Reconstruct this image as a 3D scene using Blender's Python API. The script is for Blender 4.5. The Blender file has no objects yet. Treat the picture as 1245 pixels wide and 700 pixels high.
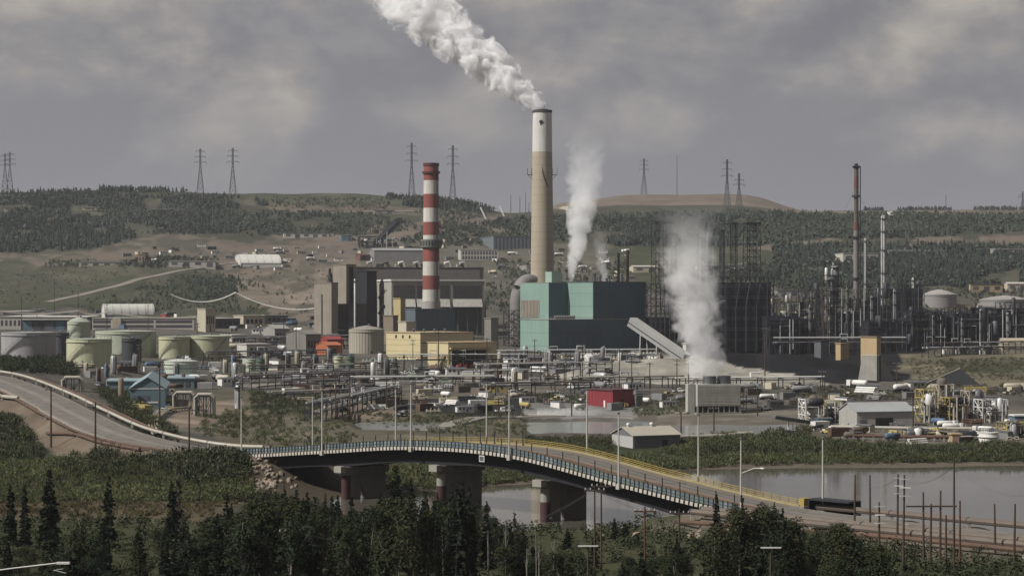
import bpy, math, random
import numpy as np
from mathutils import Vector, Matrix, noise as mnoise
random.seed(7); rng = np.random.default_rng(7)
scn = bpy.context.scene
COL = scn.collection
# ------------------------------------------------------------------ camera (level, at eye height above the river)
F, CX, HY, CZ = 2600.0, 622.5, 365.0, 41.5      # focal length in photo pixels, optical axis column, horizon row, eye height
cam = bpy.data.cameras.new('camera'); camo = bpy.data.objects.new('camera', cam); COL.objects.link(camo)
cam.sensor_width = 36.0; cam.lens = 36.0 * F / 1245.0; cam.shift_y = (HY - 350.0) / 1245.0
cam.clip_start = 1.0; cam.clip_end = 40000.0
camo.location = (0, 0, CZ); camo.rotation_euler = (math.pi / 2, 0, 0)
scn.camera = camo
# ------------------------------------------------------------------ sun + sky
SUN_AZ, SUN_EL = math.radians(65.0), math.radians(44.0)      # azimuth: to the left of straight behind the camera
to_sun = Vector((-math.sin(SUN_AZ) * math.cos(SUN_EL), -math.cos(SUN_AZ) * math.cos(SUN_EL), math.sin(SUN_EL)))
sun = bpy.data.lights.new('sun', 'SUN'); suno = bpy.data.objects.new('sun', sun); COL.objects.link(suno)
sun.energy = 5.0; sun.angle = math.radians(0.6); sun.color = (1.0, 0.97, 0.92)
suno.rotation_euler = to_sun.to_track_quat('Z', 'Y').to_euler()
suno.location = (0, 0, 400)
scn.view_settings.view_transform = 'Standard'; scn.view_settings.look = 'None'
scn.view_settings.exposure = 0.22; scn.view_settings.gamma = 1.0
scn.view_settings.use_curve_mapping = False
world = bpy.data.worlds.new('World'); scn.world = world; world.use_nodes = True

def N(nt, typ, **kw):
    n = nt.nodes.new(typ)
    for k, v in kw.items():
        if k.startswith('i_'):
            key = k[2:]
            n.inputs[int(key) if key.isdigit() else key.replace('_', ' ')].default_value = v
        else:
            setattr(n, k, v)
    return n
def mth(nt, op, a, b=None, c=None, clamp=False):
    n = nt.nodes.new('ShaderNodeMath'); n.operation = op; n.use_clamp = clamp
    for i, v in enumerate((a, b, c)):
        if v is None: continue
        if isinstance(v, (int, float)): n.inputs[i].default_value = v
        else: nt.links.new(v, n.inputs[i])
    return n.outputs[0]
def ramp(nt, fac, stops, interp='LINEAR'):
    n = nt.nodes.new('ShaderNodeValToRGB'); n.color_ramp.interpolation = interp
    el = n.color_ramp.elements
    while len(el) < len(stops): el.new(0.5)
    for e, (p, c) in zip(el, stops):
        e.position = p; e.color = (*c, 1) if len(c) == 3 else c
    nt.links.new(fac, n.inputs[0]); return n.outputs[0]
def mixc(nt, fac, a, b, blend='MIX'):
    n = nt.nodes.new('ShaderNodeMix'); n.data_type = 'RGBA'; n.blend_type = blend
    for s, v in ((0, fac), (6, a), (7, b)):
        if isinstance(v, (int, float)): n.inputs[s].default_value = v
        elif isinstance(v, tuple): n.inputs[s].default_value = (*v, 1)
        else: nt.links.new(v, n.inputs[s])
    return n.outputs[2]

def build_sky():
    nt = world.node_tree; nt.nodes.clear()
    out = N(nt, 'ShaderNodeOutputWorld'); bg = N(nt, 'ShaderNodeBackground', i_Strength=0.082)
    sky = N(nt, 'ShaderNodeTexSky', sky_type='NISHITA', sun_disc=False)
    sky.sun_elevation = SUN_EL
    sky.sun_rotation = math.atan2(to_sun.x, to_sun.y)
    sky.air_density = 1.0; sky.dust_density = 3.0; sky.ozone_density = 1.0
    tc = N(nt, 'ShaderNodeTexCoord')
    sep = N(nt, 'ShaderNodeSeparateXYZ'); nt.links.new(tc.outputs['Generated'], sep.inputs[0])
    # layered cloud deck: direction stretched so that the heaps lie flatter than tall
    def cloud(scale, off, detail, rough, zs=2.3, dist=0.0):
        mp = N(nt, 'ShaderNodeMapping'); mp.inputs['Scale'].default_value = (1, 1, zs); mp.inputs['Location'].default_value = off
        nt.links.new(tc.outputs['Generated'], mp.inputs[0])
        n = N(nt, 'ShaderNodeTexNoise'); n.inputs['Scale'].default_value = scale; n.inputs['Detail'].default_value = detail
        n.inputs['Roughness'].default_value = rough; n.inputs['Distortion'].default_value = dist
        nt.links.new(mp.outputs[0], n.inputs['Vector']); return n.outputs[0]
    # heaps: soft billows, lighter and warmer on their lit sides; an even lavender grey veil towards the horizon
    big = cloud(3.6, (0.31, 0.2, 0.52), 5.0, 0.50, 2.0, 0.0)
    puff = cloud(12.0, (1.7, 0.4, 0.9), 8.0, 0.55, 1.7, 0.15)
    puffs = cloud(12.0, (1.7 + .018, 0.4 + .004, 0.9 - .022), 8.0, 0.55, 1.7, 0.15)
    lit = mth(nt, 'MULTIPLY_ADD', mth(nt, 'SUBTRACT', puff, puffs), 2.2, 0.5, clamp=True)
    thick = mth(nt, 'ADD', mth(nt, 'MULTIPLY', big, 0.40), mth(nt, 'MULTIPLY', puff, 0.60))
    grey = ramp(nt, thick, [(0.38, (2.28, 2.28, 2.48)), (0.47, (2.42, 2.40, 2.56)), (0.52, (2.75, 2.66, 2.68)), (0.60, (3.80, 3.56, 3.36))])
    shade = ramp(nt, lit, [(0.15, (0.84, 0.84, 0.87)), (0.5, (1, 1, 1)), (0.85, (1.20, 1.17, 1.12))])
    deck = mixc(nt, 1.0, grey, shade, 'MULTIPLY')
    veil = ramp(nt, mth(nt, 'ADD', sep.outputs[2], mth(nt, 'MULTIPLY_ADD', puff, 0.10, -0.05)), [(0.060, (0.05, 0.05, 0.05)), (0.118, (1, 1, 1))], 'EASE')
    low = mixc(nt, big, (2.26, 2.25, 2.46), (2.44, 2.42, 2.62))
    cl = mixc(nt, veil, low, deck)
    cover = ramp(nt, thick, [(0.22, (0.85,) * 3), (0.40, (0.98,) * 3)])
    col = mixc(nt, cover, sky.outputs[0], cl)
    nt.links.new(col, bg.inputs[0]); nt.links.new(bg.outputs[0], out.inputs[0])
build_sky()
scn.render.engine = 'CYCLES'
cy = scn.cycles
cy.use_denoising = True
try: cy.denoiser = 'OPENIMAGEDENOISE'
except Exception: pass
cy.max_bounces = 9; cy.diffuse_bounces = 2; cy.glossy_bounces = 3; cy.transmission_bounces = 2
cy.transparent_max_bounces = 6; cy.volume_bounces = 8; cy.volume_max_steps = 256
cy.sample_clamp_indirect = 4.0; cy.caustics_reflective = False; cy.caustics_refractive = False

# ------------------------------------------------------------------ helpers: materials
MATS = {}
ALB = 0.74        # overall reflectance of painted and mineral surfaces
def mat(name, c, rough=0.75, metal=0.0, var=0.14, scale=0.12, streak=0.0, dirt=(0.10, 0.08, 0.065), spec=0.3, bump=0.0, ribs=0.0):
    if name in MATS: return MATS[name]
    m = bpy.data.materials.new(name); MATS[name] = m; m.use_nodes = True; nt = m.node_tree
    b = nt.nodes['Principled BSDF']
    b.inputs['Roughness'].default_value = rough; b.inputs['Metallic'].default_value = metal
    b.inputs['Specular IOR Level'].default_value = spec
    c = [v * ALB for v in c]; dirt = [v * ALB for v in dirt]
    geo = N(nt, 'ShaderNodeNewGeometry'); pos = geo.outputs['Position']
    n1 = N(nt, 'ShaderNodeTexNoise', i_Scale=scale, i_Detail=6.0, i_Roughness=0.62); nt.links.new(pos, n1.inputs['Vector'])
    f = mth(nt, 'MULTIPLY_ADD', n1.outputs[0], 2 * var * 1.6, 1 - var * 1.6)
    oi = N(nt, 'ShaderNodeObjectInfo'); f = mth(nt, 'MULTIPLY', f, mth(nt, 'MULTIPLY_ADD', oi.outputs['Random'], var * 0.7, 1 - var * 0.35))
    cc = N(nt, 'ShaderNodeCombineColor')
    for i in range(3): nt.links.new(f, cc.inputs[i])
    col = mixc(nt, 1.0, tuple(c), cc.outputs[0], 'MULTIPLY')
    if streak > 0:
        mp = N(nt, 'ShaderNodeMapping'); mp.inputs['Scale'].default_value = (0.9, 0.9, 0.07); nt.links.new(pos, mp.inputs[0])
        n2 = N(nt, 'ShaderNodeTexNoise', i_Scale=0.8, i_Detail=5.0, i_Roughness=0.65); nt.links.new(mp.outputs[0], n2.inputs['Vector'])
        fac = ramp(nt, n2.outputs[0], [(0.45, (0, 0, 0)), (0.78, (streak,) * 3)])
        col = mixc(nt, fac, col, tuple(dirt))
    nt.links.new(col, b.inputs['Base Color'])
    if bump > 0:
        n3 = N(nt, 'ShaderNodeTexNoise', i_Scale=scale * 8, i_Detail=5.0); nt.links.new(pos, n3.inputs['Vector'])
        bp = N(nt, 'ShaderNodeBump', i_Strength=bump, i_Distance=0.3); nt.links.new(n3.outputs[0], bp.inputs['Height'])
        nt.links.new(bp.outputs[0], b.inputs['Normal'])
    return m
def attr_mat(name, rough=0.95, var=0.35, scale=0.05, fine=0.6, bump=0.0, trans=0.0, spec=0.05, attr='tint'):
    """colour comes from the land cover / leaf tint stored on the mesh, broken up by noise"""
    m = bpy.data.materials.new(name); MATS[name] = m; m.use_nodes = True; nt = m.node_tree
    b = nt.nodes['Principled BSDF']; b.inputs['Roughness'].default_value = rough; b.inputs['Specular IOR Level'].default_value = spec
    at = N(nt, 'ShaderNodeAttribute', attribute_name=attr)
    pos = N(nt, 'ShaderNodeNewGeometry').outputs['Position']
    a = N(nt, 'ShaderNodeTexNoise', i_Scale=scale, i_Detail=8.0, i_Roughness=0.7); nt.links.new(pos, a.inputs['Vector'])
    c = N(nt, 'ShaderNodeTexNoise', i_Scale=fine, i_Detail=5.0, i_Roughness=0.7); nt.links.new(pos, c.inputs['Vector'])
    f = mth(nt, 'ADD', mth(nt, 'MULTIPLY_ADD', a.outputs[0], var * 2, 1 - var), mth(nt, 'MULTIPLY_ADD', c.outputs[0], var * 1.6, -var * 0.8))
    cc = N(nt, 'ShaderNodeCombineColor')
    for i in range(3): nt.links.new(f, cc.inputs[i])
    col = mixc(nt, 1.0, at.outputs[0], cc.outputs[0], 'MULTIPLY')
    nt.links.new(col, b.inputs['Base Color'])
    if bump > 0:
        bp = N(nt, 'ShaderNodeBump', i_Strength=bump, i_Distance=0.8); nt.links.new(c.outputs[0], bp.inputs['Height']); nt.links.new(bp.outputs[0], b.inputs['Normal'])
    return m

# ------------------------------------------------------------------ helpers: meshes and things
class MB:
    def __init__(s): s.v = []; s.f = []
    def _add(s, vs, fs):
        o = len(s.v); s.v.extend(vs); s.f.extend([tuple(i + o for i in f) for f in fs]); return s
    def box(s, c, size, rz=0.0, taper=1.0):
        x, y, z = size[0] / 2, size[1] / 2, size[2] / 2; ca, sa = math.cos(rz), math.sin(rz)
        vs = []
        for dz, t in ((-z, 1.0), (z, taper)):
            for dx, dy in ((-x, -y), (x, -y), (x, y), (-x, y)):
                vs.append((c[0] + (dx * ca - dy * sa) * t, c[1] + (dx * sa + dy * ca) * t, c[2] + dz))
        return s._add(vs, [(3, 2, 1, 0), (4, 5, 6, 7), (0, 1, 5, 4), (1, 2, 6, 5), (2, 3, 7, 6), (3, 0, 4, 7)])
    def bar(s, p0, p1, r, n=4, r1=None, caps=True):
        p0, p1 = Vector(p0), Vector(p1); d = p1 - p0
        if d.length < 1e-6: return s
        d.normalize(); r1 = r if r1 is None else r1
        a = Vector((0, 0, 1)) if abs(d.z) < 0.9 else Vector((1, 0, 0))
        u = d.cross(a).normalized(); w = d.cross(u)
        vs = []
        for p, rr in ((p0, r), (p1, r1)):
            for k in range(n):
                t = 2 * math.pi * (k + 0.5) / n
                vs.append(tuple(p + u * (rr * math.cos(t)) + w * (rr * math.sin(t))))
        fs = [(k, (k + 1) % n, n + (k + 1) % n, n + k) for k in range(n)]
        if caps: fs += [tuple(range(n))[::-1], tuple(range(n, 2 * n))]
        return s._add(vs, fs)
    def tube(s, pts, r, n=8):
        pts = [Vector(p) for p in pts]; o = len(s.v); m = len(pts)
        for i, p in enumerate(pts):
            d = (pts[min(i + 1, m - 1)] - pts[max(i - 1, 0)]).normalized()
            a = Vector((0, 0, 1)) if abs(d.z) < 0.9 else Vector((1, 0, 0))
            u = d.cross(a).normalized(); w = d.cross(u)
            rr = r[i] if isinstance(r, (list, tuple)) else r
            for k in range(n):
                t = 2 * math.pi * k / n; s.v.append(tuple(p + u * (rr * math.cos(t)) + w * (rr * math.sin(t))))
        for i in range(m - 1):
            for k in range(n):
                s.f.append((o + i * n + k, o + i * n + (k + 1) % n, o + (i + 1) * n + (k + 1) % n, o + (i + 1) * n + k))
        s.f.append(tuple(o + k for k in range(n))[::-1]); s.f.append(tuple(o + (m - 1) * n + k for k in range(n)))
        return s
    def lathe(s, prof, n=24, c=(0, 0, 0), a0=0.0, a1=2 * math.pi):
        """prof: (radius, z) pairs from bottom to top"""
        o = len(s.v); full = abs(a1 - a0 - 2 * math.pi) < 1e-6; k = n if full else n + 1
        for r, z in prof:
            for i in range(k):
                t = a0 + (a1 - a0) * i / n; s.v.append((c[0] + r * math.cos(t), c[1] + r * math.sin(t), c[2] + z))
        for j in range(len(prof) - 1):
            for i in range(n):
                i2 = (i + 1) % k if full else i + 1
                s.f.append((o + j * k + i, o + j * k + i2, o + (j + 1) * k + i2, o + (j + 1) * k + i))
        if full:
            if prof[0][0] > 1e-4: s.f.append(tuple(o + i for i in range(k))[::-1])
            if prof[-1][0] > 1e-4: s.f.append(tuple(o + (len(prof) - 1) * k + i for i in range(k)))
        return s
    def prism(s, poly, z0, z1):
        n = len(poly); vs = [(x, y, z0) for x, y in poly] + [(x, y, z1) for x, y in poly]
        return s._add(vs, [tuple(range(n))[::-1], tuple(range(n, 2 * n))] + [(k, (k + 1) % n, n + (k + 1) % n, n + k) for k in range(n)])
    def xprism(s, poly, x0, x1):
        """profile in local (y, z), extruded along x"""
        n = len(poly); vs = [(x0, y, z) for y, z in poly] + [(x1, y, z) for y, z in poly]
        return s._add(vs, [tuple(range(n))[::-1], tuple(range(n, 2 * n))] + [(k, (k + 1) % n, n + (k + 1) % n, n + k) for k in range(n)])
    def mesh(s, name, m, smooth=False):
        me = bpy.data.meshes.new(name); me.from_pydata(s.v, [], s.f)
        if m is not None: me.materials.append(m)
        if smooth:
            me.polygons.foreach_set('use_smooth', [True] * len(me.polygons))
            if hasattr(me, 'set_sharp_from_angle'): me.set_sharp_from_angle(angle=math.radians(40))
        me.update(); return me
def link(name, me, parent=None, loc=None):
    o = bpy.data.objects.new(name, me); COL.objects.link(o)
    if parent is not None: o.parent = parent
    if loc is not None: o.location = loc
    return o
def part(name, mb, m, parent, smooth=False, label=None):
    o = link(name, mb.mesh(name, m, smooth), parent)
    if label: o['label'] = label
    return o
def tag(o, label, cat, group=None, kind=None):
    o['label'] = label
    if cat: o['category'] = cat
    if group: o['group'] = group
    if kind: o['kind'] = kind
    return o
def thing(name, label, cat, loc=(0, 0, 0), rz=0.0, group=None):
    o = bpy.data.objects.new(name, None); COL.objects.link(o); o.empty_display_size = 1.0
    o.location = loc; o.rotation_euler = (0, 0, rz); return tag(o, label, cat, group)
def dup(root, loc, rz=0.0, label=None, group=None, scale=None):
    r = root.copy(); COL.objects.link(r); r.location = loc; r.rotation_euler = (0, 0, rz)
    if label: r['label'] = label
    if group: r['group'] = group
    if scale is not None: r.scale = scale
    for ch in list(root.children):
        c = ch.copy(); COL.objects.link(c); c.parent = r
        for g in list(ch.children):
            d = g.copy(); COL.objects.link(d); d.parent = c
    return r

# ------------------------------------------------------------------ terrain: photo row of the ground for a column and a distance
def zrow(py, d): return CZ + (HY - py) * d / F
BACK = [(1500, 393), (1700, 374), (1900, 346), (2150, 315), (2400, 279)]
TAB = {
 -500: [(392, 638), (430, 605), (480, 572), (530, 540), (585, 495), (640, 460), (700, 452), (900, 436), (1150, 415), (1300, 404)] + BACK + [(2700, 233), (3400, 252)],
 0: [(392, 638), (430, 606), (480, 574), (530, 548), (585, 506), (640, 468), (700, 457), (900, 438), (1150, 415), (1300, 404)] + BACK + [(2700, 233), (3400, 252)],
 100: [(392, 638), (430, 608), (470, 578), (500, 560), (530, 540), (560, 516), (620, 494), (700, 476), (800, 459), (900, 446), (1150, 418), (1300, 405)] + BACK + [(2700, 232), (3400, 252)],
 200: [(394, 637), (430, 612), (465, 577), (500, 550), (530, 541), (600, 516), (700, 496), (800, 478), (900, 461), (1000, 446), (1150, 420), (1300, 406)] + BACK + [(2700, 232), (3400, 252)],
 300: [(398, 635), (430, 618), (455, 596), (473, 562), (500, 549), (560, 538), (620, 522), (700, 503), (800, 482), (900, 465), (1000, 449), (1150, 425), (1300, 408)] + BACK + [(2700, 234), (3400, 252)],
 450: [(426, 618), (455, 604), (490, 573), (560, 545), (620, 525), (700, 505), (800, 486), (900, 468), (1000, 450), (1150, 428), (1300, 409)] + BACK + [(2700, 237), (3400, 255)],
 550: [(465, 597), (490, 580), (560, 548), (620, 527), (700, 508), (800, 488), (900, 468), (1000, 450), (1150, 430), (1300, 409)] + BACK + [(2700, 244), (3400, 258)],
 622: [(478, 591), (500, 575), (560, 549), (620, 530), (676, 519), (760, 501), (900, 467), (1000, 450), (1150, 432), (1300, 409), (1500, 392), (1700, 370), (1900, 342), (2150, 312), (2400, 279), (2700, 259), (3400, 262)],
 700: [(490, 585), (520, 568), (560, 550), (620, 530), (676, 519), (760, 501), (900, 467), (1000, 451), (1150, 433), (1300, 410), (1500, 392), (1700, 370), (1900, 343), (2150, 313), (2400, 285), (2700, 262), (3400, 243)],
 770: [(505, 579), (540, 562), (600, 541), (640, 528), (676, 520), (760, 501), (900, 467), (1000, 451), (1150, 433), (1300, 410), (1500, 393), (1700, 372), (1900, 345), (2150, 313), (2400, 284), (2700, 260), (3400, 236)],
 900: [(523, 571), (545, 560), (600, 541), (640, 529), (676, 520), (760, 501), (900, 467), (1000, 451), (1150, 433), (1300, 411), (1500, 394), (1700, 374), (1900, 346), (2150, 313), (2400, 284), (2700, 260), (3400, 235)],
 985: [(526, 570), (550, 557), (600, 541), (640, 529), (690, 516), (760, 500), (830, 484), (900, 467), (1000, 453), (1150, 434), (1300, 412), (1500, 395), (1700, 375), (1900, 347), (2150, 314), (2400, 284), (2700, 261), (3400, 257)],
 1100: [(528, 569), (550, 558), (590, 545), (640, 530), (700, 514), (760, 500), (830, 484), (900, 467), (1000, 446), (1150, 428), (1300, 411), (1500, 396), (1700, 376), (1900, 348), (2150, 314), (2400, 284), (2700, 263), (3400, 255)],
 1245: [(534, 567), (555, 556), (590, 544), (640, 529), (700, 514), (760, 500), (830, 484), (900, 466), (1000, 440), (1150, 424), (1300, 410), (1500, 396), (1700, 376), (1900, 348), (2150, 314), (2400, 284), (2700, 264), (3400, 254)],
 1800: [(540, 565), (560, 553), (600, 541), (640, 529), (700, 514), (760, 500), (830, 484), (900, 466), (1000, 440), (1150, 424), (1300, 410), (1500, 396), (1700, 376), (1900, 348), (2150, 314), (2400, 284), (2700, 264), (3400, 254)],
}
DG = np.concatenate([np.arange(380, 1000, 4.0), np.arange(1000, 6001, 20.0)])
PXK = np.array(sorted(TAB), float)
ZT = []
for k in sorted(TAB):
    rows = TAB[k]; d = np.array([r[0] for r in rows], float); z = np.array([zrow(r[1], r[0]) for r in rows])
    zz = np.interp(DG, d, z); d0 = d[0]
    zz = np.where(DG < d0, np.maximum(-3.0, z[0] - (d0 - DG) * 0.16), zz)
    far = DG > 3400; zz = np.where(far, z[-1] - (DG - 3400) * 0.02, zz)
    ker = np.hanning(9); ker /= ker.sum(); zs = np.convolve(np.pad(zz, 4, 'edge'), ker, 'valid')
    ZT.append(zs)
ZT = np.array(ZT)
# the bridge and road axis (left edge line seen from the camera): station 0 is the far abutment, one station = 29.2 m
BN0 = np.array([-59.1, 471.6]); BDIR = np.array([19.7, -21.6]); BSTEP = np.hypot(*BDIR)
BU = BDIR / BSTEP; BT = np.array([-BU[1], BU[0]])           # along, and across (away from the camera)
BW = 15.4
def bst(i, s=0.0): p = BN0 + BDIR * i + BT * s; return p
def deck_z(i):
    st = np.array([-2, -1, 0, 1, 2, 3, 4, 5, 6, 7, 9]); zz = np.array([5.9, 6.4, 7.6, 10.0, 12.3, 12.2, 8.6, 5.5, 4.7, 4.5, 4.5])
    # smooth (cubic) through the stations
    i = np.asarray(i, float); k = np.clip(np.searchsorted(st, i) - 1, 0, len(st) - 2)
    m = np.gradient(zz, st); h = st[k + 1] - st[k]; t = np.clip((i - st[k]) / h, 0, 1)
    return ((2 * t**3 - 3 * t**2 + 1) * zz[k] + (t**3 - 2 * t**2 + t) * h * m[k] + (-2 * t**3 + 3 * t**2) * zz[k + 1] + (t**3 - t**2) * h * m[k + 1])
# haul road on the far bank: px, row, distance
ROAD = [(-150, 447, 790), (-60, 452, 690), (0, 462, 640), (50, 482, 605), (90, 503, 570), (150, 529, 527), (200, 541, 507)]
ROADP = [np.array([(p - CX) * d / F, d, zrow(r, d)]) for p, r, d in ROAD]
for i in (-0.9, -0.4, 0.05):
    q = bst(i, BW / 2); ROADP.append(np.array([q[0], q[1], float(deck_z(i))]))
def resample(P, n):
    P = np.array(P); t = np.r_[0, np.cumsum(np.linalg.norm(np.diff(P[:, :2], axis=0), axis=1))]
    out = []
    tt = np.linspace(0, t[-1], n)
    # Catmull-Rom style smoothing through cubic hermite
    m = np.gradient(P, t, axis=0)
    for q in tt:
        k = min(max(np.searchsorted(t, q) - 1, 0), len(t) - 2); h = t[k + 1] - t[k]; u = (q - t[k]) / h
        out.append((2*u**3-3*u**2+1) * P[k] + (u**3-2*u**2+u) * h * m[k] + (-2*u**3+3*u**2) * P[k+1] + (u**3-u**2) * h * m[k+1])
    return np.array(out)
ROADC = resample(ROADP, 90)
MOUNDS = []       # (x, y, rx, ry, h, rot)
def vnoise(x, y, s, seed=0):
    """cheap smooth value noise on arrays"""
    x = np.asarray(x) / s + seed * 17.3; y = np.asarray(y) / s + seed * 9.1
    xi = np.floor(x).astype(np.int64); yi = np.floor(y).astype(np.int64); fx = x - xi; fy = y - yi
    fx = fx * fx * (3 - 2 * fx); fy = fy * fy * (3 - 2 * fy)
    def h(a, b):
        n = (a * 374761393 + b * 668265263 + seed * 1274126177) & 0x7fffffff
        n = ((n ^ (n >> 13)) * 1274126177) & 0x7fffffff
        return ((n ^ (n >> 16)) & 0xffff) / 65535.0
    return (h(xi, yi) * (1 - fx) + h(xi + 1, yi) * fx) * (1 - fy) + (h(xi, yi + 1) * (1 - fx) + h(xi + 1, yi + 1) * fx) * fy
PONDS = []        # (px0, px1, d0, d1, z)
def ground(x, y):
    x = np.asarray(x, float); y = np.asarray(y, float); x, y = np.broadcast_arrays(x, y)
    d = np.maximum(y, 1.0); px = CX + F * x / np.maximum(d, 60)
    kx = np.clip(np.searchsorted(PXK, px) - 1, 0, len(PXK) - 2); tx = np.clip((px - PXK[kx]) / (PXK[kx + 1] - PXK[kx]), 0, 1)
    tx = tx * tx * (3 - 2 * tx)
    kd = np.clip(np.searchsorted(DG, d) - 1, 0, len(DG) - 2); td = np.clip((d - DG[kd]) / (DG[kd + 1] - DG[kd]), 0, 1)
    z = (ZT[kx, kd] * (1 - td) + ZT[kx, kd + 1] * td) * (1 - tx) + (ZT[kx + 1, kd] * (1 - td) + ZT[kx + 1, kd + 1] * td) * tx
    z = z + np.where(d > 540, (vnoise(x, y, 38, 1) - 0.5) * np.clip((d - 540) / 400, 0, 1) * 2.2, 0)
    z = z + np.where(d > 1750, (vnoise(x, y, 140, 2) - 0.5) * 10 * np.clip((d - 1750) / 500, 0, 1) * np.clip((3000 - d) / 500, 0.25, 1), 0)
    # near bank: hillside falling from the viewpoint, then flat to the water's edge
    s = (x - BN0[0]) * BT[0] + (y - BN0[1]) * BT[1]; al = ((x - BN0[0]) * BU[0] + (y - BN0[1]) * BU[1]) / BSTEP
    zh = np.interp(d, [0, 100, 200, 280, 340, 385], [39.4, 25, 12, 6, 3.4, 2.2])
    dn = np.interp(px, [280, 480], [391.0, 377.0])
    zn = np.where(d < dn, np.minimum(zh, (dn - d) * 0.16), np.maximum(-3.0, (dn - d) * 0.16))
    # right bank along the approach causeway
    w = np.clip((al - 4.0) / 0.5, 0, 1)
    zc = np.interp(s, [-60, -16, -5, -3, 18.5, 28, 40], [3.2, 3.0, 4.2, 4.5, 4.5, 0.0, -3.0])
    zr = np.where(s < -8, np.minimum(zh, np.maximum(zc, 2.5)), zc)
    zn = zn * (1 - w) + zr * w
    lim = d < 400 + 60 * w
    z = np.where(lim, np.maximum(np.where(d > 392, z, -3.0), zn), z)
    # corridor of the haul road
    R = ROADC[:, :2]
    near = (x < 20) & (d > 440) & (d < 830)
    if np.any(near):
        xn, yn = x[near], y[near]
        D = (xn[:, None] - R[None, :, 0])**2 + (yn[:, None] - R[None, :, 1])**2
        j = np.argmin(D, axis=1); dist = np.sqrt(D[np.arange(len(j)), j]); b = np.clip((14.0 - dist) / 6.0, 0, 1)
        zz = z[near]; zz = zz * (1 - b) + (ROADC[j, 2] - 0.35) * b; z = z.copy(); z[near] = zz
    for (p0, p1, d0, d1, zp) in PONDS:
        e = np.minimum(np.minimum((px - p0) / 14, (p1 - px) / 14), np.minimum((d - d0) / 8, (d1 - d) / 8)) + (vnoise(x, y, 9, 5) - 0.5) * 1.2
        e = np.clip(e, -1.0, 1.0); inside = (px > p0 - 20) & (px < p1 + 20) & (d > d0 - 12) & (d < d1 + 12)
        tgt = zp - 0.9 * e; z = np.where(inside, z * (1 - np.clip(e + 1, 0, 1)) + tgt * np.clip(e + 1, 0, 1), z)
    for (mx, my, rx, ry, h, rot) in MOUNDS:
        ca, sa = math.cos(rot), math.sin(rot); u = ((x - mx) * ca + (y - my) * sa) / rx; v = (-(x - mx) * sa + (y - my) * ca) / ry
        r = np.sqrt(u * u + v * v); z = z + h * np.clip(1 - r, 0, 1) * (1.0 + 0.12 * (vnoise(x, y, 7, 8) - 0.5))
    return z
PONDS += [(632, 800, 640, 722, zrow(520, 676)), (812, 985, 632, 700, zrow(522, 664)), (430, 550, 636, 696, zrow(518, 664))]
# first-hit table: distance of the ground seen at (column, row)
HPX = np.arange(-120, 1380, 5.0); HPY = np.arange(232, 700, 1.0)
_ds = np.concatenate([np.arange(392, 1000, 3.0), np.arange(1000, 3420, 8.0)])
HIT = np.full((len(HPY), len(HPX)), 2700.0)
for _i, _p in enumerate(HPX):
    _zg = ground((_p - CX) * _ds / F, _ds); _row = HY - (_zg - CZ) * F / _ds
    _env = np.minimum.accumulate(_row)               # highest point of the picture reached so far
    HIT[:, _i] = _ds[np.clip(np.searchsorted(-_env, -HPY), 0, len(_ds) - 1)]
def dist_at(px, py):
    i = np.clip(np.round((np.asarray(px) - HPX[0]) / 5).astype(int), 0, len(HPX) - 1)
    j = np.clip(np.round(np.asarray(py) - HPY[0]).astype(int), 0, len(HPY) - 1)
    return HIT[j, i]
def spot(px, py, d=None):
    """the point of the ground seen at a column and row (or at that column and a distance)"""
    d = float(dist_at(px, py)) if d is None else d
    x = (px - CX) * d / F; return Vector((x, d, float(ground(x, d))))
def inpoly(px, py, poly):
    c = np.zeros(px.shape, bool); n = len(poly)
    for i in range(n):
        x1, y1 = poly[i]; x2, y2 = poly[(i + 1) % n]
        if y1 == y2: continue
        c ^= ((y1 > py) != (y2 > py)) & (px < (x2 - x1) * (py - y1) / (y2 - y1) + x1)
    return c
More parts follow.
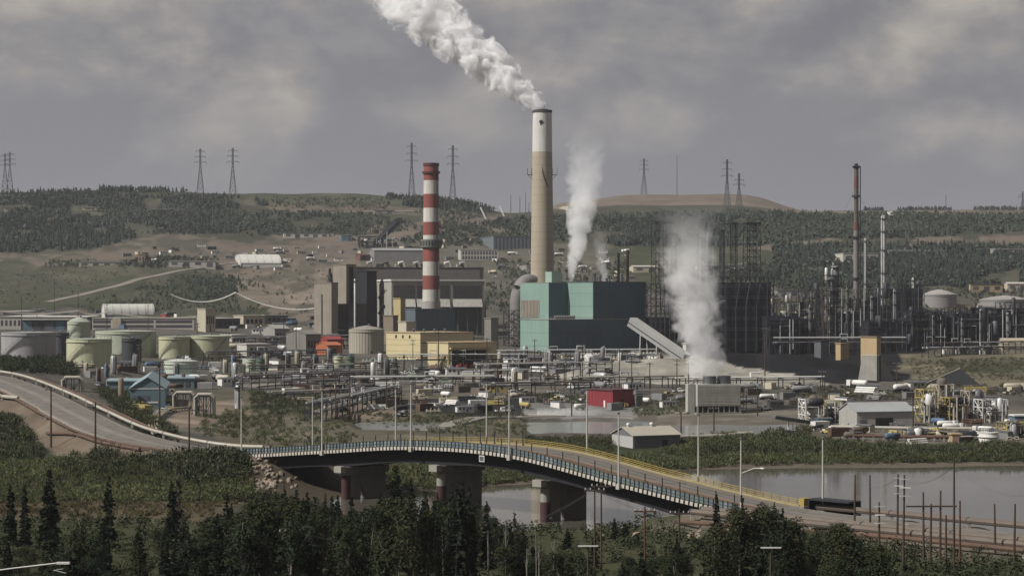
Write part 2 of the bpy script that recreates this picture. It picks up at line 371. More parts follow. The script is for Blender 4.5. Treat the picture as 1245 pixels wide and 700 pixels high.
# ================================================================== SETTING: ground, water, roads
MOUNDS += [(spot(872, 468).x, spot(872, 462).y + 40, 92, 34, 9.0, 0.0),           # pale stockpile behind the cooling tower
           (spot(760, 460).x, spot(760, 460).y + 45, 60, 26, 3.5, 0.1),
           (spot(985, 462).x, spot(985, 462).y + 30, 46, 22, 5.0, 0.0)]           # black heap
def cover_colors(px, py, d, x, y):
    jf = np.where(d < 1250, .35, 1.0); jx = px + jf * (vnoise(px, py * 4, 46, 11) - .5) * 46 + (vnoise(px, py * 4, 13, 13) - .5) * 16; jy = py + jf * ((vnoise(px, py * 4, 40, 12) - .5) * 12 + (vnoise(px, py * 4, 11, 14) - .5) * 6)
    c = np.empty(px.shape + (3,)); c[:] = (0.105, 0.095, 0.080)
    def paint(poly, col, k=1.0):
        m = inpoly(jx, jy, poly); c[m] = c[m] * (1 - k) + np.array(col) * k
    W = [(-900, 0), (2200, 0), (2200, 352), (-900, 352)]
    paint(W, (0.062, 0.063, 0.044))                                                                    # hillside scrub
    paint([(300, 228), (600, 228), (600, 262), (300, 247)], (0.074, 0.080, 0.050))
    paint([(-900, 308), (60, 312), (160, 292), (220, 283), (300, 290), (430, 285), (540, 262), (640, 262), (640, 272), (540, 285), (440, 312), (430, 330), (300, 326), (180, 318), (60, 326), (-900, 330)], (0.150, 0.126, 0.100))
    paint([(330, 248), (520, 252), (520, 262), (330, 258)], (0.15, 0.125, 0.10), .8)
    paint([(-900, 320), (100, 320), (200, 322), (240, 328), (70, 368), (0, 376), (-900, 376)], (0.066, 0.070, 0.043))
    paint([(80, 372), (240, 328), (300, 338), (340, 352), (320, 384), (80, 384)], (0.050, 0.056, 0.032))
    paint([(270, 320), (430, 316), (440, 345), (420, 395), (330, 396), (290, 360)], (0.18, 0.150, 0.118))
    paint([(330, 330), (380, 322), (400, 352), (350, 380)], (0.23, 0.19, 0.15))
    paint([(430, 296), (860, 298), (860, 345), (590, 352), (430, 330)], (0.115, 0.108, 0.085))
    paint([(740, 296), (2200, 296), (2200, 356), (940, 366), (740, 345)], (0.060, 0.066, 0.040))
    paint([(1105, 288), (2200, 281), (2200, 300), (1105, 298)], (0.16, 0.13, 0.105))
    paint([(925, 297), (1010, 290), (1040, 294), (930, 304)], (0.16, 0.135, 0.105))
    paint([(-900, 352), (-900, 376), (60, 380), (420, 394), (620, 352), (940, 352), (2200, 352), (2200, 700), (-900, 700)], (0.108, 0.098, 0.084))
    paint([(-900, 376), (-900, 352), (200, 352), (60, 376)], (0.066, 0.070, 0.043))
    paint([(940, 352), (2200, 352), (2200, 384), (940, 384)], (0.085, 0.080, 0.058))
    paint([(640, 436), (860, 432), (1010, 466), (960, 470), (660, 462)], (0.31, 0.29, 0.25))           # pale stockpile
    paint([(800, 400), (1110, 412), (1128, 432), (1100, 462), (1062, 466), (1010, 464), (960, 455), (900, 446), (860, 434), (800, 428)], (0.016, 0.016, 0.018))   # black fines
    paint([(1098, 430), (2200, 424), (2200, 466), (1098, 468)], (0.125, 0.112, 0.078))
    paint([(1150, 440), (1250, 436), (1250, 452), (1150, 455)], (0.07, 0.07, 0.045))
    paint([(260, 474), (480, 478), (640, 486), (640, 526), (260, 545)], (0.125, 0.112, 0.080))
    paint([(420, 486), (640, 484), (640, 504), (560, 506)], (0.030, 0.030, 0.030))                     # dark wet strip
    paint([(380, 495), (480, 486), (510, 505), (400, 515)], (0.20, 0.165, 0.125))
    paint([(300, 506), (640, 514), (640, 545), (300, 545)], (0.120, 0.108, 0.078))
    paint([(210, 486), (300, 486), (310, 520), (215, 520)], (0.205, 0.165, 0.128))
    paint([(115, 470), (150, 476), (215, 530), (180, 538)], (0.050, 0.056, 0.030))
    paint([(640, 486), (780, 484), (780, 508), (640, 508)], (0.26, 0.25, 0.24), .7)
    paint([(800, 500), (2200, 500), (2200, 542), (800, 545)], (0.150, 0.134, 0.110))
    paint([(-900, 468), (20, 470), (60, 500), (105, 522), (200, 552), (300, 560), (300, 600), (-900, 600)], (0.165, 0.132, 0.100))
    paint([(-900, 500), (20, 505), (48, 545), (70, 560), (-900, 562)], (0.050, 0.056, 0.030))
    paint([(-900, 552), (60, 558), (180, 566), (300, 575), (300, 612), (-900, 612)], (0.070, 0.082, 0.036))
    paint([(-900, 608), (330, 610), (480, 600), (480, 640), (-900, 640)], (0.105, 0.086, 0.056))
    paint([(300, 560), (420, 560), (480, 575), (470, 612), (330, 612), (300, 600)], (0.075, 0.062, 0.046))  # bank under the left span painted darker, bridge shade put into the colour
    paint([(560, 540), (2200, 540), (2200, 564), (560, 592)], (0.055, 0.062, 0.032))
    paint([(560, 562), (900, 560), (2200, 561), (2200, 572), (560, 600)], (0.13, 0.11, 0.085))
    far = (d > 2950); c[far] = (0.165, 0.138, 0.110)
    c[far & (vnoise(x, y, 160, 21) > 0.62)] = (0.12, 0.11, 0.08)
    c[(d > 3330) & (px > 1040)] = (0.10, 0.095, 0.07)
    nearb = d < 400
    c[nearb] = (0.060, 0.062, 0.034)
    al = ((x - BN0[0]) * BU[0] + (y - BN0[1]) * BU[1]) / BSTEP; s = (x - BN0[0]) * BT[0] + (y - BN0[1]) * BT[1]
    c[(al > 4.6) & (s > -7) & (s < 40)] = (0.17, 0.145, 0.118)
    c[(al > 4.6) & (s > -14) & (s < -7) & (vnoise(x, y, 6, 31) > .4)] = (0.14, 0.12, 0.09)
    bed = d * 0 + ground(x, y) < -0.3
    c[bed & (d < 560)] = (0.10, 0.085, 0.06)
    hill = (d > 1250) & (d < 2950)
    n1 = vnoise(px, py * 3.2, 34, 51) * .6 + vnoise(px, py * 3.2, 12, 52) * .4
    k = np.clip((n1 - .50) * 6, 0, 1)[..., None] * hill[..., None]; soil = np.array((.150, .126, .100)); scrub = np.array((.052, .056, .040))
    c = c * (1 - .35 * k) + .35 * k * soil
    n2 = vnoise(px + 90, py * 3.0, 27, 53) * .6 + vnoise(px, py * 3.2, 9, 54) * .4
    k = np.clip((n2 - .52) * 6, 0, 1)[..., None] * hill[..., None]; c = c * (1 - .65 * k) + .65 * k * scrub
    mid = (d > 540) & (d <= 1250); n3 = vnoise(x, y, 17, 55) * .55 + vnoise(x, y, 5, 56) * .45
    k = np.clip((n3 - .50) * 5, 0, 1)[..., None] * mid[..., None]; c = c * (1 - .45 * k) + .45 * k * c * np.array((.5, .5, .5))
    k = np.clip((.40 - n3) * 5, 0, 1)[..., None] * mid[..., None]; c = c * (1 + .45 * k)
    return c * .70 * (0.78 + 0.44 * (vnoise(x, y, 55, 41) * .5 + vnoise(x, y, 16, 42) * .5))[..., None]
def build_ground():
    d = np.concatenate([np.arange(-60, 390, 10.0), np.arange(390, 560, 2.0), np.arange(560, 860, 4.0), np.arange(860, 1010, 1.5), np.arange(1010, 2750, 10.0), np.arange(2750, 3500, 25.0), np.arange(3500, 6001, 500.0)])
    u = np.concatenate([np.linspace(-0.8, -0.28, 24, endpoint=False), np.linspace(-0.28, 0.28, 380), np.linspace(0.28, 0.8, 25)[1:]])
    Dm, U = np.meshgrid(d, u, indexing='ij'); X = U * (np.maximum(Dm, 0) + 150)
    Z = ground(X, Dm)
    n, m = X.shape; v = np.stack([X, Dm, Z], -1).reshape(-1, 3)
    idx = np.arange(n * m).reshape(n, m); q = np.stack([idx[:-1, :-1], idx[:-1, 1:], idx[1:, 1:], idx[1:, :-1]], -1).reshape(-1, 4)
    me = bpy.data.meshes.new('ground'); me.vertices.add(len(v)); me.vertices.foreach_set('co', v.ravel())
    me.loops.add(q.size); me.loops.foreach_set('vertex_index', q.ravel()); me.polygons.add(len(q))
    me.polygons.foreach_set('loop_start', np.arange(0, q.size, 4)); me.polygons.foreach_set('use_smooth', np.ones(len(q), bool)); me.update()
    dd = np.maximum(Dm, 60); px = CX + F * X / dd; py = HY - (Z - CZ) * F / dd
    c = cover_colors(px, py, Dm, X, Dm)
    ca = me.color_attributes.new('tint', 'FLOAT_COLOR', 'POINT'); rgba = np.ones((n * m, 4)); rgba[:, :3] = c.reshape(-1, 3); ca.data.foreach_set('color', rgba.ravel())
    me.materials.append(attr_mat('ground_cover', var=0.42, scale=0.035, fine=0.35, bump=0.5))
    o = link('ground', me); o['kind'] = 'structure'
    return o
build_ground()
def water_mat(name, col, rough, scale, bump):
    m = bpy.data.materials.new(name); m.use_nodes = True; nt = m.node_tree; b = nt.nodes['Principled BSDF']
    b.inputs['Base Color'].default_value = (*col, 1); b.inputs['Roughness'].default_value = rough; b.inputs['IOR'].default_value = 1.33
    pos = N(nt, 'ShaderNodeNewGeometry').outputs['Position']
    mp = N(nt, 'ShaderNodeMapping'); mp.inputs['Scale'].default_value = (0.55, 1.0, 1.0); mp.inputs['Rotation'].default_value = (0, 0, 0.4); nt.links.new(pos, mp.inputs[0])
    a = N(nt, 'ShaderNodeTexNoise', i_Scale=scale, i_Detail=4.0, i_Roughness=0.55); nt.links.new(mp.outputs[0], a.inputs['Vector'])
    g = N(nt, 'ShaderNodeTexNoise', i_Scale=scale * 0.05, i_Detail=4.0); nt.links.new(mp.outputs[0], g.inputs['Vector'])
    h = mth(nt, 'MULTIPLY', a.outputs[0], mth(nt, 'MULTIPLY_ADD', g.outputs[0], 1.6, -0.3, clamp=True))
    bp = N(nt, 'ShaderNodeBump', i_Strength=bump, i_Distance=0.12); nt.links.new(h, bp.inputs['Height']); nt.links.new(bp.outputs[0], b.inputs['Normal'])
    rr = mth(nt, 'MULTIPLY_ADD', g.outputs[0], 0.10, rough - 0.02); nt.links.new(rr, b.inputs['Roughness'])
    return m
WATER = water_mat('river_water', (0.085, 0.078, 0.064), 0.04, 0.8, 0.035)
o = link('river', MB()._add([(-700, 330, 0), (700, 280, 0), (700, 640, 0), (-700, 560, 0)], [(0, 1, 2, 3)]).mesh('river', WATER)); o['kind'] = 'structure'
# cut the sheet to the river: it lies below the banks everywhere else
POND_W = water_mat('pond_water', (0.15, 0.155, 0.145), 0.16, 1.2, 0.06)
for (p0, p1, d0, d1, zp) in PONDS:
    a = [(p0 - 12, d0 - 6), (p1 + 12, d0 - 6), (p1 + 12, d1 + 6), (p0 - 12, d1 + 6)]
    o = link('settling_pond', MB()._add([((p - CX) * dd / F, dd, zp - 0.45) for p, dd in a], [(0, 1, 2, 3)]).mesh('settling_pond', POND_W)); o['kind'] = 'structure'

# ---- common materials
STEEL = mat('dark_steel', (0.035, 0.036, 0.042), 0.6, 0.2, var=0.3, scale=0.4)
STEEL2 = mat('grey_steel', (0.14, 0.145, 0.155), 0.55, 0.3, var=0.25, scale=0.3)
BLACK = mat('black_iron', (0.014, 0.014, 0.018), 0.7, var=0.3)
ALU = mat('aluminium_cladding', (0.58, 0.58, 0.57), 0.45, 0.3, var=0.2, scale=0.5)
WHITE = mat('white_paint', (0.76, 0.75, 0.71), 0.6, var=0.10, streak=0.35, dirt=(0.3, 0.26, 0.2))
CREAM = mat('cream_paint', (0.50, 0.45, 0.34), 0.65, var=0.12, streak=0.3)
CONC = mat('concrete', (0.30, 0.285, 0.25), 0.9, var=0.18, scale=0.25, streak=0.35, dirt=(0.16, 0.14, 0.12))
CONC_L = mat('pale_concrete', (0.44, 0.42, 0.37), 0.9, var=0.15, scale=0.3, streak=0.4, dirt=(0.2, 0.17, 0.14))
RUST = mat('rusty_steel', (0.115, 0.070, 0.050), 0.85, var=0.3, scale=0.5)
WOOD = mat('weathered_pole_wood', (0.070, 0.048, 0.034), 0.9, var=0.25, scale=1.0)
WOOD_R = mat('reddish_pole_wood', (0.11, 0.050, 0.034), 0.9, var=0.25, scale=1.0)
YELLOW = mat('yellow_paint', (0.36, 0.265, 0.075), 0.6, var=0.15, streak=0.3)
RED = mat('red_paint', (0.30, 0.045, 0.040), 0.6, var=0.15, streak=0.3)
ORANGE = mat('orange_paint', (0.42, 0.13, 0.06), 0.6, var=0.2, streak=0.3)
BLUE = mat('blue_cladding', (0.10, 0.19, 0.25), 0.6, var=0.15, streak=0.3)
TEAL_D = mat('teal_cladding', (0.11, 0.255, 0.24), 0.6, var=0.10, scale=0.05, streak=0.25, dirt=(0.07, 0.13, 0.13))
GLASS = mat('dark_window', (0.02, 0.024, 0.03), 0.15, var=0.2, spec=0.6)
ROADM = mat('gravel_road', (0.215, 0.195, 0.168), 0.95, var=0.22, scale=0.12, bump=0.3)
DECKM = mat('bridge_asphalt', (0.17, 0.155, 0.135), 0.9, var=0.2, scale=0.15)
PIPE_B = mat('tan_pipe_jacket', (0.14, 0.112, 0.090), 0.7, 0.0, var=0.2, scale=0.4)
PIPE_W = mat('pale_pipe_jacket', (0.47, 0.44, 0.37), 0.5, 0.2, var=0.2, scale=0.4)

def strip(name, C, w, m, thick=0.5, lift=0.0, kind='structure', parent=None):
    """a ribbon of constant width along the points C with a body below it"""
    C = np.array(C); T = np.gradient(C[:, :2], axis=0); T /= np.linalg.norm(T, axis=1)[:, None]; Nn = np.stack([-T[:, 1], T[:, 0]], 1)
    mb = MB(); o = 0
    for i in range(len(C)):
        for sgn, dz in ((-1, 0), (1, 0), (1, -thick), (-1, -thick)):
            p = C[i, :2] + Nn[i] * sgn * (w / 2 + (0.8 if dz < 0 else 0)); mb.v.append((p[0], p[1], C[i, 2] + lift + dz))
    for i in range(len(C) - 1):
        a, b = 4 * i, 4 * i + 4
        for k in range(4): mb.f.append((a + k, b + k, b + (k + 1) % 4, a + (k + 1) % 4))
    n = len(C) - 1; mb.f += [(0, 1, 2, 3), (4 * n + 3, 4 * n + 2, 4 * n + 1, 4 * n)]
    ob = link(name, mb.mesh(name, m), parent)
    if kind: ob['kind'] = kind
    return ob
HR = strip('haul_road', ROADC, 12.5, ROADM, 0.9)
TRK = mat('tyre_worn_gravel', (0.150, 0.135, 0.118), 0.95, var=0.35, scale=0.25)
def tracks(C, offs, w, parent, lift):
    C = np.array(C); T = np.gradient(C[:, :2], axis=0); T /= np.linalg.norm(T, axis=1)[:, None]
    for s in offs:
        D = C.copy(); ww = s + 0.25 * np.sin(np.arange(len(C)) * 0.37 + s); D[:, 0] += -T[:, 1] * ww; D[:, 1] += T[:, 0] * ww
        strip('tyre_track', D, w, TRK, 0.02, lift, None, parent)
tracks(ROADC, (-4.4, -2.5, 2.2, 4.2), 0.9, HR, 0.03)
ap = [np.array([*bst(i, BW / 2), float(deck_z(i))]) for i in np.linspace(4.98, 9.0, 30)]
AR = strip('approach_road', ap, 11.0, ROADM, 0.6, lift=0.1)
tracks(ap, (-3.6, -1.8, 1.8, 3.6), 0.8, AR, 0.13)
# service roads and tracks across the yards and the hill
def track(name, pts, w, m=ROADM, n=40):
    P = [spot(px, py) for px, py in pts]; C = resample([np.array(p) for p in P], n)
    C[:, 2] = np.maximum(ground(C[:, 0], C[:, 1]), C[:, 2] * 0 - 5) + 0.35
    return strip(name, C, w, m, 1.2)
track('hill_road', [(60, 368), (140, 349), (240, 327), (300, 318)], 9)
track('yard_road', [(300, 471), (430, 463), (560, 462), (640, 466), (720, 462)], 9, n=60)
track('service_road', [(545, 520), (610, 508), (680, 506)], 7, n=30)
track('bench_road', [(690, 330), (860, 322), (1000, 318), (1110, 322)], 10)
track('crest_road', [(330, 262), (430, 258), (520, 257)], 10)

# ================================================================== BRIDGE
def build_bridge():
    b = thing('road_bridge', 'long road bridge with blue and white railing on wide concrete piers over the river', 'bridge')
    i0, i1 = -0.03, 5.0
    st = np.linspace(i0, i1, 80)
    def sec(name, prof, m, lo=None, stz=st, parent=b, label=None):
        """sweep a closed (across, height) profile along the deck"""
        mb = MB(); k = len(prof)
        for i in stz:
            z = float(deck_z(i))
            for j, (s, h) in enumerate(prof):
                if callable(h): h = h(i)
                p = bst(i, s); mb.v.append((p[0], p[1], z + h))
        for a in range(len(stz) - 1):
            for j in range(k): mb.f.append((a * k + j, (a + 1) * k + j, (a + 1) * k + (j + 1) % k, a * k + (j + 1) % k))
        n = len(stz) - 1; mb.f += [tuple(range(k))[::-1], tuple(n * k + j for j in range(k))]
        return part(name, mb, m, parent, label=label)
    sec('deck', [(0, -0.30), (0, 0), (BW, 0), (BW, -0.30)], DECKM)
    for s0, s1 in ((2.2, 2.5), (7.2, 7.6), (12.6, 12.9)):
        sec('lane_strip', [(s0, 0.004), (s0, 0.03), (s1, 0.03), (s1, 0.004)], mat('worn_lane_line', (0.24, 0.15, 0.10), 0.9, var=0.4, scale=0.6))
    for s0 in (3.2, 6.1, 8.9, 11.2):
        sec('tyre_track', [(s0, 0.003), (s0, 0.012), (s0 + .75, 0.012), (s0 + .75, 0.003)], mat('tyre_worn_asphalt', (0.115, 0.104, 0.092), 0.85, var=0.35, scale=0.3))
    sec('median_curb', [(4.9, 0.004), (4.9, 0.35), (5.3, 0.35), (5.3, 0.004)], mat('rusty_curb', (0.14, 0.085, 0.06), 0.9, var=0.4, scale=0.7))
    # haunched plate girders: deeper over the piers (stations 1.4, 2.45, 3.62, 4.7)
    PI = [1.19, 2.24, 3.27, 4.42]
    def depth(i):
        q = min(abs(i - p) for p in PI + [0.0, 5.0]); return -(3.35 + 0.35 * max(0, 1 - q / 0.5) ** 1.5)
    GM = mat('girder_steel', (0.013, 0.012, 0.016), 0.7, var=0.25)
    for s in (2.2, 5.6, 9.6, 13.2):
        sec('girder', [(s - 0.3, depth), (s - 0.3, -0.31), (s + 0.3, -0.31), (s + 0.3, depth)], GM)
    # edge beam: white fascia panels separated by dark gaps, railing posts, blue mesh panels
    sec('edge_beam', [(-0.28, -0.75), (-0.28, -0.02), (-0.005, -0.02), (-0.005, -0.75)], BLACK)
    npan = 132; di = (i1 - i0) / npan
    fw = MB().box((0, -0.10, 0), (0.70, 0.16, 0.66)).mesh('fascia_panel', mat('fascia_white', (0.52, 0.485, 0.42), 0.7, var=0.22, scale=0.9, streak=0.4, dirt=(.3, .24, .18)))
    pb = MB().box((0, 0, 0.28), (0.11, 0.14, 2.1)).mesh('railing_post', BLACK)
    BLM = [mat('blue_mesh_panel', (0.13, 0.17, 0.215), 0.6, var=0.3, scale=0.5), mat('teal_mesh_panel', (0.13, 0.185, 0.20), 0.6, var=0.3, scale=0.5), mat('pale_mesh_panel', (0.21, 0.25, 0.27), 0.6, var=0.3, scale=0.5)]
    mp = [MB().box((0, 0, 0.66), (0.98, 0.05, 1.12)).mesh('railing_panel', k) for k in BLM]
    ang = math.atan2(BU[1], BU[0])
    for k in range(npan + 1):
        i = i0 + di * k; p = bst(i, -0.34); z = float(deck_z(i)); sl = float(deck_z(i + .1) - deck_z(i - .1)) / (0.2 * BSTEP)
        o = link('railing_post', pb, b, (p[0], p[1], z + 0.0)); o.rotation_euler = (0, 0, ang)
        if k < npan:
            i += di / 2; p = bst(i, -0.30); z = float(deck_z(i))
            o = link('fascia_panel', fw, b, (p[0], p[1], z - 0.38)); o.rotation_euler = (0, -math.atan(sl), ang)
            p = bst(i, -0.20); o = link('railing_panel', mp[random.choice((0, 0, 0, 1, 2))], b, (p[0], p[1], z)); o.rotation_euler = (0, -math.atan(sl), ang)
    for h in (0.10, 0.62, 1.22):
        sec('rail', [(-0.30, h - 0.05), (-0.30, h + 0.05), (-0.12, h + 0.05), (-0.12, h - 0.05)], mat('olive_rail', (0.10, 0.105, 0.055), 0.7))
    # far side: yellow guard rail on posts
    for h in (0.45, 0.8, 1.15):
        sec('yellow_rail', [(BW - .25, h - 0.05), (BW - .25, h + 0.05), (BW - .10, h + 0.05), (BW - .10, h - 0.05)], YELLOW)
    sec('yellow_curb', [(BW - 0.9, 0.004), (BW - 0.9, 0.32), (BW - 0.45, 0.32), (BW - 0.45, 0.004)], mat('faded_yellow_curb', (0.34, 0.28, 0.14), 0.9, var=0.25, scale=0.5))
    yp = MB().box((0, 0, 0.6), (0.14, 0.14, 1.2)).mesh('yellow_post', YELLOW)
    for k in range(75):
        i = i0 + (i1 - i0) * (k + 0.5) / 75; p = bst(i, BW - 0.32); link('yellow_post', yp, b, (p[0], p[1], float(deck_z(i))))
    # taller dark posts that stand between deck and walkway
    tp = MB().bar((0, 0, 0), (0, 0, 2.6), 0.10, 6).mesh('fence_post', STEEL)
    for k in range(34):
        i = 0.1 + 4.8 * k / 33; p = bst(i, 0.9 if i > 2.6 else BW - 1.1); link('fence_post', tp, b, (p[0], p[1], float(deck_z(i))))
    # piers: cap beam, round left column with a red lower part, wall with a slanted inner edge
    REDC = mat('red_primer_column', (0.060, 0.026, 0.026), 0.8, var=0.25, scale=0.5)
    PCON = mat('pier_concrete', (0.17, 0.155, 0.135), 0.9, var=0.2, scale=0.3, streak=0.45, dirt=(0.10, 0.085, 0.07))
    for q, i in enumerate(PI):
        zt = float(deck_z(i)) + depth(i) - 0.05; q0 = bst(i, 0); zb = -3.2
        pr = link('pier', None, b, (q0[0], q0[1], 0)); pr.rotation_euler = (0, 0, math.atan2(BT[1], BT[0]))      # local x runs across the bridge
        part('cap_beam', MB().box((6.0, 0, zt - 0.7), (12.0, 2.2, 1.4)), PCON, pr)
        part('cap_end', MB().box((-0.25, 0, zt - 0.45), (1.4, 2.4, 1.3)), CONC, pr)
        zm = zt - 1.4 - (0.42 if q == 2 else 0.35 if q == 1 else 0.05) * (zt - 1.4)
        part('column_head', MB().lathe([(0.95, zm + .01), (0.95, zt - 1.42)], 18, (1.3, 0, 0)), CONC, pr, True)
        part('column_foot', MB().lathe([(0.98, zb), (0.98, zm)], 18, (1.3, 0, 0)), REDC, pr, True)
        # wall: trapezoid outline in (x, z)
        h = zt - 1.42
        out = [(4.6, h), (11.4, h), (11.4, zb), (8.0, zb), (4.6, h * 0.62)]
        mb = MB(); n = len(out)
        for yy in (-0.7, 0.7): mb.v += [(x, yy, z) for x, z in out]
        mb.f += [tuple(range(n)), tuple(range(n, 2 * n))[::-1]] + [(k, n + k, n + (k + 1) % n, (k + 1) % n) for k in range(n)]
        part('wall', mb, PCON, pr)
        part('wall_column', MB().box((3.3, 0, (h + zb) / 2), (2.6, 1.5, h - zb)), PCON, pr)
    # abutment with wing wall
    q = bst(-0.02, BW / 2); z = float(deck_z(0))
    part('abutment', MB().box((q[0], q[1], z - 4.4), (3.2, BW - 0.4, 8.0), ang), PCON, b)
    q = bst(0.06, -0.5); part('wing_wall', MB().box((q[0], q[1], z - 3.3), (1.6, 1.4, 5.2), ang), CONC_L, b)
    q = bst(4.98, BW / 2); z = float(deck_z(5)); part('abutment', MB().box((q[0], q[1], z - 3.4), (2.4, BW - 0.4, 6.0), ang), PCON, b)
    # navigation sign under the girder
    q = bst(2.72, -0.42); z = float(deck_z(2.72)); part('clearance_sign', MB().box((q[0], q[1], z - 1.55), (1.5, 0.08, 1.2), ang), WHITE, b)
    q = bst(2.72, -0.47); part('sign_face', MB().box((q[0], q[1], z - 1.55), (1.2, 0.04, 0.9), ang), STEEL2, b)
    return b
build_bridge()
# lamp standards on both sides of the bridge
def lamp_post(x, y, z, h, label, side):
    t = thing('lamp_post', label, 'lamp post', (x, y, z), math.atan2(BU[1], BU[0]), 'lamp posts along the bridge')
    PM = mat('lamp_post_aluminium', (0.52, 0.50, 0.46), 0.5, 0.1, var=0.1)
    part('pole', MB().lathe([(0.20, 0), (0.19, 0.5), (0.16, h * 0.5), (0.11, h)], 10), PM, t, True)
    part('base', MB().box((0, 0, -0.45), (0.8, 0.7, 0.9)), CONC_L, t)
    part('lamp_head', MB().lathe([(0.12, h), (0.30, h + .06), (0.30, h + .22), (0.1, h + .34)], 10), STEEL2, t)
    if 'last' in label and side > 0:
        arm = part('arm', MB().tube([(0, 0, h - 5.8), (2.0, side * 0.9, h - 4.9), (3.2, side * 1.4, h - 4.8)], 0.07, 6), PM, t)
        part('arm_lamp', MB().box((3.5, side * 1.5, h - 4.8), (0.8, 0.35, 0.2)), WHITE, arm)
    return t
NL = ['beside the far abutment', 'second from the far end', 'just before the crest', 'just past the crest', 'halfway down the near slope', 'last at the near end']
for i in range(6):
    p = bst(i, -0.7); lamp_post(p[0], p[1], float(deck_z(i)) - 0.15, 12.6, 'pale lamp post on the blue railing, ' + NL[i], 1)
for i, t in enumerate((-0.86, 0.145, 1.145, 2.145, 3.145, 4.145)):
    p = bst(1 + t, BW + 0.4); lamp_post(p[0], p[1], float(deck_z(1 + t)) - 0.15, 12.4, 'pale lamp post behind the yellow rail, ' + NL[i], -1)
# ================================================================== PLANT: helpers
TH = math.radians(35.0)
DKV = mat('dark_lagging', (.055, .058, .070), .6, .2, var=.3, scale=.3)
def frame(C, L, R, base, th=TH, d=None):
    """near corner at column C on the ground row `base`; wall lengths chosen so that the far ends fall on columns L and R"""
    P = spot(C, base, d); dd = P.y; c, s = math.cos(th), math.sin(th)
    kr = (R - CX) / F; a = (kr * dd - P.x) / (c - kr * s)
    kl = (L - CX) / F; b = (kl * dd - P.x) / (-s - kl * c)
    return P, abs(a), abs(b)
def building(name, label, C, L, R, base, top, wall, roof=None, cat='building', th=TH, d=None, group=None, style='flat', rise=0.0, over=0.4, lift=0.0, z=None):
    P, a, b = frame(C, L, R, base, th, d); h = (base - top) * P.y / F
    if z is not None: P.z = z
    if d is not None: h = zrow(top, P.y) - P.z
    t = thing(name, label, cat, (P.x, P.y, P.z + lift), th, group)
    roof = roof or wall
    z0 = -3.0 if lift == 0 else 0.0
    if style == 'flat':
        part('wall', MB().box((a / 2, b / 2, (h + z0) / 2), (a, b, h - z0)), wall, t)
        part('roof', MB().box((a / 2, b / 2, h + 0.22), (a + 2 * over, b + 2 * over, 0.4)), roof, t)
    else:
        # gable: ridge along the right wall ('gx') or along the left wall ('gy'); 'mono' slopes towards the viewer's right
        mb = MB(); rf = MB(); e = over; k = 0.25
        if style == 'gx':
            mb.xprism([(0, z0), (b, z0), (b, h), (b / 2, h + rise), (0, h)], 0, a)
            sl = rise / (b / 2)
            rf.xprism([(-e, h - e * sl + .03), (b / 2, h + rise + .03), (b + e, h - e * sl + .03), (b + e, h - e * sl + k), (b / 2, h + rise + k), (-e, h - e * sl + k)], -e, a + e)
        elif style == 'gy':
            pr = [(0, z0), (a, z0), (a, h), (a / 2, h + rise), (0, h)]; sl = rise / (a / 2)
            m2 = MB().xprism(pr, 0, b); mb._add([(y, x, zz) for x, y, zz in m2.v], [f[::-1] for f in m2.f])
            m2 = MB().xprism([(-e, h - e * sl + .03), (a / 2, h + rise + .03), (a + e, h - e * sl + .03), (a + e, h - e * sl + k), (a / 2, h + rise + k), (-e, h - e * sl + k)], -e, b + e)
            rf._add([(y, x, zz) for x, y, zz in m2.v], [f[::-1] for f in m2.f])
        elif style == 'arch':
            n = 12; arc = [(b / 2 - b / 2 * math.cos(math.pi * q / n), h * 0.25 + h * 0.75 * math.sin(math.pi * q / n)) for q in range(n + 1)]
            mb.xprism([(0, z0)] + arc[:] + [(b, z0)], 0.3, a - 0.3)
            arc2 = [(b / 2 - (b / 2 + .3) * math.cos(math.pi * q / n), h * 0.25 + (h * 0.75 + .3) * math.sin(math.pi * q / n)) for q in range(n + 1)]
            rf.xprism(arc2 + arc[::-1], 0, a)
        part('wall', mb, wall, t); part('roof', rf, roof, t, style == 'arch')
    t['dim'] = (a, b, h)
    return t, a, b, h
def right_box(t, name, x0, x1, z0, z1, m, proud=0.08, deep=0.1): return part(name, MB().box(((x0 + x1) / 2, -proud / 2 + deep / 2 - 0.002, (z0 + z1) / 2), (x1 - x0, proud + deep, z1 - z0)), m, t)
def left_box(t, name, y0, y1, z0, z1, m, proud=0.08, deep=0.1): return part(name, MB().box((-proud / 2 + deep / 2 - 0.002, (y0 + y1) / 2, (z0 + z1) / 2), (proud + deep, y1 - y0, z1 - z0)), m, t)
def window_row(t, side, n, x0, x1, z0, z1, m=None, gap=0.35, name='window'):
    w = (x1 - x0) / n
    for k in range(n):
        (right_box if side == 'r' else left_box)(t, name, x0 + w * (k + gap / 2), x0 + w * (k + 1 - gap / 2), z0, z1, m or GLASS)
